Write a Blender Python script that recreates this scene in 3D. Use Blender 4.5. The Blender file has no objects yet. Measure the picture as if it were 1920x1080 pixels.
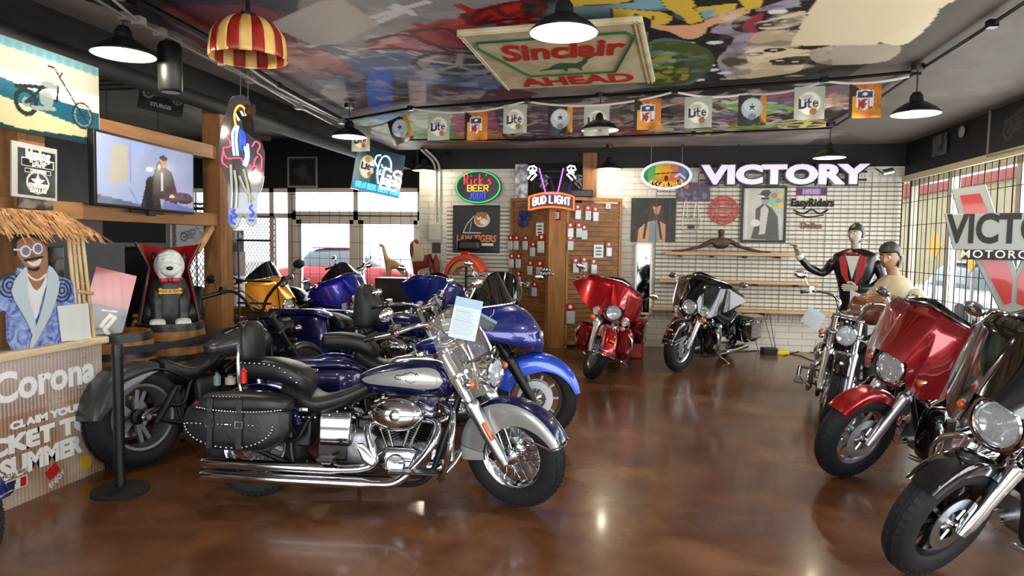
import bpy, bmesh, math, random
import numpy as np
from mathutils import Vector, Matrix
random.seed(7)
RNG = np.random.default_rng(7)
PI = math.pi
SC = bpy.context.scene
COL = SC.collection
V = Vector

# ------------------------------------------------------------------ camera, world, exposure
CAMH = 1.6
YAW, PITCH, ROLL = math.radians(10.0), math.radians(-3.62), 0.013
cam_data = bpy.data.cameras.new('camera')
cam_data.lens = 24.0
cam_data.sensor_width = 36.0
cam_data.clip_start = 0.05
cam = bpy.data.objects.new('camera', cam_data)
CM = Matrix.Translation((0, 0, CAMH)) @ Matrix.Rotation(YAW, 4, 'Z') @ Matrix.Rotation(PI/2 + PITCH, 4, 'X') @ Matrix.Rotation(ROLL, 4, 'Z')
cam.matrix_world = CM
COL.objects.link(cam)
SC.camera = cam
SC.view_settings.view_transform = 'Standard'
SC.view_settings.look = 'None'
SC.view_settings.exposure = 0.58
SC.view_settings.gamma = 1.0
SC.view_settings.use_curve_mapping = False
SC.cycles.max_bounces = 8
SC.cycles.diffuse_bounces = 4
SC.cycles.glossy_bounces = 4
SC.cycles.transmission_bounces = 4
SC.cycles.transparent_max_bounces = 8
SC.cycles.caustics_reflective = False
SC.cycles.caustics_refractive = False
SC.cycles.sample_clamp_indirect = 4.0
try:
    SC.cycles.use_denoising = True
except Exception:
    pass
world = bpy.data.worlds.new('daylight')
SC.world = world
world.use_nodes = True
wb_ = world.node_tree.nodes['Background']
wb_.inputs[0].default_value = (0.90, 0.95, 1.0, 1)
wb_.inputs[1].default_value = 1.9

def area_light(name, loc, rot, sx, sy, power, color=(1, 1, 1), spread=PI):
    l = bpy.data.lights.new(name, 'AREA'); l.shape = 'RECTANGLE'; l.size = sx; l.size_y = sy
    l.energy = power; l.color = color; l.spread = spread
    o = bpy.data.objects.new(name, l); o.location = loc; o.rotation_euler = rot; COL.objects.link(o)
    return o
# daylight entering through the right and storefront windows (placed just outside the glass)
area_light('daylight_right_window', (4.25, 3.6, 1.75), (0, PI/2, 0), 2.0, 13.5, 470, (0.93, 0.97, 1.0))
area_light('daylight_storefront', (-4.95, 12.6, 1.5), (-PI/2, 0, 0), 2.8, 2.6, 170, (0.95, 0.98, 1.0))
area_light('fill_behind_camera', (-1.2, -3.45, 1.7), (PI/2, 0, 0), 7.5, 2.2, 190, (0.95, 0.97, 1.0))  # added fill light, unseen behind the camera
for _o in COL.objects:
    if _o.type == 'LIGHT': _o.visible_camera = False

def at(px, py, X=None, Y=None, Z=None, d=None):
    """point seen at pixel (px,py) of the 1920x1080 frame that lies on a world plane (or at depth d)"""
    dr = CM.to_3x3() @ V(((px-960)/1280.0, (540-py)/1280.0, -1.0))
    o = V((0, 0, CAMH))
    if X is not None: k = X/dr.x
    elif Y is not None: k = Y/dr.y
    elif Z is not None: k = (Z-CAMH)/dr.z
    else: k = d
    return o + dr*k

# ------------------------------------------------------------------ materials
def lin(c):
    if isinstance(c, str):
        c = tuple(int(c[i:i+2], 16)/255 for i in (1, 3, 5))
    return tuple((x/12.92 if x <= .04045 else ((x+.055)/1.055)**2.4) for x in c[:3]) + (1.0,)
_M = {}
def mat(name, color='#808080', rough=.5, metal=0., coat=0., emit=None, estr=0., alpha=1., trans=0., spec=.5, sheen=0., ior=1.45):
    if name in _M: return _M[name]
    m = bpy.data.materials.new(name); m.use_nodes = True
    b = m.node_tree.nodes['Principled BSDF']
    b.inputs['Base Color'].default_value = lin(color)
    b.inputs['Roughness'].default_value = rough
    b.inputs['Metallic'].default_value = metal
    b.inputs['Coat Weight'].default_value = coat
    b.inputs['Coat Roughness'].default_value = .04
    b.inputs['Specular IOR Level'].default_value = spec
    b.inputs['IOR'].default_value = ior
    b.inputs['Transmission Weight'].default_value = trans
    b.inputs['Alpha'].default_value = alpha
    if emit is not None:
        b.inputs['Emission Color'].default_value = lin(emit); b.inputs['Emission Strength'].default_value = estr
    m.diffuse_color = lin(color)
    _M[name] = m
    return m
def nodes(m):
    nt = m.node_tree
    return nt, nt.nodes['Principled BSDF']
def mixed(name, c1, c2, scale=4., rough=.5, stretch=(1, 1, 1), detail=6., metal=0., bump=0., rr=None, lo=.35, hi=.65, coat=0., distort=0., kind='noise', c3=None):
    """procedural two/three-colour noise material in object space"""
    if name in _M: return _M[name]
    m = mat(name, c1, rough, metal, coat); nt, b = nodes(m)
    tc = nt.nodes.new('ShaderNodeTexCoord'); mp = nt.nodes.new('ShaderNodeMapping'); mp.inputs['Scale'].default_value = stretch
    nt.links.new(tc.outputs['Object'], mp.inputs[0])
    n = nt.nodes.new('ShaderNodeTexNoise'); n.inputs['Scale'].default_value = scale; n.inputs['Detail'].default_value = detail
    n.inputs['Distortion'].default_value = distort
    nt.links.new(mp.outputs[0], n.inputs['Vector'])
    r = nt.nodes.new('ShaderNodeValToRGB'); r.color_ramp.elements[0].position = lo; r.color_ramp.elements[1].position = hi
    r.color_ramp.elements[0].color = lin(c1); r.color_ramp.elements[1].color = lin(c2)
    if c3: e = r.color_ramp.elements.new((lo+hi)/2); e.color = lin(c3)
    nt.links.new(n.outputs[0], r.inputs[0]); nt.links.new(r.outputs[0], b.inputs['Base Color'])
    if rr:
        q = nt.nodes.new('ShaderNodeMapRange'); q.inputs[3].default_value = rr[0]; q.inputs[4].default_value = rr[1]
        nt.links.new(n.outputs[0], q.inputs[0]); nt.links.new(q.outputs[0], b.inputs['Roughness'])
    if bump:
        bp = nt.nodes.new('ShaderNodeBump'); bp.inputs['Strength'].default_value = bump; bp.inputs['Distance'].default_value = .01
        nt.links.new(n.outputs[0], bp.inputs['Height']); nt.links.new(bp.outputs[0], b.inputs['Normal'])
    return m
def painted(name, rough=.5, coat=0., spec=.5, emitk=0.):
    """colour comes from the painted colour attribute of the surface"""
    if name in _M: return _M[name]
    m = mat(name, '#ffffff', rough, 0, coat, spec=spec); nt, b = nodes(m)
    a = nt.nodes.new('ShaderNodeAttribute'); a.attribute_name = 'paint'
    nt.links.new(a.outputs['Color'], b.inputs['Base Color'])
    if emitk:
        nt.links.new(a.outputs['Color'], b.inputs['Emission Color']); b.inputs['Emission Strength'].default_value = emitk
    return m
def glow(name, color, s):
    return mat('glow_'+name, '#202020', .4, emit=color, estr=s)

# ------------------------------------------------------------------ geometry
def sgnp(a, p): return np.sign(a)*np.abs(a)**p
class G:
    def __init__(s): s.v = []; s.f = []
    def add(s, vs, fs):
        k = len(s.v); s.v.extend(V(p) for p in vs); s.f.extend([tuple(i+k for i in f) for f in fs]); return s
    def box(s, c, sz, rot=None):
        x, y, z = [q/2 for q in sz]; c = V(c)
        P = [V((a*x, b*y, e*z)) for a in (-1, 1) for b in (-1, 1) for e in (-1, 1)]
        if rot is not None: P = [rot @ p for p in P]
        return s.add([p+c for p in P], [(0, 1, 3, 2), (4, 6, 7, 5), (0, 4, 5, 1), (2, 3, 7, 6), (0, 2, 6, 4), (1, 5, 7, 3)])
    def bx(s, a, b): return s.box([(a[i]+b[i])/2 for i in range(3)], [abs(a[i]-b[i]) for i in range(3)])
    def rings(s, R, close=True, caps=True, loop=False):
        n = len(R[0]); vs = [p for r in R for p in r]; fs = []
        m = len(R)
        for i in range(m if loop else m-1):
            a, b = i*n, ((i+1) % m)*n
            for j in range(n if close else n-1):
                k = (j+1) % n; fs.append((a+j, a+k, b+k, b+j))
        if caps and not loop and close:
            fs.append(tuple(range(n-1, -1, -1))); fs.append(tuple((m-1)*n+j for j in range(n)))
        return s.add(vs, fs)
    def tube(s, pts, r, n=8, loop=False, flat=1.0):
        pts = [V(p) for p in pts]; m = len(pts); rr = r if isinstance(r, (list, tuple)) else [r]*m
        R = []; pn = None
        for i, p in enumerate(pts):
            if loop: t = (pts[(i+1) % m]-pts[i-1])
            else: t = (pts[min(i+1, m-1)]-pts[max(i-1, 0)])
            t.normalize()
            if pn is None:
                a = V((0, 0, 1)) if abs(t.z) < .9 else V((1, 0, 0)); pn = (a - t*a.dot(t)).normalized()
            else:
                q = pn - t*pn.dot(t)
                if q.length > 1e-6: pn = q.normalized()
            bn = t.cross(pn)
            R.append([p + (pn*math.cos(2*PI*j/n)*flat + bn*math.sin(2*PI*j/n))*rr[i] for j in range(n)])
        return s.rings(R, loop=loop)
    def cyl(s, a, b, r, n=16): return s.tube([a, b], r, n)
    def lathe(s, prof, o=(0, 0, 0), ax=(0, 0, 1), n=24, closed=False, a0=0., a1=2*PI):
        """prof: (radius, height along ax)"""
        ax = V(ax).normalized(); h = V((0, 0, 1)) if abs(ax.z) < .9 else V((1, 0, 0))
        u = (h-ax*h.dot(ax)).normalized(); w = ax.cross(u); o = V(o)
        full = abs(a1-a0-2*PI) < 1e-6; k = n if full else n+1
        R = [[o+ax*q + (u*math.cos(a0+(a1-a0)*j/n)+w*math.sin(a0+(a1-a0)*j/n))*max(r, 1e-5) for j in range(k)] for r, q in prof]
        return s.rings(R, close=full, caps=not closed, loop=closed)
    def sph(s, c, r, n=16, m=10, sc=(1, 1, 1), rot=None):
        c = V(c); R = []
        for i in range(m+1):
            a = -PI/2+PI*i/m; q = []
            for j in range(n):
                b = 2*PI*j/n; p = V((math.cos(a)*math.cos(b)*sc[0], math.cos(a)*math.sin(b)*sc[1], math.sin(a)*sc[2]))*r
                if rot is not None: p = rot @ p
                q.append(c+p)
            R.append(q)
        return s.rings(R)
    def prism(s, poly, h, M=None, z0=0.):
        """2D polygon in local xy extruded along z from z0 to z0+h"""
        n = len(poly); P = [V((p[0], p[1], z0)) for p in poly]+[V((p[0], p[1], z0+h)) for p in poly]
        if M is not None: P = [M @ p for p in P]
        return s.add(P, [tuple(range(n-1, -1, -1)), tuple(range(n, 2*n))]+[(i, (i+1) % n, n+(i+1) % n, n+i) for i in range(n)])
    def body(s, st, n=28, m=36, ax='x', oy=0.):
        """smooth superellipse loft; st rows: x, zc, halfwidth, up, down, exponent[, yoff]"""
        st = np.array([list(r)+[0]*(7-len(r)) for r in st], float)
        L = np.concatenate([[0], np.cumsum(np.linalg.norm(np.diff(st[:, :3], axis=0), axis=1)+1e-6)])
        t = np.linspace(0, L[-1], m); Q = np.stack([hermite(t, L, st[:, k]) for k in range(7)], 1)
        R = []
        for x, zc, hw, hu, hd, e, yo in Q:
            a = np.linspace(0, 2*PI, n, endpoint=False); c, d = sgnp(np.cos(a), 2/e), sgnp(np.sin(a), 2/e)
            yy = yo+oy+max(hw, 1e-4)*c; zz = zc+np.where(d > 0, max(hu, 1e-4), max(hd, 1e-4))*d
            if ax == 'x': R.append([V((x, y, z)) for y, z in zip(yy, zz)])
            elif ax == 'z': R.append([V((y, z, x)) for y, z in zip(yy, zz)])
            else: R.append([V((y, x, z)) for y, z in zip(yy, zz)])
        return s.rings(R)
    def grid(s, P):
        """P: rows of points (open surface)"""
        return s.rings(P, close=False, caps=False)
    def solid(s, P, th):
        """grid of points given thickness along its normals"""
        m, n = len(P), len(P[0]); Q = [[None]*n for _ in range(m)]
        for i in range(m):
            for j in range(n):
                a = P[min(i+1, m-1)][j]-P[max(i-1, 0)][j]; b = P[i][min(j+1, n-1)]-P[i][max(j-1, 0)]
                k = a.cross(b); k = k.normalized() if k.length > 1e-9 else V((0, 0, 1)); Q[i][j] = P[i][j]+k*th
        k = len(s.v)
        s.v.extend(p for r in P for p in r); s.v.extend(p for r in Q for p in r); N = m*n
        for i in range(m-1):
            for j in range(n-1):
                a, b, c, d = i*n+j, i*n+j+1, (i+1)*n+j+1, (i+1)*n+j
                s.f.append((k+a, k+b, k+c, k+d)); s.f.append((k+N+d, k+N+c, k+N+b, k+N+a))
        E = [(j) for j in range(n)]+[i*n+n-1 for i in range(1, m)]+[(m-1)*n+j for j in range(n-2, -1, -1)]+[i*n for i in range(m-2, 0, -1)]
        for q in range(len(E)):
            a, b = E[q], E[(q+1) % len(E)]; s.f.append((k+a, k+N+a, k+N+b, k+b))
        return s
    def xf(s, M, k0=0):
        for i in range(k0, len(s.v)): s.v[i] = M @ s.v[i]
        return s
    def obj(s, name, m, parent=None, smooth=True, bevel=0., M=None, sharp=40, sub=0, seg=2, fix=True):
        me = bpy.data.meshes.new(name)
        vs = s.v if M is None else [M @ p for p in s.v]
        me.from_pydata([tuple(p) for p in vs], [], s.f)
        if fix:
            bm = bmesh.new(); bm.from_mesh(me); bmesh.ops.recalc_face_normals(bm, faces=bm.faces); bm.to_mesh(me); bm.free()
        me.materials.append(m)
        if smooth:
            me.shade_smooth(); me.set_sharp_from_angle(angle=math.radians(sharp))
        o = bpy.data.objects.new(name, me); COL.objects.link(o)
        if parent is not None: o.parent = parent
        if bevel:
            b = o.modifiers.new('bevel', 'BEVEL'); b.width = bevel; b.segments = seg; b.limit_method = 'ANGLE'; b.harden_normals = False
        if sub:
            q = o.modifiers.new('sub', 'SUBSURF'); q.levels = sub; q.render_levels = sub
        return o
def hermite(t, x, y):
    x = np.asarray(x, float); y = np.asarray(y, float); d = np.diff(y)/np.diff(x); m = np.zeros(len(x))
    m[0], m[-1] = d[0], d[-1]
    for i in range(1, len(x)-1):
        m[i] = 0 if d[i-1]*d[i] <= 0 else 2*d[i-1]*d[i]/(d[i-1]+d[i])
    i = np.clip(np.searchsorted(x, t)-1, 0, len(x)-2); h = x[i+1]-x[i]; u = (t-x[i])/h
    return (2*u**3-3*u**2+1)*y[i]+(u**3-2*u**2+u)*h*m[i]+(-2*u**3+3*u**2)*y[i+1]+(u**3-u**2)*h*m[i+1]
def curve(pts, k=6, loop=False):
    """Catmull-Rom through points"""
    P = [V(p) for p in pts]; n = len(P); out = []
    for i in range(n if loop else n-1):
        if loop: a, b, c, d = P[i-1], P[i], P[(i+1) % n], P[(i+2) % n]
        else: a, b, c, d = P[max(i-1, 0)], P[i], P[i+1], P[min(i+2, n-1)]
        for j in range(k):
            t = j/k
            out.append(.5*((2*b)+(c-a)*t+(2*a-5*b+4*c-d)*t*t+(3*b-a-3*c+d)*t**3))
    if not loop: out.append(P[-1])
    return out
def frame(o, right, up):
    """local x = right, y = up, z = toward the viewer"""
    r = V(right).normalized(); u = V(up); u = (u-r*u.dot(r)).normalized(); n = r.cross(u)
    M = Matrix((r, u, n)).transposed().to_4x4(); M.translation = V(o); return M
def tag(o, label=None, cat=None, group=None, kind=None):
    if label: o['label'] = label
    if cat: o['category'] = cat
    if group: o['group'] = group
    if kind: o['kind'] = kind
    return o
def thing(name, label, cat, M=None, group=None):
    o = bpy.data.objects.new(name, None); o.empty_display_size = .1; COL.objects.link(o)
    if M is not None: o.matrix_world = M if isinstance(M, Matrix) else Matrix.Translation(M)
    return tag(o, label, cat, group)
def struct(g, name, m, **k):
    o = g.obj(name, m, **k); o['kind'] = 'structure'; return o
def text_mesh(s, size=.1, ext=.002, bold=0., shear=0., align='CENTER', sx=1., space=1., bev=0., fill=True):
    c = bpy.data.curves.new('text', 'FONT'); c.body = s; c.size = size; c.extrude = ext; c.offset = bold; c.shear = shear
    c.align_x = align; c.align_y = 'CENTER'; c.space_character = space; c.bevel_depth = bev; c.resolution_u = 4
    if not fill: c.fill_mode = 'NONE' if False else 'BOTH'
    o = bpy.data.objects.new('text', c); COL.objects.link(o)
    dg = bpy.context.evaluated_depsgraph_get(); me = bpy.data.meshes.new_from_object(o.evaluated_get(dg))
    bpy.data.objects.remove(o); bpy.data.curves.remove(c)
    if sx != 1.: me.transform(Matrix.Diagonal((sx, 1, 1, 1)))
    return me
def text(s, m, parent, loc=(0, 0, 0), rz=0., name='lettering', M=None, **k):
    me = text_mesh(s, **k); me.name = name
    T = Matrix.Translation(loc) @ Matrix.Rotation(rz, 4, 'Z')
    if M is not None: T = M @ T
    me.transform(T)
    me.materials.clear(); me.materials.append(m)
    o = bpy.data.objects.new(name, me); COL.objects.link(o)
    if parent is not None: o.parent = parent
    return o

# stroke letters (unit cell 4 wide, 6 high)
_F = {'A': '00,26,40;12,32', 'B': '00,06,36,45,44,33,03;33,42,41,30,00', 'C': '45,36,16,05,01,10,30,41', 'D': '00,06,26,44,42,20,00', 'E': '46,06,00,40;03,33',
 'F': '46,06,00;03,33', 'G': '45,36,16,05,01,10,30,41,43,23', 'H': '00,06;40,46;03,43', 'I': '20,26', 'J': '36,31,20,10,01', 'K': '00,06;46,03,40', 'L': '06,00,40',
 'M': '00,06,23,46,40', 'N': '00,06,40,46', 'O': '16,36,45,41,30,10,01,05,16', 'P': '00,06,36,45,44,33,03', 'Q': '16,36,45,41,30,10,01,05,16;22,40', 'R': '00,06,36,45,44,33,03;23,40',
 'S': '45,36,16,05,04,13,33,42,41,30,10,01', 'T': '06,46;26,20', 'U': '06,01,10,30,41,46', 'V': '06,20,46', 'W': '06,10,24,30,46', 'X': '00,46;06,40', 'Y': '06,23,46;23,20', 'Z': '06,46,00,40',
 '0': '16,36,45,41,30,10,01,05,16', '1': '15,26,20', '2': '05,16,36,45,44,00,40', '3': '06,46,24,43,41,30,10,01', '5': '46,06,03,33,42,41,30,10,01', '&': '40,04,05,16,25,24,02,01,10,20,42', ',': '11,0-', "'": '26,25', '-': '13,33', '.': '10,11',
 'i': '20,23;25,25', 'c': '33,13,02,01,10,30', 'k': '00,06;33,02,30', 's': '33,13,02,22,31,20,00'}
_F[','] = '11,00'
def strokes(s, h, gap=1.3, w=.66, bend=None):
    """polylines of stroke letters centred on 0, height h"""
    u = h/6; out = []; x = 0
    for ch in s:
        if ch == ' ': x += 3.2*w; continue
        wd = 1.2 if ch in "I'.,1" else 4*w
        for part in _F.get(ch, _F['I']).split(';'):
            P = []
            for q in part.split(','):
                px = int(q[0])*w - (2*w-.6 if ch in "I1" else 0); P.append((x+px, int(q[1])))
            out.append(P)
        x += wd+gap
    W = x-gap
    res = []
    for P in out:
        R = []
        for a, b in P:
            X, Y = (a-W/2)*u, (b-3)*u
            if bend: Y += bend(X)
            R.append((X, Y))
        res.append(R)
    return res
def neon(polys, r, m, parent, name, z=.02, n=6, M=None):
    g = G()
    for P in polys:
        Q = [V((p[0], p[1], z if len(p) < 3 else p[2])) for p in P]
        if len(Q) == 1 or (len(Q) == 2 and (Q[0]-Q[1]).length < 1e-6): g.sph(Q[0], r*1.3, 8, 5); continue
        g.tube(Q, r, n)
    return g.obj(name, m, parent, M=M)

# ------------------------------------------------------------------ painted pictures (colour per vertex on a fine grid)
class Art:
    def __init__(s, w, h, res=90, bg='#ffffff'):
        s.w, s.h = w, h; s.nx = max(4, int(w*res)); s.ny = max(4, int(h*res))
        x = np.linspace(0, w, s.nx); y = np.linspace(0, h, s.ny); s.X, s.Y = np.meshgrid(x, y)
        s.C = np.zeros((s.ny, s.nx, 3)); s.C[:] = lin(bg)[:3]
    def _put(s, k, c, a=1.):
        k = np.clip(k*a, 0, 1)[..., None]; s.C = s.C*(1-k)+np.array(lin(c)[:3])*k; return s
    def poly(s, P, c, a=1., soft=0.):
        X, Y = s.X, s.Y; ins = np.zeros(X.shape, bool); n = len(P); j = n-1
        for i in range(n):
            (xi, yi), (xj, yj) = P[i], P[j]
            if yi != yj: ins ^= ((yi > Y) != (yj > Y)) & (X < (xj-xi)*(Y-yi)/(yj-yi)+xi)
            j = i
        return s._put(ins.astype(float), c, a)
    def rect(s, x0, y0, x1, y1, c, a=1.): return s._put(((s.X >= x0) & (s.X <= x1) & (s.Y >= y0) & (s.Y <= y1)).astype(float), c, a)
    def ell(s, cx, cy, rx, ry, c, a=1., soft=0., ang=0.):
        dx, dy = s.X-cx, s.Y-cy; ca, sa = math.cos(ang), math.sin(ang); u = (dx*ca+dy*sa)/rx; v = (-dx*sa+dy*ca)/ry
        d = np.sqrt(u*u+v*v); k = (d <= 1).astype(float) if not soft else np.clip((1-d)/soft+.5, 0, 1); return s._put(k, c, a)
    def ring(s, cx, cy, r, w, c, a=1., ry=None):
        ry = ry or r; d = np.sqrt(((s.X-cx)/r)**2+((s.Y-cy)/ry)**2); return s._put((np.abs(d-1)*r < w).astype(float), c, a)
    def line(s, P, w, c, a=1., soft=False):
        best = np.full(s.X.shape, 1e9)
        for (x0, y0), (x1, y1) in zip(P[:-1], P[1:]):
            dx, dy = x1-x0, y1-y0; L = dx*dx+dy*dy+1e-12; t = np.clip(((s.X-x0)*dx+(s.Y-y0)*dy)/L, 0, 1)
            best = np.minimum(best, np.hypot(s.X-x0-t*dx, s.Y-y0-t*dy))
        return s._put(np.clip(1-best/w, 0, 1) if soft else (best < w).astype(float), c, a)
    def words(s, t, cx, cy, h, c, w=None, a=1., wd=.66):
        for P in strokes(t, h, w=wd): s.line([(cx+p[0], cy+p[1]) for p in (P if len(P) > 1 else P*2)], w or h*.08, c, a)
        return s
    def noise(s, c, scale, thr=.55, a=.6, seed=0, sx=1., sy=1., soft=.1, reg=None):
        r = np.random.default_rng(seed); N = 0
        for o in range(4):
            k = 2**o; gx = max(2, int(s.w*scale*k*sx)+2); gy = max(2, int(s.h*scale*k*sy)+2); g = r.random((gy, gx))
            fx = s.X/s.w*(gx-1.001); fy = s.Y/s.h*(gy-1.001); ix = fx.astype(int); iy = fy.astype(int); fx = fx-ix; fy = fy-iy
            fx = fx*fx*(3-2*fx); fy = fy*fy*(3-2*fy)
            N = N+(g[iy, ix]*(1-fx)*(1-fy)+g[iy, ix+1]*fx*(1-fy)+g[iy+1, ix]*(1-fx)*fy+g[iy+1, ix+1]*fx*fy)/k
        N = N/1.875
        k = np.clip((N-thr)/soft, 0, 1)
        if reg is not None:
            b = Art.__new__(Art); b.X, b.Y = s.X, s.Y; b.C = np.zeros(s.X.shape+(3,)); b.poly(reg, '#ffffff'); k = k*b.C[..., 0]
        return s._put(k, c, a)
    def clipmask(s, fn): s.mask = fn(s.X, s.Y); return s
    def mesh(s, name, m, parent=None, M=None, th=0., centre=True, wave=None, mask=None):
        """local xy sheet (thickness th behind it), colour attribute 'paint'"""
        ox, oy = (s.w/2, s.h/2) if centre else (0, 0)
        Z = np.zeros(s.X.shape) if wave is None else wave(s.X, s.Y)
        P = np.stack([s.X-ox, s.Y-oy, Z], -1).reshape(-1, 3); nx, ny = s.nx, s.ny
        idx = np.arange(nx*ny).reshape(ny, nx)
        F = np.stack([idx[:-1, :-1], idx[:-1, 1:], idx[1:, 1:], idx[1:, :-1]], -1).reshape(-1, 4)
        if mask is not None:
            k = mask(s.X, s.Y).reshape(-1); F = F[k[F].all(axis=1)]
        F = F.tolist(); C = np.concatenate([s.C.reshape(-1, 3), np.ones((nx*ny, 1))], 1)
        if th and mask is None:
            N = nx*ny; B = P.copy(); B[:, 2] -= th; e = list(idx[0])+list(idx[1:, -1])+list(idx[-1, -2::-1])+list(idx[-2:0:-1, 0])
            b = {int(q): N+i for i, q in enumerate(e)}; P = np.concatenate([P, B[e]]); C = np.concatenate([C, C[e]*np.array([.8, .8, .8, 1])]) if False else np.concatenate([C, C[e]])
            for i in range(len(e)):
                p, q = int(e[i]), int(e[(i+1) % len(e)]); F.append((q, p, b[p], b[q]))
            F.append(tuple(b[int(q)] for q in reversed(e)))
        me = bpy.data.meshes.new(name); me.from_pydata(P.tolist(), [], F)
        ca = me.color_attributes.new('paint', 'FLOAT_COLOR', 'POINT'); ca.data.foreach_set('color', C.astype(np.float32).ravel())
        me.materials.append(m)
        if mask is not None:
            bm = bmesh.new(); bm.from_mesh(me); bmesh.ops.delete(bm, geom=[v for v in bm.verts if not v.link_faces], context='VERTS'); bm.to_mesh(me); bm.free()
        o = bpy.data.objects.new(name, me); COL.objects.link(o)
        if parent is not None: o.parent = parent
        if M is not None:
            if parent is None: o.matrix_world = M
            else: me.transform(M)
        return o
# ------------------------------------------------------------------ shared materials
CHROME = mat('chrome', '#dfe3e8', .09, 1.)
SATIN = mat('satin_aluminium', '#b9bcc0', .3, 1.)
DKMET = mat('dark_metal', '#3c3c40', .35, 1.)
FINM = mat('finned_cylinder', '#2e2f32', .35, .8)
CASE = mixed('engine_casting', '#6f7073', '#8d8e92', 30, .35, metal=.9, bump=.05)
BLACK = mat('black_plastic', '#0c0c0d', .42)
BLKGL = mat('gloss_black', '#050506', .08, 0, 1.)
RUBBER = mat('rubber_tyre', '#17171a', .72)
LEATHER = mixed('black_leather', '#101011', '#1b1b1d', 60, .42, bump=.15)
GREYV = mixed('grey_vinyl', '#242526', '#303132', 50, .5, bump=.1)
GLASS = mat('clear_acrylic', '#c9c3b2', .02, 0, 0., alpha=.1)
LGLASS = mat('lamp_glass', '#dfe8ea', .03, 0, 1., alpha=.28)
TINT = mat('smoked_acrylic', '#0d1010', .05, 0, 1., alpha=.94)
LENS = mat('headlamp_lens', '#dfe6ea', .05, .3, 1., spec=.8)
AMBER = mat('amber_lens', '#e0641a', .12, 0, 1.)
REDL = mat('red_lens', '#b00f12', .12, 0, 1.)
WHITE = mat('white_paint', '#e9e6df', .5)
PAPER = mat('white_paper', '#dfe7ea', .7)
BLKMATTE = mat('matt_black', '#0b0b0c', .8)
WIRE = mat('grid_wire', '#23221f', .5, .5)
def wood(name, a, b, sc=(1, 1, 14), scale=2.2, rough=.55, lo=.3, hi=.7): return mixed(name, a, b, scale, rough, sc, 8, bump=.15, lo=lo, hi=hi, distort=.6)
POSTW = wood('post_wood', '#6e4727', '#93653c', (6, 6, .7))
BEAMW = wood('beam_wood', '#7f5733', '#a5794c', (6, .7, 6))
PINE = wood('pine_board', '#b38a58', '#d3ac78', (.8, 8, 8))
TIPM = mat('silver_tip', '#c3c4c2', .28, .25, .6)
ART = painted('printed_surface', .45)
ARTG = painted('glossy_print', .12, .6)
def paintmat(name, c, flake=.0):
    m = mat(name, c, .28, .35, 1.); return m
BLUE_DK = paintmat('dark_blue_paint', '#0a0f4a')
BLUE_CO = paintmat('cobalt_paint', '#14159a')
BLUE_MD = paintmat('deep_blue_paint', '#0e1f78')
BLUE_BR = paintmat('bright_blue_paint', '#1a4fd0')
SILVERP = paintmat('silver_paint', '#a7a9a6')
RED_P = mat('candy_red_paint', '#a00714', .26, .55, 1.)
RED_D = mat('wine_red_paint', '#86040f', .26, .6, 1.)
YEL_P = paintmat('amber_yellow_paint', '#d68a10')
ORG_P = paintmat('orange_paint', '#f0603a')
BLK_P = mat('black_paint', '#060607', .12, 0, 1.)
GRY_P = mat('satin_graphite_paint', '#3d3f41', .33, .4, .4)
# ------------------------------------------------------------------ the room
XR, YB, YF, XL, ZC = 3.95, 11.1, -3.2, -8.6, 3.17
XB = -4.15            # dropped beam line on the left; the ceiling is higher beyond it
YS = 12.1             # storefront wall with the doors
FLOORM = mixed('stained_concrete', '#573a26', '#98765a', .8, .3, (1, 1, 1), 10, rr=(.16, .36), lo=.3, hi=.74, distort=.3, c3='#70492f')
nt, b = nodes(FLOORM)
# fine veins over the stain
_n = nt.nodes.new('ShaderNodeTexNoise'); _n.inputs['Scale'].default_value = 3.2; _n.inputs['Detail'].default_value = 10; _n.inputs['Distortion'].default_value = .6
_tc = nt.nodes.new('ShaderNodeTexCoord'); _mp = nt.nodes.new('ShaderNodeMapping'); _mp.inputs['Scale'].default_value = (.75, 1.0, 1); nt.links.new(_tc.outputs['Object'], _mp.inputs[0]); nt.links.new(_mp.outputs[0], _n.inputs['Vector'])
_r = nt.nodes.new('ShaderNodeValToRGB'); _r.color_ramp.elements[0].position = .38; _r.color_ramp.elements[0].color = (.68, .62, .58, 1); _r.color_ramp.elements[1].position = .66; _r.color_ramp.elements[1].color = (1.12, 1.08, 1.02, 1)
_x = nt.nodes.new('ShaderNodeMix'); _x.data_type = 'RGBA'; _x.blend_type = 'MULTIPLY'; _x.inputs[0].default_value = 1
_src = b.inputs['Base Color'].links[0].from_socket
nt.links.new(_n.outputs[0], _r.inputs[0]); nt.links.new(_src, _x.inputs[6]); nt.links.new(_r.outputs[0], _x.inputs[7]); nt.links.new(_x.outputs[2], b.inputs['Base Color'])
b.inputs['Coat Weight'].default_value = .22; b.inputs['Coat Roughness'].default_value = .1; b.inputs['Specular IOR Level'].default_value = .35
struct(G().bx((XL, YF, -.1), (XR, YS+.3, 0)), 'floor', FLOORM, smooth=False)

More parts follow.
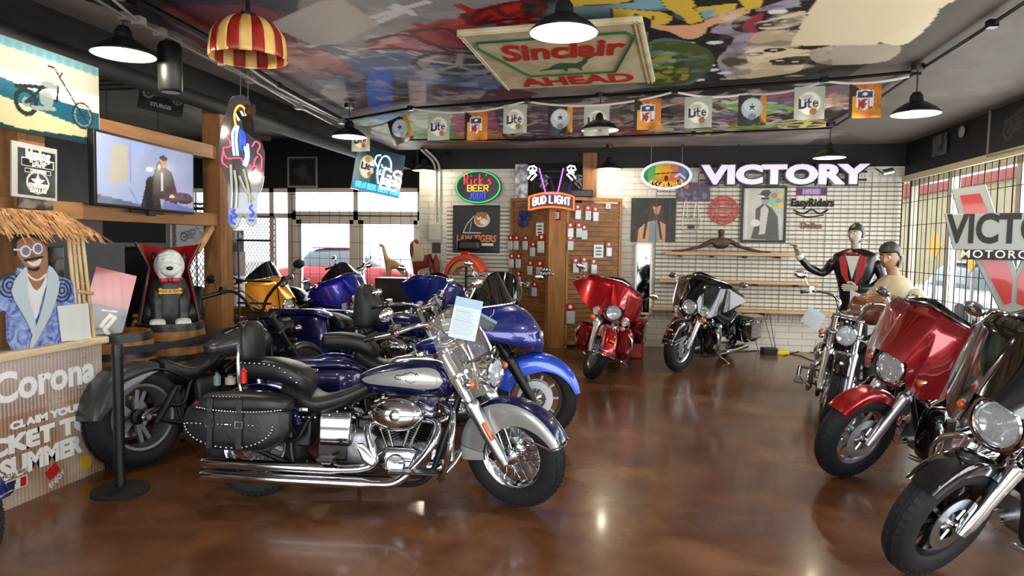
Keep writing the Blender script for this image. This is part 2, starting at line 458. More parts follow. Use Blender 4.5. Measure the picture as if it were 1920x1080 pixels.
def brick_mat(name, c1, c2, mortar, w, h, msz=.012, plane='xz'):
    m = mat(name, c1, .6); nt, b = nodes(m)
    tc = nt.nodes.new('ShaderNodeTexCoord'); sp = nt.nodes.new('ShaderNodeSeparateXYZ'); cb = nt.nodes.new('ShaderNodeCombineXYZ')
    nt.links.new(tc.outputs['Object'], sp.inputs[0]); nt.links.new(sp.outputs[0 if plane == 'xz' else 1], cb.inputs[0]); nt.links.new(sp.outputs[2], cb.inputs[1])
    br = nt.nodes.new('ShaderNodeTexBrick'); br.inputs['Scale'].default_value = 1; br.inputs['Brick Width'].default_value = w; br.inputs['Row Height'].default_value = h
    br.inputs['Mortar Size'].default_value = msz; br.inputs['Mortar Smooth'].default_value = .3
    br.inputs['Color1'].default_value = lin(c1); br.inputs['Color2'].default_value = lin(c2); br.inputs['Mortar'].default_value = lin(mortar)
    nt.links.new(cb.outputs[0], br.inputs['Vector']); nt.links.new(br.outputs[0], b.inputs['Base Color'])
    bp = nt.nodes.new('ShaderNodeBump'); bp.inputs['Strength'].default_value = .4; bp.inputs['Distance'].default_value = .01; bp.invert = True
    nt.links.new(br.outputs[1], bp.inputs['Height']); nt.links.new(bp.outputs[0], b.inputs['Normal'])
    return m
BRICK = brick_mat('white_painted_brick', '#d9d5ca', '#d3cfc4', '#b5b0a5', .40, .10, .008)
BLKWALL = mixed('black_painted_wall', '#070708', '#0f0e0f', 3, .6)
GREYCEIL = mixed('grey_ceiling', '#4b4740', '#5c574e', 1.2, .45)
# back wall: white brick below, black band above
XS = at(786, 400, Y=YB).x       # the corner where the storefront recess begins
Z1 = 2.84
struct(G().bx((XS, YB, 0), (XR, YB+.2, Z1)), 'wall_back', BRICK, smooth=False)
struct(G().bx((XS, YB-.02, Z1), (XR, YB+.2, 3.7)), 'trim_1', BLKWALL, smooth=False)
struct(G().bx((XS, YB, 0), (XS+.2, YS, Z1)), 'wall_return', BRICK, smooth=False)
struct(G().bx((XS-.02, YB-.02, Z1), (XS+.2, YS, 3.9)), 'trim_2', BLKWALL, smooth=False)
# storefront wall
ZT = 2.62
XD0, XD1 = at(545, 400, Y=YS).x, at(788, 400, Y=YS).x
struct(G().bx((XL, YS, ZT), (XS+.2, YS+.2, 4.0)), 'trim_3', BLKWALL, smooth=False)
ALU = mat('storefront_frame', '#e6dacb', .5)
def win_frame(name, P0, right, up, W, H, xs, zs, fw=.06, dep=.08, m=ALU):
    M = frame(P0, right, up); g = G()
    for x in xs: g.bx((x-fw/2, 0, -dep/2), (x+fw/2, H, dep/2))
    for z in zs: g.bx((0, z-fw/2, -dep/2), (W, z+fw/2, dep/2))
    o = g.obj(name, m, smooth=False); o.matrix_world = M; o['kind'] = 'structure'; return o
W = XD1-XD0
f1 = win_frame('door_1', (XD0, YS+.1, 0), (1, 0, 0), (0, 0, 1), W, ZT, [.03, W/2, W-.03], [.05, 2.07, 2.14, ZT-.03], .09)
g = G()
for k in (0, 1):
    x0 = .07+k*(W/2-.03); x1 = x0+W/2-.1
    for a in (x0+.05, x1-.03): g.bx((a-.06, .1, -.03), (a+.06, 2.03, .03))
    g.bx((x0, .1, -.03), (x1, .32, .03)); g.bx((x0, 1.95, -.03), (x1, 2.03, .03))
d1 = g.obj('door_leaf', ALU, f1, smooth=False)
g = G()
for k in (-1, 1): g.tube(curve([(W/2+k*.1, .8, -.05), (W/2+k*.1, .85, -.1), (W/2+k*.1, 1.2, -.1), (W/2+k*.1, 1.25, -.05)], 4), .012)
g.obj('door_handle', DKMET, f1)
PANE = mat('window_glass', '#e8efef', .02, alpha=.05)
G().bx((.05, .1, -.004), (W-.05, ZT-.05, .004)).obj('pane', PANE, f1, smooth=False)
# sidelight windows left of the doors
xl0, xl1 = XL, XD0
f2 = win_frame('window_1', (xl0, YS+.1, 0), (1, 0, 0), (0, 0, 1), xl1-xl0, ZT, [.03, .9, 1.75, xl1-xl0-.05], [.45, 2.1, ZT-.03], .09)
G().bx((.0, .45, -.004), (xl1-xl0-.1, ZT-.05, .004)).obj('pane', PANE, f2, smooth=False)
struct(G().bx((XL, YS+.02, 0), (XD0, YS+.2, .42)), 'wall_storefront', BRICK, smooth=False)
# security grid of the storefront
def grid_panel(M, W, H, dx, dz, r=.004, m=WIRE, every=0):
    g = G(); n = int(W/dx); k = int(H/dz)
    for i in range(n+1): g.tube([(i*dx, 0, 0), (i*dx, H, 0)], r*(1.9 if every and i % every == 0 else 1), 4)
    for j in range(k+1): g.tube([(0, j*dz, r), (W, j*dz, r)], r, 4)
    o = g.obj('security_grid', m, fix=False); o.matrix_world = M; return o
o = grid_panel(frame((XD0, YS-.03, .1), (1, 0, 0), (0, 0, 1)), W, 2.45, .2, .3, .004)
tag(o, 'thin wire security grid in front of the glazed storefront doors', 'security grid')
# right wall with the long window
HD = 2.63
RW = mixed('white_wall_paint', '#d9d5cb', '#cdc9bf', 3, .6)
struct(G().bx((XR, YF, HD+.05), (XR+.2, YB+.2, 3.7)), 'wall_right', BLKWALL, smooth=False)
struct(G().bx((XR-.03, YF, HD-.02), (XR+.2, YB, HD+.06)), 'trim_4', mat('cream_trim', '#cfc4a4', .5), smooth=False)
struct(G().bx((XR, YF, 0), (XR+.2, YB, .35)), 'trim_5', BRICK, smooth=False)
YW1 = YB-.12
ys = [YF+.1, -1.6, 0, 1.6, 3.2, 4.9, 6.35, 8.1, 9.7, YW1]
f3 = win_frame('window_2', (XR+.1, YW1, .35), (0, -1, 0), (0, 0, 1), YW1-YF, HD-.35, [YW1-y for y in ys], [.04, HD-.4], .1, .1, mat('window_frame_paint', '#cfcabd', .5))
G().bx((0, 0, -.004), (YW1-YF, HD-.37, .004)).obj('pane', PANE, f3, smooth=False)
o = grid_panel(frame((XR-.06, YW1, .3), (0, -1, 0), (0, 0, 1)), YW1-2.2, HD-.34, .15, .33, .0045, every=2)
tag(o, 'black wire security grid along the long shop window', 'security grid')
# wall behind the camera and the left room
for a in ((XL, YF-.2, 0, XR, .5), (XL, YF-.2, 2.7, XR, 3.9)):
    pass
struct(G().bx((XL, YF-.2, 0), (XR, YF, .5)).bx((XL, YF-.2, 2.75), (XR, YF, 4.0)).bx((XL, YF-.2, .5), (-5.2, YF, 2.75)).bx((2.9, YF-.2, .5), (XR, YF, 2.75)), 'wall_front', RW, smooth=False)  # unseen opening left for the added fill light
struct(G().bx((XL-.2, YF, 0), (XL, YS+.3, 4.0)), 'wall_left', mixed('dark_room_wall', '#1b1a1a', '#2a2826', 2, .6), smooth=False)
# left high ceiling, dark corrugated deck near the camera
def corr():
    m = mat('corrugated_deck', '#4a453f', .4, .5); nt, b = nodes(m)
    tc = nt.nodes.new('ShaderNodeTexCoord'); w = nt.nodes.new('ShaderNodeTexWave'); w.bands_direction = 'Y'; w.inputs['Scale'].default_value = 1.6; w.inputs['Distortion'].default_value = 1.2; w.inputs['Detail Scale'].default_value = .6
    nt.links.new(tc.outputs['Object'], w.inputs['Vector']); bp = nt.nodes.new('ShaderNodeBump'); bp.inputs['Distance'].default_value = .12; nt.links.new(w.outputs[0], bp.inputs['Height']); nt.links.new(bp.outputs[0], b.inputs['Normal']); return m
struct(G().bx((XL, YF, 3.55), (XB, YS+.2, 3.65)), 'ceiling_left', mixed('left_ceiling_paint', '#57544e', '#7c7870', 1.4, .35, (3, .5, 1)), smooth=False)
struct(G().bx((XL, YF, 3.44), (XB-.13, 7.6, 3.5)), 'ceiling_deck', corr(), smooth=False)
# dropped black beam and ducts
struct(G().bx((XB-.12, YF, 2.93), (XB+.2, YS, 3.7)), 'trim_6', mixed('black_beam', '#0d0d0e', '#1a1918', 6, .5), smooth=False)
# ------------------------------------------------------------------ ceiling with its mural
CX0, CX1, CY0, CY1 = XB+.1, XR, 1.2, YB
struct(G().bx((XB+.1, YF, ZC), (XR, 1.2, ZC+.1)), 'ceiling_near', mixed('near_ceiling_paint', '#4a4448', '#6a6460', 1.5, .5), smooth=False)
MUR = Art(CX1-CX0, CY1-CY0, 58, '#4e483f')
def cp(P): return [((q := at(x, y, Z=ZC)).x-CX0, q.y-CY0) for x, y in P]
def cpc(P, k=5, loop=True):
    Q = curve([V((a, b, 0)) for a, b in cp(P)], k, loop); return [(p.x, p.y) for p in Q]
_a = MUR
# behind the camera

_a.poly([(0, 0), (6.6, 0), (6.6, 10), (0, 10)], '#77706a')
_a.noise('#9a8f84', 1.3, .5, .6, 1, soft=.2); _a.poly(cp([(1220, 0), (1780, 0), (1700, 90), (1560, 160), (1400, 190), (1210, 190)]), '#151416')
_a.poly(cp([(1500, -40), (2000, -40), (1950, 100), (1725, 140), (1560, 235), (1560, 160), (1660, 100)]), '#4e483f')
_a.poly(cp([(-200, -60), (560, -60), (560, 60), (480, 130), (330, 60), (100, -20)]), '#1d1216')
_a.poly(cpc([(300, 20), (400, 10), (510, 20), (560, 90), (520, 130), (420, 110), (340, 60)]), '#6f1d16')
_a.noise('#3f3b52', 2.5, .5, .35, 2, soft=.2)
_a.poly(cp([(690, -60), (1060, -60), (990, 20), (905, 60), (740, 40), (650, 0)]), '#7d7d7b')
_a.poly(cp([(700, 30), (880, 20), (860, 110), (680, 80)]), '#8b8a86')
# red torn lettering and blues
_a.poly(cpc([(760, 75), (870, 52), (880, 140), (800, 120), (700, 100)]), '#4f6c86')
_a.poly(cpc([(850, 35), (960, 30), (1000, 60), (900, 66), (860, 72)]), '#5d8fae')
_a.poly(cpc([(550, 125), (640, 100), (780, 110), (905, 125), (930, 165), (880, 180), (650, 150)]), '#5b6a8a')
_a.poly(cpc([(500, 85), (560, 80), (640, 110), (660, 140), (560, 140), (500, 125)]), '#a5645a')
_a.poly(cpc([(520, 100), (600, 95), (640, 120), (580, 130)]), '#c08072')
for k, P in enumerate([[(900, 20), (960, 5), (1020, 8), (1000, 30), (940, 38), (880, 45)], [(860, 30), (905, 16), (935, 40), (870, 52)], [(800, 45), (860, 35), (900, 55), (830, 62)], [(770, 60), (840, 55), (880, 90), (810, 84)], [(690, 78), (750, 65), (800, 78), (850, 100), (760, 92), (700, 92)]]):
    _a.poly(cpc(P), ['#a3121a', '#8d1016', '#b0383a', '#a83e38', '#b5646a'][k])
for P in [[(690, 92), (760, 60), (830, 45)], [(700, 75), (770, 98), (850, 112)], [(780, 45), (850, 70), (940, 52)], [(860, 10), (950, 50), (1040, 12)], [(900, 60), (980, 40), (1060, 45)], [(820, 60), (900, 95), (960, 100)]]:
    _a.line(cp(P), .035, '#9c1218')
for i in range(16):
    x = 560+i*23; y = 96+9*math.sin(i*1.7); _a.line(cpc([(x, y), (x+30, y+8), (x+62, y+3), (x+90, y+12)], 5, False), .018, ['#c9c3b8', '#8fa0bb', '#3c3f56'][i % 3], .8)
_a.poly(cp([(640, 145), (695, 140), (690, 200), (640, 215)]), '#5a2732')
_a.poly(cp([(610, 160), (645, 150), (660, 210), (600, 175)]), '#b6a99a')
_a.poly(cpc([(690, 136), (735, 134), (738, 195), (695, 205)]), '#3a63d8')
_a.poly(cp([(735, 150), (775, 148), (778, 195), (736, 198)]), '#3c1f24')
_a.poly(cp([(765, 148), (800, 146), (798, 192), (768, 194)]), '#b9a49a')
_a.poly(cp([(800, 150), (935, 160), (1010, 175), (980, 190), (800, 195)]), '#4d2731')
_a.poly(cp([(790, 145), (935, 160), (935, 168), (800, 156)]), '#4c7aa8')
_a.ell(*cp([(860, 122)])[0], .42, .42, '#2b2a2c'); _a.ell(*cp([(860, 122)])[0], .36, .36, '#8f8f90'); _a.ell(*cp([(860, 122)])[0], .25, .25, '#3b3a3c')
for k in range(5):
    c = cp([(860, 122)])[0]; _a.line([c, (c[0]+.34*math.cos(k*1.257), c[1]+.34*math.sin(k*1.257))], .03, '#b0b0b0')
# yellow graffiti blocks on black, peach splash
_a.poly(cp([(960, -60), (1500, -60), (1470, 10), (1330, 60), (1210, 60), (1140, 50), (980, 30)]), '#17161a')
_a.ell(*cp([(1110, 20)])[0], .3, .2, '#5c7680', 1, .8); _a.ell(*cp([(1215, 8)])[0], .22, .12, '#6f98a8', 1, .8); _a.ell(*cp([(1330, 26)])[0], .18, .12, '#6f98a8', 1, .8)
_a.poly(cpc([(1225, 45), (1260, 48), (1310, 42), (1400, 12), (1395, 30), (1330, 50), (1318, 66), (1290, 74), (1255, 60), (1222, 52)], 4), '#d49a70')
for P in [[(1000, -30), (1190, -20), (1180, 4), (1070, 12), (1050, -5)], [(1150, 16), (1240, 22), (1262, 32), (1220, 36), (1190, 25), (1190, 34), (1150, 38)], [(1225, -20), (1290, -20), (1318, 40), (1290, 46), (1282, 33), (1250, 15)], [(1300, 15), (1385, 5), (1380, 16), (1330, 33), (1345, 18), (1310, 21)], [(1380, -5), (1432, -8), (1425, 15), (1400, 19)], [(1226, 30), (1262, 34), (1250, 45), (1222, 46)]]:
    q = cp(P); _a.poly([( (x-sum(p[0] for p in q)/len(q))*1.08+sum(p[0] for p in q)/len(q), (y-sum(p[1] for p in q)/len(q))*1.08+sum(p[1] for p in q)/len(q)) for x, y in q], '#0c0b0d'); _a.poly(q, '#c0a43a')
# lilac cloud with two grey faces
_a.poly(cpc([(1400, 28), (1440, 10), (1500, 0), (1480, 60), (1440, 95), (1420, 110), (1390, 140), (1365, 148), (1345, 118), (1360, 95), (1375, 70), (1332, 60), (1350, 45)], 5), '#8f8790')
_a.poly(cpc([(1370, 45), (1400, 25), (1460, 18), (1530, 12), (1520, 45), (1440, 60), (1385, 60)]), '#17141a')
_a.poly(cpc([(1395, 40), (1425, 25), (1432, 30), (1415, 50), (1425, 62), (1395, 58)]), '#8f2a3c')
_a.poly(cpc([(1415, 45), (1460, 32), (1510, 20), (1500, 45), (1440, 56)]), '#bda98c')
_a.poly(cpc([(1415, 62), (1480, 58), (1500, 85), (1480, 90), (1410, 88)]), '#a9977c')
_a.poly(cpc([(1400, 95), (1430, 88), (1500, 92), (1535, 98), (1500, 112), (1420, 118), (1395, 108)]), '#c9b594')
_a.poly(cpc([(1352, 112), (1390, 100), (1400, 118), (1370, 126)]), '#4b3f38')
_a.poly(cpc([(1400, 120), (1500, 118), (1490, 136), (1390, 146)]), '#b3a183')
_a.poly(cpc([(1460, 110), (1520, 105), (1510, 120), (1450, 122)]), '#3d342c')
for x, y in [(1412, 102), (1452, 94), (1462, 114), (1490, 116), (1440, 46), (1470, 40)]:
    c = cp([(x, y)])[0]; _a.ell(*c, .09, .06, '#1e1a17'); _a.ell(c[0], c[1], .03, .02, '#d8cbb0')
for x, y in [(1326, 111), (1329, 123), (1336, 131), (1359, 137), (1340, 80), (1290, 82), (1458, 22), (1310, 150)]:
    c = cp([(x, y)])[0]; _a.ell(*c, .06, .05, '#d9d6cd')
_a.poly(cpc([(1535, 90), (1640, 82), (1690, 88), (1660, 115), (1560, 122), (1520, 110)]), '#9b9080')
_a.poly(cpc([(1640, 70), (1700, 40), (1760, 10), (1740, 50), (1690, 85)]), '#cbbf9f')
# dark to teal sky with green trees right of the tin sign
_a.poly(cpc([(1215, 80), (1310, 84), (1330, 120), (1290, 160), (1200, 165)]), '#48666e')
_a.ell(*cp([(1245, 125)])[0], .42, .75, '#3f4a1a')
for i in range(60):
    x, y = 1205+RNG.random()*80, 98+RNG.random()*55; c = cp([(x, y)])[0]; _a.ell(c[0], c[1], .04, .06, ['#6d7a26', '#2b3512', '#8a8436'][i % 3])
# dark strip, then the far mural
_a.poly(cp([(640, 222), (770, 200), (990, 184), (1265, 170), (1545, 148), (1545, 162), (1265, 186), (990, 200), (770, 212), (650, 228)]), '#1a1518')
_a.poly(cp([(1210, 165), (1560, 140), (1600, 150), (1545, 165), (1265, 182), (1000, 190)]), '#15130f')
q = [(655, 232), (800, 208), (990, 196), (1265, 184), (1545, 164), (1600, 152), (1660, 168), (1560, 240), (1300, 256), (900, 268), (760, 268)]
_a.poly(cp(q), '#57484c')
_a.poly(cpc([(670, 230), (770, 215), (860, 214), (890, 262), (780, 262)]), '#6f9350')
_a.poly(cpc([(690, 225), (730, 214), (760, 216), (720, 232)]), '#5b8ac8'); _a.poly(cpc([(770, 212), (840, 210), (850, 235), (790, 240)]), '#b5bda0')
_a.poly(cpc([(850, 215), (930, 212), (925, 262), (860, 258)]), '#a4556f'); _a.poly(cpc([(865, 250), (940, 246), (950, 264), (870, 266)]), '#c77b4e')
_a.poly(cpc([(930, 206), (1000, 200), (1040, 230), (1010, 262), (950, 262)]), '#4c3a4c'); _a.poly(cpc([(1050, 200), (1110, 196), (1120, 235), (1060, 240)]), '#6c4a60')
_a.poly(cpc([(1110, 196), (1190, 192), (1200, 240), (1120, 246)]), '#53302f'); _a.poly(cpc([(1160, 200), (1240, 192), (1260, 232), (1190, 240)]), '#1f1c22')
_a.poly(cpc([(1345, 195), (1395, 190), (1500, 196), (1500, 225), (1440, 240), (1360, 240), (1400, 220)], 5), '#6f9a34'); _a.poly(cpc([(1430, 180), (1560, 168), (1600, 200), (1560, 215), (1480, 200)]), '#6a4650')
_a.poly(cpc([(1440, 215), (1560, 200), (1590, 208), (1560, 224), (1450, 230)]), '#2a281f')
for x, y, r, c in [(1295, 237, .42, '#a9a9ab'), (1330, 248, .3, '#9a9c6c'), (1510, 234, .28, '#c3bb6a'), (1560, 195, .3, '#c88a5a'), (1190, 247, .2, '#8a3230'), (1240, 243, .12, '#b9b884')]:
    p = cp([(x, y)])[0]; _a.ring(*p, r, .05, c)
    _a.line([(p[0]-r, p[1]), (p[0]+r, p[1])], .04, c); _a.line([(p[0], p[1]-r), (p[0], p[1]+r)], .04, c)
for i in range(34):
    x = 900+RNG.random()*680; y = 255-.04*(x-900)-RNG.random()*48
    _a.line(cpc([(x, y), (x+25, y-4), (x+40, y+3), (x+64, y-5)], 4, False), .035, ['#8c7f7d', '#2b262c', '#9a4b50', '#b5a24a', '#5d7390', '#c4bfae'][i % 6], .8)
_a.poly(cp([(1560, 238), (1660, 165), (1720, 135), (1960, -30), (2600, -30), (2600, 300), (1700, 290)]), '#57514a')
# worked-over texture inside each painted area
for _i, (_P, _c1, _c2, _s) in enumerate([([(500, 85), (760, 60), (930, 150), (900, 185), (600, 200), (420, 120)], '#d8cfc6', '#3a3446', 5), ([(690, -40), (1000, -40), (900, 40), (690, 60)], '#a5a5a2', '#4c4c4e', 3),
     ([(560, 130), (900, 120), (930, 180), (620, 175)], '#8ea2c8', '#33415e', 6), ([(1215, 80), (1330, 80), (1330, 150), (1200, 160)], '#7fa3a8', '#2c3f40', 4), ([(1350, 20), (1560, 0), (1560, 140), (1350, 150)], '#d9cbb0', '#4a423a', 5),
     ([(300, 10), (560, 10), (540, 130), (340, 80)], '#9a2c20', '#3a1512', 3), ([(650, 215), (1600, 150), (1560, 240), (760, 268)], '#c4b8ae', '#1f1a22', 7), ([(1560, 150), (1720, 138), (1900, 20), (1900, 200), (1560, 240)], '#6b6355', '#4b443a', 2)]):
    _a.noise(_c1, _s, .56, .45, 200+_i, soft=.12, reg=cp(_P)); _a.noise(_c2, _s*1.3, .58, .5, 240+_i, soft=.1, reg=cp(_P))
for P in [[(900, 20), (960, 5), (1020, 8), (1000, 30), (940, 38), (880, 45), (900, 20)], [(770, 60), (840, 55), (880, 90), (810, 84), (770, 60)], [(690, 78), (750, 65), (800, 78), (850, 100)], [(700, 92), (760, 92), (850, 104)], [(925, 12), (950, 30), (985, 18)], [(868, 28), (890, 44), (920, 30)]]:
    _a.line(cpc(P, 5, False), .028, '#5a0c12')
for P in [[(700, 33), (740, 20), (800, 4)], [(735, 14), (775, 27), (770, 22), (742, 10)], [(580, 88), (700, 45), (760, 20)]]: _a.line(cp(P), .03, '#c2c1bb')
# repair patches left bare
_a.poly(cp([(500, 47), (600, 2), (645, 0), (710, 44), (640, 82), (590, 85)]), '#a79f94')
_a.poly(cp([(1480, 86), (1536, -10), (1900, -60), (1755, 20), (1640, 84)]), '#c8bb9c')
_a.C = np.clip(_a.C*1.45, 0, .85)
CEIL = painted('ceiling_mural_paint', .62, .0, .18)
_c = _a.mesh('ceiling', CEIL, centre=False, M=Matrix.Translation((CX0, CY0, ZC)), th=-.1)
_c['kind'] = 'structure'
# ------------------------------------------------------------------ motorcycles (local: x forward, y left, z up, origin under the rear wheel)
def wheel_geo(R, w, rim='spoke', n=48, rimw=None):
    """returns dict of geometry centred on the axle, axis y"""
    out = {}
    h = R*.2 if rim == 'spoke' else R*.19
    pr = []
    for i in range(25):
        a = 2*PI*i/25; c, s_ = math.cos(a), math.sin(a)
        pr.append((R-h+h*math.copysign(abs(c)**.8, c), w/2*math.copysign(abs(s_)**.75, s_)))
    t = G().lathe(pr, ax=(0, 1, 0), n=n*2, closed=True)
    # tread blocks
    for i in range(n):
        a = 2*PI*i/n
        for sd in (-1, 1):
            rot = Matrix.Rotation(-a, 3, 'Y') @ Matrix.Rotation(sd*.5, 3, 'Z')
            p = Matrix.Rotation(-a, 3, 'Y') @ V((R-.0058, sd*w*.25, 0)); t.box(p, (.012, w*.3, R*.09), rot)
    out['tire'] = t
    rw = (rimw or w*.62)/2; ri = R-h*1.95
    out['rim'] = G().lathe([(ri, -rw), (ri+.018, -rw-.004), (ri+.02, -rw+.008), (ri-.012, -rw*.5), (ri-.014, rw*.5), (ri+.02, rw-.008), (ri+.018, rw+.004), (ri, rw), (ri-.02, rw*.5), (ri-.02, -rw*.5)], ax=(0, 1, 0), n=n, closed=True)
    g = G()
    if rim == 'spoke':
        for i in range(40):
            a = 2*PI*i/40; sd = 1 if i % 2 else -1; b = a+(.42 if (i//2) % 2 else -.42)
            g.cyl((.05*math.cos(b), sd*.035, .05*math.sin(b)), ((ri-.012)*math.cos(a), sd*.008, (ri-.012)*math.sin(a)), .0028, 5)
    else:
        k = {'five': 5, 'ten': 10, 'seven': 7, 'nine': 9}[rim]
        for i in range(k):
            a = 2*PI*i/k; r2 = Matrix.Rotation(-a, 3, 'Y'); wd = .5*PI*ri/k*.42
            for sd in ((-1, 1) if k < 8 else (0,)):
                ang = sd*.16 if k < 8 else 0
                r3 = Matrix.Rotation(-a-ang, 3, 'Y')
                P = [(.03, -.014, -.015), (.03, .014, -.015), (.03, .014, .015), (.03, -.014, .015)]; q = wd*.5
                Q = [(ri-.01, -.011, -q), (ri-.01, .011, -q), (ri-.01, .011, q), (ri-.01, -.011, q)]
                g.rings([[r3 @ V(p) for p in P], [r3 @ V(p) for p in Q]])
    out['spokes'] = g
    out['hub'] = G().lathe([(.0, -.075), (.018, -.075), (.022, -.06), (.05, -.05), (.055, -.03), (.035, -.02), (.035, .02), (.055, .03), (.05, .05), (.022, .06), (.018, .075), (0, .075)], ax=(0, 1, 0), n=24)
    out['disc'] = []
    for sd in (-1, 1):
        d = G(); y = sd*.062; d.lathe([(.085, y-.0025), (.145, y-.0025), (.145, y+.0025), (.085, y+.0025)], ax=(0, 1, 0), n=36, closed=True)
        for i in range(6):
            a = i*PI/3; d.cyl((.03*math.cos(a), y, .03*math.sin(a)), (.09*math.cos(a), y, .09*math.sin(a)), .008, 5)
        out['disc'].append(d)
    return out
def arc_shell(ax_, az_, R, hw, a0, a1, depth, s0=-1., s1=1., off=0., th=.004, n=30, m=15, p=.6, flare=0.):
    """fender: sweep round an axle; angle measured from forward towards up"""
    P = []
    for i in range(n+1):
        t = i/n; a = math.radians(a0+(a1-a0)*t); d = depth(t); row = []
        for j in range(m+1):
            s_ = s0+(s1-s0)*j/m; th_ = s_*PI/2
            y = (hw+off)*math.copysign(abs(math.sin(th_))**p, s_); k = 1-abs(math.cos(th_))**p
            r = R+off-d*k + flare*k*0
            row.append(V((ax_+r*math.cos(a), y, az_+r*math.sin(a))))
        P.append(row)
    return G().solid(P, th)
def mirror(g):
    q = G(); q.v = [V((p.x, -p.y, p.z)) for p in g.v]; q.f = [tuple(reversed(f)) for f in g.f]; return q
def both(fn):
    g = G()
    for sd in (1, -1): fn(g, sd)
    return g
def pair(fn, name, m, parent, M=None, sub=(), **q):
    out = []
    for sd in (1, -1):
        g = G(); fn(g, sd); a = g.obj(name, m, parent, M=M, **q); out.append(a)
        for f2, n2, m2 in sub:
            g = G(); f2(g, sd); g.obj(n2, m2, a, M=M)
    return out
def bike(o, label, **k):
    """o: dict of options"""
    D = dict(wb=1.63, Rf=.325, Rr=.32, wf=.13, wr=.15, rake=31, steer=0, rim='spoke', rimm=CHROME, rimr=None, p1=BLK_P, p2=None, eng=CHROME, cyl=CASE, pipe='dual', fork=CHROME, lower=SATIN, fend='deep', fairing=None, shield=None, bag=None, trunk=False,
             back=False, bars='pull', seat='two', guard=True, lamps=False, head=True, tankb=True, lowers=False, bar_m=CHROME, det=True, fendc=None, trim=True, studs=False, stand=True, headm=CHROME, glen=.75, fs=1.0, bagz=1.0, backw=1.0, backh=1.0, plate=True, rfa=(25, 182), rearf=True, hx=.17, barh=0.)
    D.update(o); d = type('D', (), D)
    T = thing('motorcycle', label, 'motorcycle')
    wb, Rf, Rr = d.wb, d.Rf, d.Rr
    pos, hd, lean = o['pos'], math.radians(o['hd']), math.radians(o.get('lean', 10))
    T.matrix_world = Matrix.Translation((pos[0], pos[1], 0.0)) @ Matrix.Rotation(hd, 4, 'Z') @ Matrix.Rotation(-lean, 4, 'X') @ Matrix.Translation((0, 0, .012))
    # ---- steering transform
    rk = math.radians(d.rake); u = V((-math.sin(rk), 0, math.cos(rk))); A = V((wb, 0, Rf)); S = A+u*.6+V((-.05, 0, 0))
    ST = Matrix.Translation(S) @ Matrix.Rotation(math.radians(d.steer), 4, u) @ Matrix.Translation(-S)
    def F(g, name, m, parent=T, **q): return g.obj(name, m, parent, M=ST, **q)
    # ---- wheels
    for nm, x, R, w, rim, M in (('front_wheel', wb, Rf, d.wf, d.rim, ST), ('rear_wheel', 0, Rr, d.wr, d.rimr or d.rim, Matrix())):
        wg = wheel_geo(R, w, rim, rimw=(w*.8 if nm[0] == 'r' and w > .2 else None)); MM = M @ Matrix.Translation((x, 0, R))
        tr = wg['tire'].obj(nm, RUBBER, T, M=MM, sharp=50)
        wg['rim'].obj('rim', d.rimm if rim == 'spoke' else d.rimm, tr, M=MM); wg['spokes'].obj('spokes', d.rimm if rim != 'spoke' else CHROME, tr, M=MM, fix=False)
        wg['hub'].obj('hub', CHROME if d.eng is CHROME else BLACK, tr, M=MM)
        for sd_, dg in zip((-1, 1), wg['disc']):
            if sd_ > 0 or (nm[0] == 'f' and rim != 'spoke'): dg.obj('brake_disc', SATIN, tr, M=MM, sharp=30)
    # ---- fork
    L1 = .5; top = A+u*d.glen
    def fk(g, sd):
        y = sd*.105; B = V((-.02, y, 0)); g.lathe([(.0, -.03), (.026, -.03), (.03, 0), (.037, .03), (.039, .25), (.045, .36), (.047, .38), (.038, .4)], A+B, u, 16)
        g.tube([A+B+V((0, -sd*.02, 0)), A+B+V((0, -sd*.06, 0))], .014, 8)
    fl = pair(fk, 'fork', d.lower, T, ST)
    def fk2(g, sd):
        y = sd*.105; B = V((-.02, y, 0)); g.tube([A+B+u*.36, top+B], (.03 if not d.lamps else .032), 14)
    for q_, sd_ in zip(fl, (1, -1)):
        g = G(); fk2(g, sd_); F(g, 'fork_tube', d.fork, q_)
    if d.p2: pair(lambda g, sd: g.box(A+u*.21+V((.012, sd*.128, 0)), (.02, .03, .12), Matrix.Rotation(-rk, 3, 'Y')), 'fork_reflector', AMBER, T, ST, bevel=.006)
    g = G()
    for s_ in (.56, d.glen-.02): c = A+u*s_+V((-.03, 0, 0)); g.box(c, (.09, .28, .03), Matrix.Rotation(-rk, 3, 'Y'))
    g.cyl(A+u*.5+V((-.07, 0, 0)), A+u*(d.glen-.02)+V((-.07, 0, 0)), .024, 12)
    F(g, 'triple_clamp', d.fork if d.fork is not CHROME else CHROME, bevel=.006)
    pair(lambda g, sd: g.box(A+V((-.09, sd*.075, .02)), (.05, .03, .09), Matrix.Rotation(.5, 3, 'Y')), 'caliper', DKMET, T, ST, bevel=.008)
    # ---- front fender
    R1 = Rf+.035
    if d.fend == 'deep': a0, a1, dep, hw = 18, 192, (lambda t: .05+.15*min(1, t*1.7)), .082
    elif d.fend == 'tour': a0, a1, dep, hw = 8, 165, (lambda t: .05+.12*min(1, t*1.8)), .085
    elif d.fend == 'short': a0, a1, dep, hw = 35, 125, (lambda t: .05), .07
    else: a0, a1, dep, hw = 40, 160, (lambda t: .045+.05*t), .08
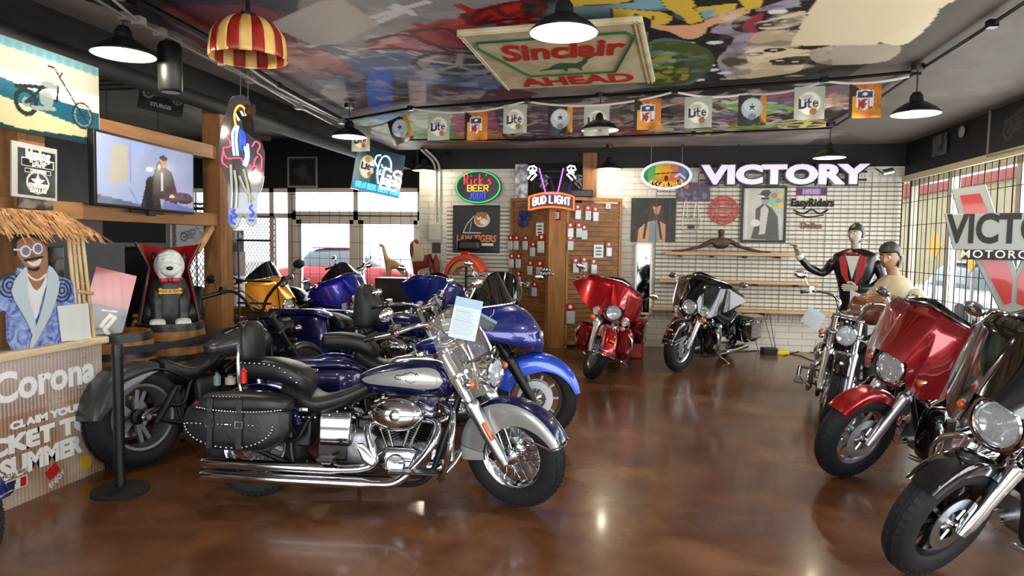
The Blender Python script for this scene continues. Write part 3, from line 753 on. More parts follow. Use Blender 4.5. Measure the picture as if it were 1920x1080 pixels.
    if d.fend:
        fe = F(arc_shell(wb, Rf, R1, hw, a0, a1, dep), 'front_fender', d.fendc or d.p1, sharp=60)
        if d.p2 and d.fend == 'deep':
            for s0, s1 in ((-1, -.42), (.42, 1)):
                F(arc_shell(wb, Rf, R1, hw, a0+2, a1-18, lambda t: dep(t)*.985, s0, s1, .004, .0015), 'colour_panel', d.p2, fe, sharp=60)
                F(arc_shell(wb, Rf, R1, hw, a1-17, a1-1, lambda t: .2, s0*1.0, s1, .005, .003), 'chrome_tip', TIPM, fe, sharp=60)
        if d.trim and d.fend in ('deep', 'tour'):
            g = G()
            for zz in ((-.0, .03) if d.fend == 'tour' else (0,)):
                P = []
                for j in range(13):
                    th_ = (j/12*2-1)*PI/2; a = math.radians(a0+2+zz*260); r = R1+.006-dep(0)*(1-abs(math.cos(th_))**.6)
                    P.append(V((wb+r*math.cos(a), (hw+.008)*math.copysign(abs(math.sin(th_))**.6, th_), Rf+r*math.sin(a))))
                for sd in (0, -1):
                    e = P[sd]; k2 = [V((e.x-.16*q, e.y*(1+.12*q), e.z+.05*q)) for q in (.3, .6, 1)]
                    P = (list(reversed(k2))+P) if sd == 0 else P+k2
                g.tube(P, .007, 6)
            F(g, 'fender_trim', CHROME, fe)
            if d.fend == 'tour':
                c = V((wb+(R1+.012)*math.cos(math.radians(38)), 0, Rf+(R1+.012)*math.sin(math.radians(38)))); F(G().sph(c, .03, sc=(1, 1.4, .5)), 'fender_lamp', AMBER, fe)
    # ---- headlight, nacelle
    H = A+u*.60+V((d.hx, 0, -.01)); hr = .088*(1+(d.fs-1)*.6)
    if d.head:
        hb = F(G().lathe([(0, -.13), (.03, -.125), (.065, -.1), (hr-.004, -.05), (hr, 0), (hr+.006, .012), (hr+.006, .024), (hr-.004, .03), (hr-.01, .022), (hr*.85, .0), (hr*.55, -.02), (.0, -.03)], H, (1, 0, -.04), 32), 'headlight', d.headm)
        F(G().lathe([(0, .034), (.04, .032), (hr-.012, .025), (hr-.008, .021), (.04, .028), (0, .03)], H, (1, 0, -.04), 28), 'lens', LGLASS, hb)
        g = G()
        g.sph(H+V((.0, 0, 0)), .018, 12, 8, (1.4, 1, 1)); g.cyl(H+V((-.03, 0, 0)), H, .012, 8)
        for i in range(5): g.tube([H+V((.004-.0*i, -hr*.8+hr*.4*i, -hr*.75*(1-abs(i-2)*.2))), H+V((.004, -hr*.8+hr*.4*i, hr*.75*(1-abs(i-2)*.2)))], .0015, 4)
        F(g, 'headlight_bulb', SATIN, hb)
        F(G().box(H+V((-.12, 0, .0)), (.1, .16, .1)), 'headlight_bracket', d.headm, bevel=.02)
    if d.lamps:
        def pl(g, sd): g.lathe([(0, -.06), (.03, -.05), (.052, -.01), (.055, .015), (.05, .018), (.045, .008), (.025, -.012), (0, -.016)], H+V((-.03, sd*.19, -.06)), (1, 0, -.04), 20); g.cyl(H+V((-.05, sd*.06, -.07)), H+V((-.05, sd*.19, -.09)), .016, 8)
        pair(pl, 'passing_lamp', CHROME, T, ST, [(lambda g, sd: g.lathe([(0, .02), (.045, .015), (.045, .012), (0, .017)], H+V((-.03, sd*.19, -.06)), (1, 0, -.04), 20), 'lens', LGLASS)])
        pair(lambda g, sd: g.sph(H+V((-.02, sd*.2, -.15)), .032, sc=(.8, 1.1, 1)), 'turn_signal', AMBER, T, ST)
        # bright fork shroud
        pair(lambda g, sd: g.box(A+u*.5+V((.01, sd*.11, 0)), (.03, .1, .26), Matrix.Rotation(-rk, 3, 'Y')), 'fork_cover', d.headm, T, ST, bevel=.02)
    elif d.head:
        pair(lambda g, sd: (g.sph(H+V((-.05, sd*.2, -.02)), .028, sc=(1.2, 1, 1)), g.cyl(H+V((-.07, sd*.05, -.02)), H+V((-.05, sd*.2, -.02)), .008, 6)), 'turn_signal', CHROME, T, ST, [(lambda g, sd: g.sph(H+V((-.025, sd*.2, -.02)), .021, sc=(.8, 1, 1)), 'lens', AMBER)])
    # ---- handlebar
    C = top+V((-.04, 0, .03))
    if d.bars == 'pull': pts = [(0, .09, .0), (.0, .1, .1), (-.03, .22, .15), (-.12, .36, .13), (-.26, .43, .10)]
    elif d.bars == 'ape': pts = [(0, .09, 0), (.05, .16, .18), (0, .3, .26), (-.1, .38, .22), (-.24, .42, .18)]
    elif d.bars == 'flat': pts = [(0, .05, 0), (.0, .12, .05), (.0, .26, .1), (-.06, .38, .1), (-.15, .45, .09)]
    elif d.bars == 'wide': pts = [(0, .06, 0), (0, .1, .06), (.02, .25, .09), (0, .4, .07), (-.05, .48, .05)]
    else: pts = [(0, .07, -.03), (.0, .1, .0), (-.05, .24, .03), (-.14, .38, .03), (-.24, .43, .01)]
    pts = [(x, y, z*(1+d.barh)) for x, y, z in pts]
    hbp = curve([C+V((p[0], -p[1], p[2])) for p in reversed(pts)]+[C+V(p) for p in pts], 5)
    hb = F(G().tube(hbp, .0135, 10), 'handlebar', d.bar_m)
    def grip(g, sd):
        e, q = C+V((pts[-1][0], sd*pts[-1][1], pts[-1][2])), C+V((pts[-2][0], sd*pts[-2][1], pts[-2][2])); v = (e-q).normalized()
        g.lathe([(0, -.12), (.017, -.12), (.019, -.08), (.017, -.04), (.019, 0), (.02, .02), (0, .025)], e, v, 12)
    pair(grip, 'grip', BLACK, hb, ST)
    def lev(g, sd):
        e, q = C+V((pts[-1][0], sd*pts[-1][1], pts[-1][2])), C+V((pts[-2][0], sd*pts[-2][1], pts[-2][2])); v = (e-q).normalized()
        b = e-v*.15; g.box(b, (.05, .04, .04)); g.tube(curve([b+V((.03, 0, 0)), b+V((.06, 0, 0))+v*.05, e+V((.045, 0, 0))], 4), .007, 6)
        g.box(b+V((.02, 0, .035)), (.05, .045, .03))
    pair(lev, 'lever', d.bar_m, hb, ST)
    def mir(g, sd):
        b = C+V((pts[-2][0], sd*pts[-2][1], pts[-2][2])); e = b+V((.06, sd*.1, .13)); g.tube(curve([b, b+V((.04, sd*.05, .06)), e], 4), .006, 6)
        g.sph(e+V((0, sd*.03, .01)), .055, 16, 8, (.28, 1.15, .7))
    if d.det: pair(mir, 'mirror', d.bar_m, hb, ST)
    if d.det:
        cb = G()
        for i, sd in enumerate((1, -1, 1)):
            b = C+V((pts[2][0], sd*pts[2][1]*.9, pts[2][2]-.01)); cb.tube(curve([b, b+V((.07, -sd*.05, -.02)), A+u*.6+V((.06, sd*.05, .04*i)), V((wb-.5, sd*.06, .55))], 6), .005, 5)
        F(cb, 'cables', BLACK if i else BLACK, hb)
    # ---- frame
    hdp = A+u*.5+V((-.07, 0, 0)); hdt = A+u*.68+V((-.07, 0, 0))
    g = G()
    for sd in (-1, 1):
        g.tube(curve([hdp, (wb-.42, sd*.09, .42), (wb-.52, sd*.11, .17), (wb-.75, sd*.12, .13), (.5, sd*.12, .13), (.3, sd*.12, .2), (.25, sd*.1, .45)], 6), .017, 8)
        g.tube(curve([(.0, sd*.12, Rr), (.15, sd*.12, Rr+.05), (.3, sd*.12, .38), (.42, sd*.1, .55), (.8, sd*.04, .68), hdt], 5), .016, 8)
        g.tube([(0, sd*.12, Rr), (.35, sd*.13, .2)], .017, 8)
    g.cyl(hdp, hdt, .032, 14)
    g.obj('frame', BLACK, T)
    # ---- engine
    ex, ez = .93, .27
    eg = G().body([(ex-.2, ez+.02, .06, .07, .08, 3), (ex-.16, ez+.02, .1, .12, .12, 3), (ex-.02, ez+.01, .115, .15, .13, 2.6), (ex+.12, ez, .11, .13, .12, 2.8), (ex+.17, ez, .07, .08, .08, 3)]).obj('engine', d.cyl, T)
    G().body([(ex-.42, ez+.06, .05, .06, .08, 3), (ex-.38, ez+.06, .09, .12, .12, 4), (ex-.2, ez+.06, .1, .13, .13, 4), (ex-.14, ez+.06, .08, .1, .1, 3)]).obj('gearbox', d.cyl, eg)
    for sd, ang in ((-1, -24), (1, 24)):
        r3 = Matrix.Rotation(math.radians(ang), 3, 'Y'); b = V((ex, 0, ez)); ax = r3 @ V((0, 0, 1))
        prof = [(.06, .11)]
        for i in range(11): z = .125+i*.0155; prof += [(.062, z), (.1, z+.002), (.1, z+.007), (.062, z+.009)]
        cy, rk_, pr = G(), G(), G()
        cy.lathe(prof, b, ax, 20)
        rk_.box(b+ax*.325, (.15, .16, .05), r3); rk_.box(b+ax*.362, (.11, .12, .03), r3)
        for q in (-.028, .028):
            p0 = b+V((q*.6+sd*.03, -.115, .03)); p1 = b+ax*.3+V((q, -.1, 0)); pr.cyl(p0, p1, .009, 8)
        cy.obj('cylinder', FINM, eg, sharp=25); rk_.obj('rocker_cover', d.eng, eg, bevel=.016, seg=3); pr.obj('pushrod_tubes', CHROME, eg)
    G().lathe([(0, .165), (.05, .162), (.06, .15), (.06, .135), (.085, .13), (.095, .11), (.095, .07)], (ex+.0, 0, ez-.01), (0, -1, 0), 28).body([(ex-.12, ez+.0, .03, .04, .04, 3), (ex-.05, ez, .05, .09, .08, 3), (ex+.08, ez+.01, .05, .08, .08, 3), (ex+.15, ez+.01, .02, .05, .05, 3)], oy=-.1).obj('cam_cover', d.eng, eg)
    G().body([(ex-.5, ez+.02, .02, .06, .06, 3), (ex-.44, ez+.02, .045, .11, .11, 3), (ex-.25, ez+.01, .05, .12, .12, 3.5), (ex+.02, ez-.01, .05, .1, .1, 3), (ex+.12, ez-.01, .045, .09, .09, 2.6), (ex+.18, ez-.01, .02, .05, .05, 2.5)], oy=.16).obj('primary_cover', d.eng, eg)
    G().sph((ex+.005, -.165, ez+.285), 1, 28, 16, (.16, .06, .1)).lathe([(.03, 0), (.034, .01), (.02, .016), (0, .017)], (ex+.005, -.215, ez+.285), (0, -1, 0), 20).obj('air_cleaner', d.eng, eg)
    G().cyl((ex, -.05, ez+.28), (ex, -.14, ez+.28), .045, 14).obj('intake', d.eng, eg); G().cyl((ex+.17, -.02, ez-.04), (ex+.26, -.02, ez-.04), .04, 16).obj('oil_filter', d.eng, eg)
    # horn, oil tank, regulators
    G().body([(.42, .45, .09, .09, .1, 3), (.45, .45, .13, .11, .12, 4), (.62, .45, .13, .11, .12, 4), (.66, .45, .09, .09, .1, 3)]).obj('oil_tank', d.eng, T)
    G().box((.52, .0, .32), (.2, .2, .14)).box((.72, 0, .46), (.12, .12, .1)).box((.3, 0, .42), (.14, .14, .2)).obj('battery_tray', BLACK, T, bevel=.015)
    # ---- exhaust
    pm = CHROME if d.pipe != 'black' else DKMET
    if d.pipe in ('dual', 'black'):
        e0 = -.25 if d.pipe == 'dual' else .25
        g = G(); y = -.2
        P = curve([(ex-.12, -.1, ez+.23), (ex-.17, -.17, ez+.2), (ex-.13, y, ez+.08), (ex-.12, y, ez-.0), (ex-.2, y, .235), (ex-.32, y, .225)], 6); g.tube(P, .024, 12)
        g.lathe([(.024, 0), (.033, .05), (.033, .2), (.03, ex-.32-e0), (.0, ex-.32-e0)][:3]+[(.033, ex-.32-e0-.02), (.028, ex-.32-e0), (.02, ex-.32-e0-.01), (0, ex-.32-e0-.05)], (ex-.32, y, .225), (-1, 0, .005), 16)
        g.obj('exhaust_pipe', pm, T); g = G()
        P = curve([(ex+.13, -.08, ez+.25), (ex+.24, -.14, ez+.24), (ex+.24, y, ez+.14), (ex+.14, y, ez-.0), (ex+.02, y-.01, .165), (ex-.12, y-.01, .15)], 6); g.tube(P, .024, 12)
        L = ex-.12-e0+.0; g.lathe([(.024, 0), (.034, .06), (.034, L-.02), (.029, L), (.02, L-.01), (0, L-.05)], (ex-.12, y-.01, .15), (-1, 0, .005), 16)
        g.obj('exhaust_pipe', pm, T)
        g = G()
        for i in range(9): g.box((ex-.18+.0*i, -.226, ez+.16-.017*i), (.05, .006, .006)) if False else None
        g.body([(ex-.21, ez+.1, .008, .02, .02, 3), (ex-.17, ez+.07, .01, .045, .06, 3), (ex-.12, ez+.03, .01, .03, .05, 3)], oy=-.228).obj('heat_shield', CHROME, T)
    else:
        for sd in (-1, 1):
            g = G(); y = sd*.22
            g.tube(curve([(ex+sd*-.12, sd*.09, ez+.23), (ex+.05*sd, sd*.17, ez+.1), (ex, y, .2), (.7, y, .17), (.55, y, .17)], 6), .024, 10)
            g.lathe([(.024, 0), (.045, .06), (.047, .75), (.04, .82), (.03, .8), (0, .72)], (.55, y, .17), (-1, 0, .01), 16)
            g.obj('exhaust_pipe', pm, T)
    # ---- tank
    if d.tankb:
        tk = G().body([(wb-.98, .755, .02, .015, .04, 2), (wb-.94, .745, .07, .05, .07, 2.1), (wb-.8, .755, .13, .09, .1, 2.3), (wb-.62, .765, .16, .12, .115, 2.4), (wb-.5, .765, .158, .115, .12, 2.4), (wb-.41, .75, .12, .08, .1, 2.3), (wb-.37, .74, .04, .03, .04, 2)], 36, 40)
        tko = tk.obj('fuel_tank', d.p1, T)
        if d.p2:
            for sd in (-1, 1):
                P = []
                for i in range(25):
                    t = i/24; x = wb-.95+.52*t
                    hgt = (.085*math.sin(PI*min(1, t**.8*.94+.03))**.7) if t < .85 else .085*math.sqrt(max(0, 1-((t-.8)/.2)**2))
                    hgt = .088*(t**.55)*(1-max(0, (t-.75)/.25)**2.2)**.5+.002; row = []
                    hw = np.interp(x, [wb-.98, wb-.94, wb-.8, wb-.62, wb-.5, wb-.41, wb-.37], [.02, .07, .13, .16, .158, .12, .04]); hw = hermite(np.array([x]), [wb-.98, wb-.94, wb-.8, wb-.62, wb-.5, wb-.41, wb-.37], [.02, .07, .13, .16, .158, .12, .04])[0]
                    xs7 = [wb-.98, wb-.94, wb-.8, wb-.62, wb-.5, wb-.41, wb-.37]
                    hu = hermite(np.array([x]), xs7, [.015, .05, .09, .12, .115, .08, .03])[0]; hdn = hermite(np.array([x]), xs7, [.04, .07, .1, .115, .12, .1, .04])[0]; zc = hermite(np.array([x]), xs7, [.755, .745, .755, .765, .765, .75, .74])[0]
                    for j in range(9):
                        z = -hgt*.72+hgt*1.62*j/8; lim = hu if z > 0 else hdn; q = max(0, 1-(abs(z)/max(lim, .01))**2.35)**(1/2.35)
                        row.append(V((x, sd*(hw*q+.004), zc+z)))
                    P.append(row)
                G().solid(P, .002*(1 if sd < 0 else -1)).obj('colour_panel', d.p2, tko, sharp=60)
        # emblem on both sides
        g = G()
        for sd in (-1, 1):
            y = sd*.166; z0 = .775; x0 = wb-.62
            for P in ([(-.09, .012), (.1, .012)], [(-.09, -.012), (.1, -.012)], [(-.09, .012), (-.1, 0), (-.09, -.012)], [(.1, .012), (.11, 0), (.1, -.012)], [(-.03, .02), (0, .034), (.03, .02), (.03, -.02), (0, -.034), (-.03, -.02), (-.03, .02)], [(-.05, .012), (-.03, .028)], [(.05, .012), (.03, .028)]):
                g.tube([V((x0+a, y-sd*abs(a)*.06, z0+b)) for a, b in P], .0022, 4)
        if d.det: g.obj('tank_emblem', BLKGL if d.p2 else CHROME, tko)
        G().body([(wb-.8, .845, .02, .02, .03, 3), (wb-.74, .868, .045, .022, .03, 3), (wb-.55, .885, .055, .025, .04, 3), (wb-.45, .862, .04, .02, .03, 3)]).lathe([(.05, 0), (.052, .02), (.045, .028), (0, .03)], (wb-.6, 0, .895), (-.3, 0, 1), 24).lathe([(.03, 0), (.03, .015), (0, .02)], (wb-.5, .07, .875), (0, .15, 1), 16).obj('console', CHROME if d.eng is CHROME else BLKGL, T)
    # ---- seat
    if d.seat:
        st = G().body([(.16, .66, .05, .03, .08, 2.5), (.2, .66, .12, .07, .12, 2.6), (.32, .62, .155, .055, .1, 2.6), (.42, .6, .16, .045, .08, 2.6), (.55, .625, .13, .05, .07, 2.4), (.68, .68, .09, .05, .06, 2.2), (.76, .72, .04, .03, .04, 2)], 32, 40).obj('seat', LEATHER, T)
        pil = None
        if d.seat == 'two':
            pil = G().body([(-.1, .79, .06, .03, .05, 3), (-.07, .795, .11, .06, .07, 3), (.07, .80, .125, .065, .08, 3), (.2, .785, .13, .06, .09, 3), (.3, .75, .12, .05, .1, 3), (.35, .71, .06, .03, .07, 3)], 32, 30).obj('pillion_seat', LEATHER, T)
        if d.studs:
            g = G()
            for sd in (-1, 1):
                for i in range(15):
                    t = i/14; g.sph(hermite_pt([(.22, .145, .63), (.26, .163, .56), (.33, .17, .52), (.45, .168, .52), (.6, .12, .575)], t, sd), .0074, 8, 5)
                for i in range(12):
                    t = i/11; g.sph(hermite_pt([(-.08, .114, .83), (.04, .131, .83), (.16, .137, .815), (.29, .128, .72)], t, sd), .0074, 8, 5)
            g.obj('studs', CHROME, st)
            G().box((.36, -.172, .565), (.05, .004, .018)).sph((.36, -.174, .565), .013, sc=(1.6, .3, 1)).obj('badge', SATIN, st)
        g = G().lathe([(.045, 0), (.02, .008), (.0, .01)], (.4, 0, .64), (0, 0, 1))
    # ---- rear fender, lamp, plate
    if d.rearf:
        rf = arc_shell(0, Rr, Rr+.055, d.wr/2+.035, d.rfa[0], d.rfa[1], lambda t: .07+.1*math.sin(PI*t)).obj('rear_fender', d.p1, T, sharp=60)
        if d.plate: G().box((-Rr-.08, 0, Rr+.22), (.05, .08, .06)).obj('tail_lamp', REDL, rf, bevel=.015)
        if d.plate: G().bx((-Rr-.085, -.09, Rr+.03), (-Rr-.08, .09, Rr+.15)).obj('number_plate', BLACK, rf)
        if d.plate: pair(lambda g, sd: (g.sph((-Rr*.8, sd*.2, Rr+.25), .03, sc=(1.3, 1, 1)), g.cyl((-Rr*.78, sd*.08, Rr+.25), (-Rr*.78, sd*.2, Rr+.25), .008, 6)), 'rear_signal', CHROME, T, None, [(lambda g, sd: g.sph((-Rr*.8-.026, sd*.2, Rr+.25), .023, sc=(.8, 1, 1)), 'lens', REDL)])
        pair(lambda g, sd: g.tube(curve([(.32, sd*(d.wr/2+.05), .55), (.1, sd*(d.wr/2+.055), .66), (-.15, sd*(d.wr/2+.05), .62)], 5), .016, 8, flat=.5), 'fender_strut', CHROME if d.eng is CHROME else BLACK, rf)
        if not d.bag: pair(lambda g, sd: g.lathe([(.02, 0), (.023, .02), (.023, .25), (.016, .3)], (.05, sd*.15, .28), (.55, 0, .7), 12), 'shock_absorber', CHROME if d.eng is CHROME else BLACK, T)
        pair(lambda g, sd: g.lathe([(0, .0), (.022, 0), (.03, .02), (.03, .05), (.02, .06), (0, .06)], (0, sd*.1, Rr), (0, sd, 0), 16), 'axle_cover', CHROME, T)
    # ---- foot controls, guard, stand
    def boards(g, sd): g.box((wb-.55, sd*.3, .25), (.3, .09, .014)); g.cyl((wb-.6, sd*.1, .24), (wb-.6, sd*.3, .24), .012, 8)
    def pegs(g, sd): g.box((.55, sd*.27, .3), (.1, .09, .02)); g.cyl((.55, sd*.12, .3), (.55, sd*.25, .3), .012, 8)
    if o.get('pegs', True):
        pair(boards, 'footboard', BLACK if d.eng is not CHROME else DKMET, T, bevel=.004)
        pair(pegs, 'passenger_peg', BLACK if d.eng is not CHROME else DKMET, T, bevel=.004)
        pair(lambda g, sd: (g.tube(curve([(wb-.42, sd*.2, .24), (wb-.36, sd*.27, .3), (wb-.34, sd*.31, .36)], 4), .009, 8), g.lathe([(0, 0), (.019, 0), (.021, .05), (.019, .1), (0, .105)], (wb-.34, sd*.31, .33), (0, 0, 1), 12)), 'pedal', CHROME, T)
    if d.guard:
        pair(lambda g, sd: g.tube(curve([(wb-.44, sd*.06, .62), (wb-.36, sd*.2, .6), (wb-.33, sd*.33, .52), (wb-.34, sd*.35, .38), (wb-.4, sd*.24, .22), (wb-.45, sd*.1, .16)], 6), .017, 10), 'engine_guard', CHROME, T)
    if d.stand:
        G().tube(curve([(.62, .1, .13), (.6, .2, .08), (.57, .27, .035)], 4), .012, 8).sph((.57, .28, .03), .03, sc=(1.3, .9, .3)).obj('kickstand', CHROME if d.eng is CHROME else BLACK, T)
    if d.lowers:
        pair(lambda g, sd: g.body([(wb-.5, .42, .05, .16, .14, 3), (wb-.44, .42, .1, .2, .2, 3), (wb-.36, .44, .1, .18, .2, 3), (wb-.31, .46, .06, .12, .15, 3)], oy=sd*.25), 'lower_fairing', d.lowers, T, None, [(lambda g, sd: g.box((wb-.325, sd*.25, .42), (.02, .12, .16)), 'vent', BLKMATTE)])
    # ---- bags
    if d.bag == 'leather':
        for sd in (-1, 1):
            y = sd*.24
            bg = G().body([(-.46, .43, .03, .08, .06, 3), (-.42, .44, .07, .14, .13, 3), (-.22, .44, .085, .17, .165, 3.4), (.02, .44, .085, .17, .165, 3.4), (.14, .46, .07, .15, .13, 3), (.19, .47, .03, .08, .07, 3)], 36, 34, oy=y).obj('saddlebag', LEATHER, T)
            G().body([(-.36, .58, .04, .04, .03, 3), (-.33, .585, .09, .075, .04, 3), (-.15, .595, .098, .085, .055, 3), (.05, .6, .098, .08, .055, 3), (.17, .6, .07, .05, .05, 3), (.2, .6, .03, .03, .03, 3)], 36, 30, oy=y).obj('bag_lid', LEATHER, bg)
            ye = y+sd*.089
            for x in (-.26, -.08):
                s2, bk = G(), G()
                s2.bx((x-.018, ye, .3), (x+.018, ye+sd*.008, .56)); s2.bx((x-.018, y+sd*.1, .54), (x+.018, y+sd*.106, .64))
                for a, b_ in (((-.022, .445), (.022, .45)), ((-.022, .485), (.022, .49)), ((-.024, .445), (-.019, .49)), ((.019, .445), (.024, .49))):
                    bk.bx((x+a[0], ye+sd*.007, a[1]), (x+b_[0], ye+sd*.014, b_[1]))
                s2.obj('strap', LEATHER, bg, bevel=.002); bk.obj('buckle', CHROME, bg)
            g = G()
            def onbag(x, z, zc, hu, hdn, hw, e): q = max(0, 1-(abs(z-zc)/(hu if z > zc else hdn))**e)**(1/e); return y+sd*(hw*q+.001)
            for i in range(30):   # lid edge
                t = i/29; x = -.345+.51*t; z = .565-.0*t+.02*(t-.5)**2*4; g.sph((x, y+sd*.099*(1 if .08 < t < .93 else .9), z-.01), .0078, 8, 5)
            for i in range(26):   # outline of the bag body
                a = PI*1.02+PI*.96*i/25; x, z = -.15+.27*math.cos(a), .47+.165*math.sin(a); g.sph((x, onbag(x, z, .44, .17, .165, .086, 3.4), z), .0078, 8, 5)
            for i in range(16):
                x = -.4+.4*i/15
                if not any(abs(x-q) < .035 for q in (-.26, -.08)): g.sph((x, onbag(x, .465, .44, .17, .165, .088, 3.4), .465), .0072, 8, 5)
            for i in range(9): x = -.25+.16*i/8; g.sph((x, y+sd*.085, .652), .005, 8, 5)
            g.sph((-.17, ye, .465), .015, sc=(1.6, .5, .8)); g.obj('studs', CHROME, bg)
            BT = Matrix.Translation((.12, 0, .085)) @ Matrix.Diagonal((1, 1, .86, 1))
            for q_ in [bg]+list(bg.children): q_.data.transform(BT)
    elif d.bag:
        bm_ = d.bag
        for sd in (-1, 1):
            y = sd*.27
            kz = d.bagz; bg = G().body([(-.47, .45, .04, .07*kz, .1, 3), (-.43, .45, .09, .13*kz, .16, 3.4), (-.2, .44, .11, .17*kz, .17, 4), (.1, .44, .11, .18*kz, .16, 4), (.22, .47, .08, .14*kz, .1, 3), (.28, .5, .03, .06, .05, 3)], 32, 34, oy=y).obj('saddlebag', bm_, T)
            G().body([(-.46, .6, .03, .02, .01, 3), (-.42, .6, .1, .045, .012, 3.4), (.1, .612, .118, .05, .012, 4), (.22, .6, .09, .03, .012, 3), (.27, .58, .03, .02, .01, 3)], 32, 26, oy=y).xf(Matrix.Translation((0, 0, (kz-1)*.17))).obj('bag_lid', bm_, bg)
            G().tube(curve([(-.42, y+sd*.09, .33), (-.2, y+sd*.125, .31), (.1, y+sd*.125, .31), (.2, y+sd*.09, .35)], 5), .009, 8).obj('bag_rail', CHROME, bg)
            G().box((-.1, y+sd*.113, .58), (.12, .01, .03)).obj('latch', CHROME, bg, bevel=.003)
            G().box((-.3, y+sd*.104, .42), (.1, .01, .022)).obj('reflector', REDL, bg, bevel=.002)
    if d.trunk:
        tb = G().body([(-.6, .93, .18, .08, .12, 3), (-.56, .93, .26, .14, .16, 4), (-.3, .93, .27, .15, .16, 4), (-.18, .93, .24, .13, .15, 4), (-.14, .93, .15, .08, .1, 3)]).obj('trunk', d.p1, T)
        G().body([(-.16, .95, .1, .1, .1, 3), (-.13, .95, .17, .13, .14, 3), (-.08, .95, .15, .11, .12, 3), (-.05, .94, .07, .06, .08, 3)]).obj('backrest', LEATHER, T)
    if d.back:
        bz, bxx = d.back
        g = G()
        for sd in (-1, 1): g.tube(curve([(-.05, sd*.13, .62), (bxx-.02, sd*.125, .75), (bxx-.03, sd*.12, bz-.05), (bxx-.03, sd*.06, bz+.05)], 5)+[V((bxx-.03, 0, bz+.055))], .011, 8)
        sb = g.obj('sissy_bar', CHROME if d.eng is CHROME else BLACK, T)
        G().body([(bz-.14, bxx, .06, .02, .02, 3), (bz-.12, bxx, .12, .045, .03, 3), (bz, bxx-.005, .135, .055, .03, 2.6), (bz+.08, bxx-.01, .12, .045, .03, 2.6), (bz+.12, bxx-.01, .06, .02, .02, 3)], 28, 24, ax='z').xf(Matrix.Identity(4)).obj('backrest', LEATHER, sb) if False else \
        G().add(*body_up([(bz+dz_*d.backh, bxx-xo_, w_*(1+.25*(d.backh-1)), q1_*d.backw**k_, q2_*d.backw**k_, e_) for dz_, xo_, w_, q1_, q2_, e_, k_ in ((-.14, 0, .06, .02, .02, 3, 1), (-.12, 0, .12, .045, .03, 3, 1), (0, .005, .135, .055, .03, 2.6, 1), (.08, .01, .12, .045, .03, 2.6, .5), (.12, .01, .06, .02, .02, 3, 0))])).obj('backrest', LEATHER if d.backw == 1 else GREYV, sb)
    # ---- fairings
    if d.fairing:
        batwing(T, d, H, ST, A, u, wb)
    if d.shield:
        # touring windshield clamped to the fork
        P = []
        for i in range(17):
            v_ = i/16; row = []
            for j in range(21):
                q = j/10-1; w = .21*(1-.0*v_)*(.75+.5*math.sin(PI*(.15+.6*v_)))*(1-.25*max(0, v_-.75)**2*16*.2); y = q*w
                tz = .52*v_-.05*(abs(q)**3)*v_-.03*q*q
                row.append(H+V((.02-.2*v_-.10*q*q, y, .0-.1+tz)))
            P.append(row)
        ws = F(G().solid(P, .004), 'windshield', GLASS if d.shield == 'clear' else TINT, sharp=60)
        g = G()
        for sd in (-1, 1): g.tube([H+V((-.05, sd*.1, -.08)), H+V((-.07, sd*.11, .12)), H+V((-.13, sd*.1, .25))], .007, 6)
        g.tube([P[-1][j]+V((0, 0, 0)) for j in range(21)], .004, 5)
        g.tube([H+V((-.075, -.17, .1)), H+V((-.03, -.08, .1)), H+V((-.03, .08, .1)), H+V((-.075, .17, .1))], .011, 6)
        F(g, 'windshield_bracket', CHROME, ws)
    return T
def body_up(st, n=28, m=24):
    """vertical loft: z, xc, halfwidth(y), back, front, exponent"""
    g = G().body([(r[0], r[1], r[2], r[3], r[4], r[5]) for r in st], n, m)
    return [V((p.z, p.y, p.x)) for p in g.v], g.f
def hermite_pt(P, t, sd):
    x = np.linspace(0, 1, len(P)); q = [hermite(np.array([t]), x, [p[k] for p in P])[0] for k in range(3)]; return V((q[0], sd*q[1], q[2]))
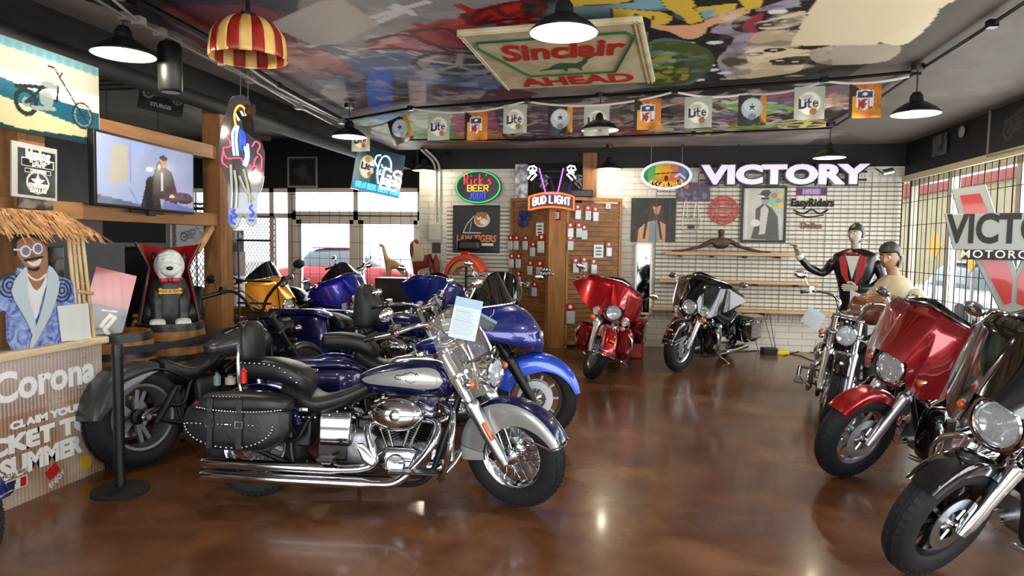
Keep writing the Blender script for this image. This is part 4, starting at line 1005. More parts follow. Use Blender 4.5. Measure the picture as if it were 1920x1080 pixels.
def batwing(T, d, H, ST, A, u, wb):
    kind, pm, sh = d.fairing
    W = .48*(1+(d.fs-1)*.45)
    def surf(q, v_):
        a = abs(q)
        if kind == 'bat':
            zt = .34-.10*a**1.3-.10*max(0, a-.72)*3.2+.0; zb = -.0+.02*a-.13*(math.exp(-((a-.45)/.22)**2))*.6-.02+(.10*max(0, a-.75)*4)
            if a < .24: zb = .065+.03*(1-a/.24)
            x = .06-.36*a**2.2-.14*v_-.06*v_*(1-a)
            x += .05*(1-min(1, a*2.6))*(1-v_)
            x -= .17*(1-v_)*a**1.3
            y = W*q*(1-.06*v_)
        else:
            zt = .27-.08*a**1.4; zb = -.13+.12*a**1.6; x = .2-.5*a**1.7-.2*v_**1.4+.05*math.sin(PI*v_); y = W*.92*q
        return x, y, (zb+(zt-zb)*v_)*d.fs
    def build(n, m, off=0., q1=1., flip=1):
        P = []
        for i in range(n+1):
            v_ = i/n; row = []
            for j in range(m+1):
                q = (j/m*2-1)*q1; x, y, z = surf(q, v_)
                if v_ > .86: x -= (v_-.86)*.35
                row.append(H+V((x+off, y, z)))
            P.append(row)
        return P
    M = ST if kind == 'bat' else Matrix()
    P = build(20, 44)
    fa = G().solid(P, .006).obj('fairing', pm, T, M=M, sharp=50)
    # inner dash
    Pi = [[p+V((-.03, 0, 0)) for p in r] for r in build(10, 30, 0, .9)]
    Q = []
    for r in Pi: Q.append([V((min(p.x, H.x-.06)-.05, p.y*.93, p.z*1.0)) for p in r])
    G().solid(Q, .01).obj('inner_fairing', BLACK, fa, M=M, sharp=50)
    g = G()
    for y in (-.12, 0, .12): g.lathe([(.045, 0), (.05, .01), (.04, .012), (0, .013)], H+V((-.2, y, .17)), (-1, 0, .4), 16)
    g.obj('gauges', SATIN, fa, M=M)
    # screen
    rows = []
    hgt = sh[0]
    for i in range(9):
        v_ = i/8; row = []
        for j in range(25):
            q = (j/24*2-1)*.78; x, y, z = surf(q, 1.0); k = (1-abs(q/.78)**2.5)
            row.append(H+V((x-.035-hgt*.55*v_, y*(1-.18*v_), z-.01+hgt*v_*k)))
        rows.append(row)
    G().solid(rows, .004).obj('windscreen', sh[1], fa, M=M, sharp=50)
    g = G()
    g.tube([H+V((surf(q*.8, 1)[0]-.03, surf(q*.8, 1)[1], surf(q*.8, 1)[2]+.006)) for q in np.linspace(-1, 1, 24)], .007, 6)
    g.obj('trim_strip', CHROME if d.eng is CHROME else BLACK, fa, M=M)
    if kind == 'bat':
        # headlight surround
        _q = hr_ = (1+(d.fs-1)*.6); G().lathe([(.1*_q, -.05), (.112*_q, 0), (.108*_q, .02), (.098*_q, .02), (.094*_q, -.05)], H, (1, 0, -.04), 32, closed=True).obj('headlight_ring', d.headm, fa, M=M)
    else:
        g = G()
        for sd in (-1, 1): g.body([(.0, 0, .0, .0, .0, 2), (.01, 0, .06, .03, .03, 2.4), (.03, 0, .05, .02, .02, 2.4)], 16, 6)
        g2 = G()
        for sd in (-1, 1): g2.sph(H+V((surf(sd*.16, .35)[0]+.0, surf(sd*.16, .35)[1], surf(sd*.16, .35)[2])), .06, 16, 10, (.35, 1.1, .6))
        g2.obj('headlight', LENS, fa)
# ------------------------------------------------------------------ the motorcycles on the floor
def ground(px, py): return at(px, py, Z=0)
def from_front(px, py, hd, wb=1.63):
    p = ground(px, py); a = math.radians(hd); return (p.x-wb*math.cos(a), p.y-wb*math.sin(a))
a0, a1 = ground(480, 930), ground(985, 955)
hdA = math.degrees(math.atan2(a1.y-a0.y, a1.x-a0.x))
bike(dict(pos=(a0.x, a0.y), hd=hdA, lean=6, wb=1.63, steer=-27, rim='spoke', p1=BLUE_DK, p2=SILVERP, bag='leather', back=(.97, -.06), studs=True, shield='clear', fend='deep', seat='two', eng=CHROME, hx=.19),
     'dark blue and silver cruiser with studded leather saddlebags and chrome twin pipes')
bike(dict(pos=(ground(262, 874).x, ground(262, 874).y), hd=72, lean=7, wb=1.6, steer=4, rim='five', rimm=mat('grey_wheel', '#77797b', .45, .6), plate=False, rfa=(70, 172), Rr=.34, wr=.24, p1=GRY_P, eng=BLACK, cyl=BLACK, pipe='black', fork=BLACK, lower=BLACK, fend='short', head=True, headm=BLACK, bars='flat', bar_m=BLACK, seat='one', guard=False, barh=1.0),
     'matt graphite cruiser with very fat bare rear tyre behind the black stanchion')
bike(dict(pos=(-2.36, 5.12), hd=12, lean=6, wb=1.64, steer=-6, rim='ten', rimm=mat('machined_black_wheel', '#85878a', .3, .9), Rf=.34, p1=BLUE_MD, fendc=BLUE_BR, bag=BLUE_DK, fairing=('shark', BLUE_MD, (.26, TINT)), eng=CHROME, head=False, fork=BLACK, lower=BLACK, fend='tour', trim=False, pipe='two', bars='touring'),
     'deep blue touring motorcycle with bright blue front fender, right behind the silver and blue cruiser')
bike(dict(pos=(-3.2, 6.62), hd=-10, lean=6, wb=1.58, steer=-20, rim='ten', rimm=DKMET, p1=BLUE_DK, bag=BLUE_DK, trunk=False, bagz=2.35, backw=3.0, backh=1.75, back=(.96, .5), fend='deep', pipe='two', bars='touring'),
     'dark blue motorcycle with tall grey backrest and a big box-shaped side case')
bike(dict(pos=from_front(690, 672, -4), hd=-4, lean=7, steer=-36, rim='ten', rimm=SATIN, p1=BLUE_CO, bag=BLUE_CO, fairing=('bat', BLUE_CO, (.17, TINT)), lamps=True, fend='tour', pipe='two', bars='touring', lowers=BLUE_CO),
     'cobalt blue touring motorcycle with batwing fairing in front of the storefront doors')
bike(dict(pos=from_front(794, 690, -76), hd=-76, lean=8, steer=8, rim='spoke', p1=BLUE_MD, bag=BLUE_MD, fairing=('bat', BLUE_MD, (.06, TINT)), lamps=True, fend='tour', pipe='two', bars='touring'),
     'blue touring motorcycle with chrome round headlight and passing lamps facing the aisle')
bike(dict(pos=(-5.62, 7.7), hd=-4, lean=7, steer=-8, rim='ten', rimm=DKMET, p1=YEL_P, bag=YEL_P, fairing=('bat', YEL_P, (.2, TINT)), lamps=True, fend='tour', pipe='two', bars='touring', lowers=BLACK),
     'amber yellow touring motorcycle with black windscreen beside the timber post')
bike(dict(pos=(-5.6, 10.3), hd=-2, lean=7, steer=-12, p1=BLK_P, bag='leather', shield=None, fend='deep', bars='ape'),
     'black cruiser with chrome high handlebars parked behind the yellow one')
bike(dict(pos=from_front(930, 700, -68), hd=-68, lean=8, steer=5, p1=BLK_P, shield='dark', fend='deep', bars='pull', bag='leather', fork=CHROME),
     'black cruiser with dark windshield and chrome headlight behind the blue tourer')
bike(dict(pos=from_front(1110, 712, -97), hd=-97, lean=9, steer=27, rim='nine', rimm=SATIN, p1=RED_P, bag=RED_D, fs=1.08, fairing=('bat', RED_P, (.05, TINT)), lamps=True, fend='tour', pipe='two', bars='touring', lowers=RED_D),
     'candy red touring motorcycle facing the camera beside the wooden merchandise stand')
bike(dict(pos=from_front(1268, 696, -118), hd=-118, lean=8, steer=-6, rim='nine', rimm=SATIN, p1=BLK_P, bag=BLK_P, fs=1.2, fairing=('bat', BLK_P, (.05, TINT)), lamps=True, fend='tour', pipe='two', bars='touring', lowers=BLK_P),
     'black touring motorcycle in front of the white brick wall')
bike(dict(pos=from_front(1546, 800, -106), hd=-106, lean=9, steer=4, rim='five', rimm=CHROME, Rf=.33, wf=.11, wr=.2, p1=BLK_P, fend='short', bars='pull', head=True, guard=False, rake=34, barh=.05, pegs=True, seat='one'),
     'black custom cruiser with tall chrome fork and chrome wheel, first behind the wine red tourer')
bike(dict(pos=from_front(1582, 892, -151), hd=-151, lean=15, steer=4, rim='nine', rimm=SATIN, p1=RED_P, bag=RED_D, fairing=('bat', RED_D, (.05, TINT)), fs=1.3, lamps=False, fend='touring', trim=False, pipe='two', bars='touring', lowers=BLK_P, fork=SATIN),
     'wine red touring motorcycle with big fairing on the right of the aisle')
bike(dict(pos=from_front(1722, 1070, -150), hd=-150, lean=17, steer=4, rim='ten', rimm=DKMET, p1=BLK_P, bag=BLK_P, fairing=('bat', BLK_P, (.1, TINT)), fs=1.42, lamps=False, fend='touring', trim=False, pipe='two', bars='touring', fork=CHROME, lower=CHROME),
     'glossy black touring motorcycle, nearest on the right, cut by the frame edge')
# ------------------------------------------------------------------ helpers for figures
def skin(name, nodes_, edges, m, parent, sub=2, M=None):
    """nodes_: (x,y,z,r) or (x,y,z,rx,ry); one continuous surface"""
    me = bpy.data.meshes.new(name); P = [V(n[:3]) for n in nodes_]
    if M is not None: P = [M @ p for p in P]
    me.from_pydata([tuple(p) for p in P], edges, []); o = bpy.data.objects.new(name, me); COL.objects.link(o); o.parent = parent
    s = o.modifiers.new('skin', 'SKIN'); s.use_smooth_shade = True
    for i, n in enumerate(nodes_): me.skin_vertices[0].data[i].radius = (n[3], n[4] if len(n) > 4 else n[3])
    me.skin_vertices[0].data[0].use_root = True
    q = o.modifiers.new('sub', 'SUBSURF'); q.levels = sub; q.render_levels = sub; me.materials.append(m); return o
def head(parent, M, s, sk, hair, long=False, brow='#2a1a12', quiff=True, name='head'):
    """face looks along local +x, z up, centre of the skull at the origin"""
    g = G(); n, m = 40, 30; R = []
    for i in range(m+1):
        a = -PI/2+PI*i/m; row = []
        for j in range(n):
            b = 2*PI*j/n-PI; d = V((math.cos(a)*math.cos(b), math.cos(a)*math.sin(b), math.sin(a)))
            x, y, z = d.x*.1, d.y*.078, d.z*.122
            if z < 0: y *= 1-.35*(-z/.122)**1.3; x = x*(1-.12*(-z/.122)) if x > 0 else x*(1-.5*(-z/.122))
            f = max(0, d.x)**2; gz = lambda cy, cz, wy, wz: math.exp(-((y-cy)/wy)**2-((z-cz)/wz)**2)*f
            x += .026*gz(0, -.022, .011, .022)+.010*gz(0, .0, .008, .02)-.009*(gz(.03, .012, .015, .011)+gz(-.03, .012, .015, .011))+.007*gz(0, .034, .05, .009)+.009*gz(0, -.062, .02, .009)-.004*gz(0, -.075, .02, .005)+.010*gz(0, -.1, .02, .014)+.004*(gz(.04, -.02, .018, .02)+gz(-.04, -.02, .018, .02))
            row.append(V((x, y, z)))
        R.append(row)
    g.rings(R)
    for sd in (-1, 1): g.sph((-.008, sd*.074, -.005), .028, 12, 8, (.75, .28, 1.15))
    S = M @ Matrix.Scale(s, 4); h = g.obj(name, sk, parent, M=S)
    for sd in (-1, 1):
        G().sph((.083, sd*.03, .012), .0125, 12, 8).obj('eye', mat('eye_white', '#d9d4c8', .3), h, M=S); G().sph((.0925, sd*.03, .012), .006, 8, 6).obj('iris', mat('iris', '#2b1d14', .2), h, M=S)
    g = G().tube([(.094, -.024, -.064), (.103, 0, -.062), (.094, .024, -.064)], [.003, .0048, .003], 6)
    g.obj('mouth', mat('lips', '#8d4b40', .5), h, M=S)
    g = G()
    for sd in (-1, 1): g.tube([(.094, sd*.014, .034), (.093, sd*.032, .040), (.08, sd*.05, .034)], [.004, .0045, .003], 6)
    g.obj('eyebrows', mat('brow', brow, .8), h, M=S)
    R = []
    for i in range(m+1):
        a = -PI/2+PI*i/m; row = []
        for j in range(n):
            b = 2*PI*j/n-PI; d = V((math.cos(a)*math.cos(b), math.cos(a)*math.sin(b), math.sin(a))); k = 1.10+.03*math.sin(b*9+a*5)*.5
            lim = .045 if d.x > .3 else (-.03 if not long else -.11)
            x, y, z = d.x*.1*k-.006, d.y*.08*k, d.z*.126*k
            if long and z < 0: x = x*1.1-.02; y *= 1.05
            if z < lim and d.x > .1: x, y, z = x*.78, y*.8, z*.8
            elif z < lim: x, y, z = x*.8, y*.85, z*.85
            if quiff and d.x > .35 and z > .05: x += .022; z += .012
            row.append(V((x, y, z)))
        R.append(row)
    G().rings(R).obj('hair', hair, h, M=S)
    return h
def hand(parent, M, s, m, curl=.5, name='hand'):
    """palm in the local xy plane, fingers along +x, palm faces -z"""
    g = G().body([(-.02, 0, .02, .014, .014, 2.6), (0, 0, .03, .014, .014, 3), (.05, 0, .041, .013, .013, 3), (.09, 0, .04, .011, .011, 3), (.1, 0, .034, .008, .008, 3)], 20, 14)
    for y, L, k in ((.03, .068, 1.), (.011, .078, 1.), (-.009, .072, 1.05), (-.028, .055, 1.1)):
        P = [V((.09, y, 0))]; a = 0
        for q in (.45, .32, .25): a += curl*k; P.append(P[-1]+V((math.cos(a), y*.8, -math.sin(a)))*L*q)
        g.tube(curve(P, 3), [.0095-.0004*i for i in range(10)], 8); g.sph(P[-1], .007, 8, 6)
    P = [V((.01, .03, -.004)), V((.04, .055, -.012)), V((.065, .062, -.022)), V((.082, .056, -.034))]; g.tube(curve(P, 3), [.0125-.0004*i for i in range(10)], 8); g.sph(P[-1], .009, 8, 6)
    return g.obj(name, m, parent, M=M @ Matrix.Scale(s, 4))
def barrel_geo(R=.27, H=.88, bulge=.05):
    w_, h_ = G(), G()
    prof = [(R+bulge*math.sin(PI*t), H*t) for t in np.linspace(0, 1, 17)]
    w_.lathe([(0, .0)]+prof+[(R-.025, H), (R-.025, H-.03), (0, H-.03)], n=40)
    for t0, t1 in ((0, .07), (.16, .22), (.30, .36), (.64, .70), (.78, .84), (.93, 1.)):
        h_.lathe([(R+bulge*math.sin(PI*t)+.004, H*t) for t in np.linspace(t0, t1, 4)]+[(R+bulge*math.sin(PI*t)-.004, H*t) for t in np.linspace(t1, t0, 4)], n=40, closed=True)
    return w_, h_
# ------------------------------------------------------------------ pendant lamps, conduit, ducts
SHADE_O = mat('black_enamel', '#141315', .35); SHADE_I = mat('cream_enamel', '#f3ecd2', .4)
BULB = glow('bulb', '#fff0cf', 26.0)
def pendant(p, label, zt=ZC-.02, D=.38, power=38):
    T = thing('pendant_lamp', label, 'pendant lamp', V((p.x, p.y, p.z)), 'black enamel pendant lamps with cream inside'); r = D/2
    sh = G().lathe([(r, 0), (r, .006), (r*.8, .035), (r*.5, .075), (.05, .1), (.045, .15), (.035, .17), (0, .172)], n=36).lathe([(r-.003, .0), (r*.79, .028), (r*.49, .067), (.05, .09), (0, .092)], n=36) if False else None
    sh = G().lathe([(r, 0), (r, .008), (r*.84, .04), (r*.5, .085), (.055, .105), (.05, .15), (.03, .18), (0, .182)], n=36).obj('lamp_shade', SHADE_O, T)
    G().lathe([(r-.001, -.002), (r*.83, .032), (r*.49, .077), (.05, .097), (.0, .098)], n=36).obj('shade_lining', SHADE_I, sh, fix=False)
    G().sph((0, 0, .045), .032, 14, 10, (1, 1, 1.25)).obj('light_bulb', BULB, T)
    G().cyl((0, 0, .18), (0, 0, zt-p.z-.04), .006, 8).obj('cord', BLACK, T)
    G().lathe([(0, 0), (.05, 0), (.055, .02), (.055, .05), (0, .05)], (0, 0, zt-p.z-.05), n=16).obj('ceiling_box', BLACK, T)
    l = bpy.data.lights.new('bulb_light', 'POINT'); l.energy = power; l.color = (1, .86, .64); l.shadow_soft_size = .04
    o = bpy.data.objects.new('bulb_light', l); o.location = (0, 0, -.02); COL.objects.link(o); o.parent = T
    return T
ZL = 2.78
LP = [(1057, 62, 'large pendant lamp glowing above the tin petrol sign', ZL), (232, 103, 'pendant lamp glowing beside the chopper poster', ZL), (655, 257, 'pendant lamp glowing beside the blue neon beer sign', ZL), (1125, 244, 'pendant lamp glowing just under the string of flags', ZL),
      (795, 320, 'pendant lamp glowing left of the oval green neon sign', 2.78), (1142, 317, 'pendant lamp glowing right of the pink-and-orange neon sign', 2.78), (1555, 296, 'pendant lamp glowing over the end of the VICTORY letters', 2.72), (1717, 214, 'pendant lamp glowing near the right wall below the bent conduit', 2.74)]
for x, y, lb, z in LP:
    p = at(x, y, Z=z)
    if p.y > YB-.3: p = at(x, y, Y=YB-.35)
    pendant(p, lb, power=38 if p.y < 9 else 15, zt=3.52 if p.x < XB-.1 else (2.95 if p.x < XB+.22 else ZC-.02))
# added unseen lamps of the same kind behind the camera, to light the near floor
for (x, y), lb in zip(((-1.8, -.9), (2.4, -.4)), ('added unseen pendant lamp behind the viewpoint, on the tiki display side', 'added unseen pendant lamp behind the viewpoint, on the long window side')):
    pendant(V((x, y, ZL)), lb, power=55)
# conduits on the ceiling
CON = mat('black_conduit', '#111012', .35, .4); GREYC = mat('grey_conduit', '#8a8781', .4, .6)
def conduit(pts, r, m, label, k=1, sag=None):
    P = [at(x, y, Z=z) if z > 2 else at(x, y, Y=z) for x, y, z in pts]
    g = G().tube(P if k == 1 else curve(P, k), r, 8)
    for p in P[1:-1]: g.box(p, (.06, .06, .05))
    return tag(g.obj('conduit', m), label, 'conduit')
zc = ZC-.05
conduit([(640, 226, zc), (770, 203, zc), (990, 187, zc), (1265, 171, zc), (1545, 150, zc), (1718, 134, zc)], .014, CON, 'black conduit running across the mural above the string of flags')
conduit([(1990, -40, zc), (1860, 45, zc), (1718, 136, zc), (1640, 190, zc), (1560, 240, zc)], .014, CON, 'black conduit running along the right of the ceiling to a junction box')
conduit([(760, 262, zc), (1000, 262, zc), (1300, 250, zc), (1560, 240, zc)], .012, CON, 'thin black conduit along the far edge of the mural')
zb = 2.9
for (pts, r, m, lb) in [([(150, -20, 3.0), (235, 32, 3.0), (330, 78, 3.0), (470, 150, 2.95), (640, 228, 2.95), (700, 255, 2.95)], .012, GREYC, 'grey conduit hung along the dropped black beam'),
                        ([(180, -30, 2.9), (260, 40, 2.9), (300, 62, 2.9), (420, 118, 2.86), (560, 200, 2.86), (650, 246, 2.86)], .009, GREYC, 'thin pale cable sagging below the dropped black beam'),
                        ([(250, 0, 3.1), (420, 90, 3.1), (520, 160, 3.08), (640, 224, 3.08)], .03, CON, 'fat black pipe along the edge of the mural')]:
    conduit(pts, r, m, lb, 3)
# speaker column and ducting under the beam
p = at(318, 80, Z=2.95)
T = thing('ceiling_spotlight', 'black cylinder light fixture hanging under the beam left of the striped dome', 'spotlight', V((p.x, p.y, 2.62)))
G().lathe([(0, 0), (.07, 0), (.078, .01), (.078, .3), (.06, .33), (0, .335)], n=24).obj('housing', BLACK, T); G().lathe([(0, .0), (.06, 0), (.05, .01)], (0, 0, -.006)).obj('lens', SATIN, T, fix=False)
G().cyl((0, 0, .33), (0, 0, .36), .03, 12).obj('mount', BLACK, T)
d = G().tube([V((XB+.28, YF+.3, 2.86)), V((XB+.28, 9.2, 2.86))], .07, 18)
tag(d.obj('duct', mixed('black_duct', '#101012', '#1a1a1c', 5, .7)), 'round black duct running under the dropped beam', 'duct')
# striped dome lamp
p = at(466, 112, Z=2.80)
T = thing('striped_dome_shade', 'red and cream striped metal dome shade hanging from the ceiling', 'lampshade', V((p.x, p.y, p.z)))
RSTR, CSTR = mixed('aged_red_stripe', '#7c1712', '#9c2a1c', 9, .35), mixed('aged_cream_stripe', '#c79a4d', '#e0bd74', 9, .35)
n = 20; prof = [(.245, 0), (.25, .03), (.24, .12), (.2, .2), (.12, .262), (.03, .28)]
gr, gc = G(), G()
for i in range(n):
    (gr if i % 2 else gc).lathe([(r*(1.015 if .02 < r < .24 else 1), z) for r, z in [(float(hermite(np.array([t]), np.linspace(0, 1, 6), [q[0] for q in prof])[0]), float(hermite(np.array([t]), np.linspace(0, 1, 6), [q[1] for q in prof])[0])) for t in np.linspace(0, 1, 14)]], n=4, a0=2*PI*i/n, a1=2*PI*(i+1)/n, closed=False)
for g_, m_, nm in ((gr, RSTR, 'red_stripes'), (gc, CSTR, 'cream_stripes')):
    g_.f = [f for f in g_.f if len(f) == 4]; o = g_.obj(nm, m_, T); s_ = o.modifiers.new('th', 'SOLIDIFY'); s_.thickness = .004
G().lathe([(0, .27), (.05, .272), (.05, .3), (.015, .31), (.012, ZC-p.z), (0, ZC-p.z)], n=16).obj('stem', DKMET, T)
# small wall spots / speakers on the black band
for px, py, lb in ((835, 292, 'left of the framed screen'), (1280, 270, 'above the oval surf sign'), (1385, 268, 'above the VICTORY letters')):
    q = at(px, py, Y=YB-.18); T = thing('track_spotlight', 'small black spotlight on the back wall band, '+lb, 'spotlight', q)
    G().lathe([(0, 0), (.035, 0), (.04, .02), (.03, .1), (0, .11)], (0, 0, 0), (.3, .6, .5), 14).obj('head', BLACK, T); G().tube([(0, .03, .03), (0, .16, .06)], .008, 6).obj('arm', BLACK, T)
# ------------------------------------------------------------------ signs, posters and banners
def quad(TL, TR, BR, BL):
    """frame centred on four corner points, with width and height"""
    c = (TL+TR+BR+BL)/4; r = ((TR-TL)+(BR-BL))/2; u = ((TL-BL)+(TR-BR))/2
    return frame(c, r, u), r.length, u.length
def wallq(x0, y0, x1, y1, Y=None, off=.03):
    Y = (YB if Y is None else Y)-off; a, b = at((x0+x1)/2, y0, Y=Y), at((x0+x1)/2, y1, Y=Y); l, r = at(x0, (y0+y1)/2, Y=Y), at(x1, (y0+y1)/2, Y=Y)
    return frame((l+r)/2+V((0, 0, (a.z+b.z)/2-(l.z+r.z)/2)), (1, 0, 0), (0, 0, 1)), r.x-l.x, a.z-b.z
REDT = mat('sign_red', '#b3221d', .4); GRNT = mat('sign_green', '#1f5a33', .4); CREAM = mixed('aged_tin', '#b9ab85', '#d6cba8', 5, .25, bump=.02)
# tin petrol sign under the ceiling
TL, TR, BL, BR = at(872, 66, Z=ZC-.08), at(1229, 36, Z=ZC-.08), at(935, 168, Z=2.98), at(1209, 156, Z=2.98)
M, w, h = quad(TL, TR, BR, BL)
T = thing('tin_sign', 'large cream tin sign reading Sinclair AHEAD fixed under the ceiling', 'sign', M)
G().box((0, 0, -.02), (w, h, .04)).obj('panel', CREAM, T, smooth=False, bevel=.01)
g = G()
for a, b in (((-w/2+.02, -h/2), (-w/2+.035, h/2)), ((w/2-.06, -h/2), (w/2-.045, h/2)), ((w/2-.03, -h/2), (w/2-.018, h/2))): g.bx((a[0], a[1], 0), (b[0], b[1], .008))
g.bx((-w/2, h/2-.03, 0), (w/2, h/2-.012, .008)); g.obj('rim', CREAM, T, smooth=False)
g = G()
oc = [(-.43, .34), (-.4, .38), (.4, .38), (.44, .33), (.42, .1), (.27, -.24), (-.24, -.24), (-.44, .27)]
oc = [(-.445, .3), (-.42, .375), (.41, .375), (.445, .3), (.28, -.235), (-.26, -.235)]
P = [V((a*w, b*h, .004)) for a, b in oc]; g.tube(curve(P+[P[0]], 1), .011, 6)
g.obj('border', GRNT, T)
text('Sinclair', REDT, T, (0, h*.16, .003), size=h*.34, shear=.25, bold=.014, sx=w*.86/(h*1.2), ext=.002)
text('AHEAD', REDT, T, (.02, -h*.375, .003), size=h*.22, bold=.01, sx=w*.8/(h*.80), ext=.002, name='lower_lettering')
g = G(); dn = [(-.20, -.13), (-.13, -.105), (-.08, -.06), (-.03, -.03), (.04, -.04), (.08, -.05), (.12, -.02), (.15, .03), (.2, .045), (.205, .035), (.165, .01), (.14, -.05), (.1, -.1), (.09, -.12), (.095, -.155), (.075, -.155), (.07, -.12), (.0, -.115), (-.01, -.155), (-.03, -.155), (-.03, -.12), (-.06, -.12), (-.12, -.125)]
g.prism([(a*w*.9+.0, b*h*1.15) for a, b in dn], .004, z0=.001).obj('dinosaur_emblem', GRNT, T, smooth=False)
G().cyl((0, h*.3, -.04), (0, h*.3, -.09), .02, 8).cyl((0, -h*.3, -.04), (0, -h*.3, -.22), .012, 8).obj('hanger', BLACK, T)

# VICTORY letters on the back wall
VM = mat('victory_face', '#d8d2ee', .35, emit='#d8d0f4', estr=.22); VBK = mat('victory_back', '#121115', .4)
l, r = at(1313, 328, Y=YB-.22), at(1629, 326, Y=YB-.22); hh = .30
T = thing('illuminated_letter_sign', 'white glowing VICTORY letters edged in black on the back wall', 'sign', frame((l+r)/2, (1, 0, 0), (0, 0, 1)))
W = r.x-l.x; me = text_mesh('VICTORY', .4, .03, .022); wx = [v.co.x for v in me.vertices]; wy = [v.co.y for v in me.vertices]; sx_, sy_ = W/(max(wx)-min(wx)), hh/(max(wy)-min(wy)); cy_ = (max(wy)+min(wy))/2
for nm, m_, dz, bb in (('letters_back', VBK, -.05, .045), ('letters', VM, 0, .022)):
    me = text_mesh('VICTORY', .4, .03 if dz == 0 else .03, bb, space=1.02); me.transform(Matrix.Translation((0, 0, dz)) @ Matrix.Diagonal((sx_*.985, sy_, 1, 1)) @ Matrix.Translation((0, -cy_, 0))); me.materials.clear(); me.materials.append(m_)
    o = bpy.data.objects.new(nm, me); COL.objects.link(o); o.parent = T
G().bx((-W/2, .03, -.09), (W/2, .06, -.075)).bx((-W/2, -.09, -.09), (W/2, -.06, -.075)).bx((-1.0, -.02, -.22), (-.94, .02, -.08)).bx((.94, -.02, -.22), (1.0, .02, -.08)).obj('mounting_rails', VBK, T)
# oval surf sign, overlapping the letters' left
M, w, h = wallq(1201, 302, 1298, 356, off=.12)
T = thing('oval_sign', 'rainbow oval sign with white rim and bird above an inscription', 'sign', M)
a = Art(w, h, 220, '#2c3f9c')
for i in range(90):
    x = w*i/90; a.rect(x, 0, x+w/88, h, ['#e0502c', '#e5a42d', '#c9c23a', '#57a24a', '#2d8aa0', '#2c57ad', '#3a2f95'][0] if False else ['#2f7a5a', '#5aa54a', '#c9c23a', '#e5a42d', '#dd6a35', '#8a4f9a', '#2f3f9e'][min(6, int(i/90*7))], 1)
a.noise('#3fa08a', 5, .5, .5, 4, soft=.3); a.ell(w*.5, h*.2, w*.25, h*.3, '#e0602e', .8, .8); a.ell(w*.5, h*.62, w*.12, h*.12, '#e8a53a', 1, .3); a.line([(w*.28, h*.55), (w*.72, h*.6)], .008, '#3a2a2a'); a.ell(w*.5, h*.4, .03, .045, '#33403a')
a.line([(w*.68, h*.45), (w*.75, h*.55), (w*.86, h*.4)], .015, '#cfd6ea')
pl = G().lathe([(0, -.02), (.5, -.02), (.5, .012), (.46, .016), (0, .016)], n=48); pl.xf(Matrix.Diagonal((w, h, 1, 1))); pl.obj('rim', mat('oval_rim_white', '#dfe3f0', .35, emit='#dfe6ff', estr=.15), T)
G().cyl((-w*.3, h*.3, -.01), (-w*.3, h*.3+.42, -.01), .005, 6).cyl((w*.3, h*.3, -.01), (w*.3, h*.3+.42, -.01), .005, 6).cyl((0, 0, -.02), (0, 0, -.12), .02, 8).obj('hanging_rods', SATIN, T)
a.mesh('picture', ARTG, T, Matrix.Translation((0, 0, .018)), mask=lambda X, Y: ((X-w/2)/(w*.445))**2+((Y-h/2)/(h*.42))**2 < 1)
YT = mat('yellow_lettering', '#efd24a', .4); 
for i, ch in enumerate('ALMOST DRESSED'):
    t = -0.78+1.56*i/13; q = V((w*.40*math.sin(t), -h*.33*math.cos(t), .02)); 
    if ch != ' ': text(ch, YT, T, q, rz=math.atan2(h*.33*math.sin(t), w*.40*math.cos(t)), size=.1, bold=.006, ext=.002)

# neon helpers
N = {c: glow('neon_'+c, h_, s_) for c, h_, s_ in (('red', '#ff2a38', 1.6), ('green', '#1fc060', 1.5), ('yellow', '#ffb32a', 1.6), ('blue', '#2448ff', 1.8), ('white', '#fff0ff', 2.2), ('orange', '#ff5a24', 2.2), ('purple', '#a65cff', 1.8), ('pink', '#ff5a70', 1.3), ('cyan', '#45d8f0', 1.6), ('ice', '#a8dcff', 1.8))}
BACKP = mat('sign_backing', '#28232b', .4)
# oval neon: Rick's BEER JOINT
M, w, h = wallq(853, 319, 941, 382, off=.15)
T = thing('neon_sign', "oval neon sign reading Rick's BEER JOINT with green ring, above the tiger banner", 'neon sign', M)
pl = G().lathe([(0, -.03), (.5, -.03), (.5, 0), (0, 0)], n=48).xf(Matrix.Diagonal((w, h, 1, 1))); pl.obj('panel', mat('neon_panel', '#2a2336', .35), T)
R = lambda k, n=48: [(w*.5*k*math.cos(2*PI*i/n), h*.5*k*math.sin(2*PI*i/n)) for i in range(n+1)]
neon([R(.93)], .011, N['green'], T, 'green_tube', .03)
neon([[(x, y+h*.22) for x, y in P] for P in strokes("Rick's", h*.30, w=.55, gap=.9)], .009, N['red'], T, 'red_lettering', .03)
neon([[(x, y-h*.04) for x, y in P] for P in strokes('BEER', h*.17, w=1.15)], .008, N['yellow'], T, 'yellow_lettering', .03)
neon([[(x, y-h*.27) for x, y in P] for P in strokes('JOINT', h*.19, w=.62)], .008, N['blue'], T, 'blue_lettering', .03)
G().cyl((0, h*.5, -.02), (0, h*.5+.12, -.02), .004, 6).box((0, 0, -.09), (.1, .1, .12)).obj('bracket', BLACK, T)
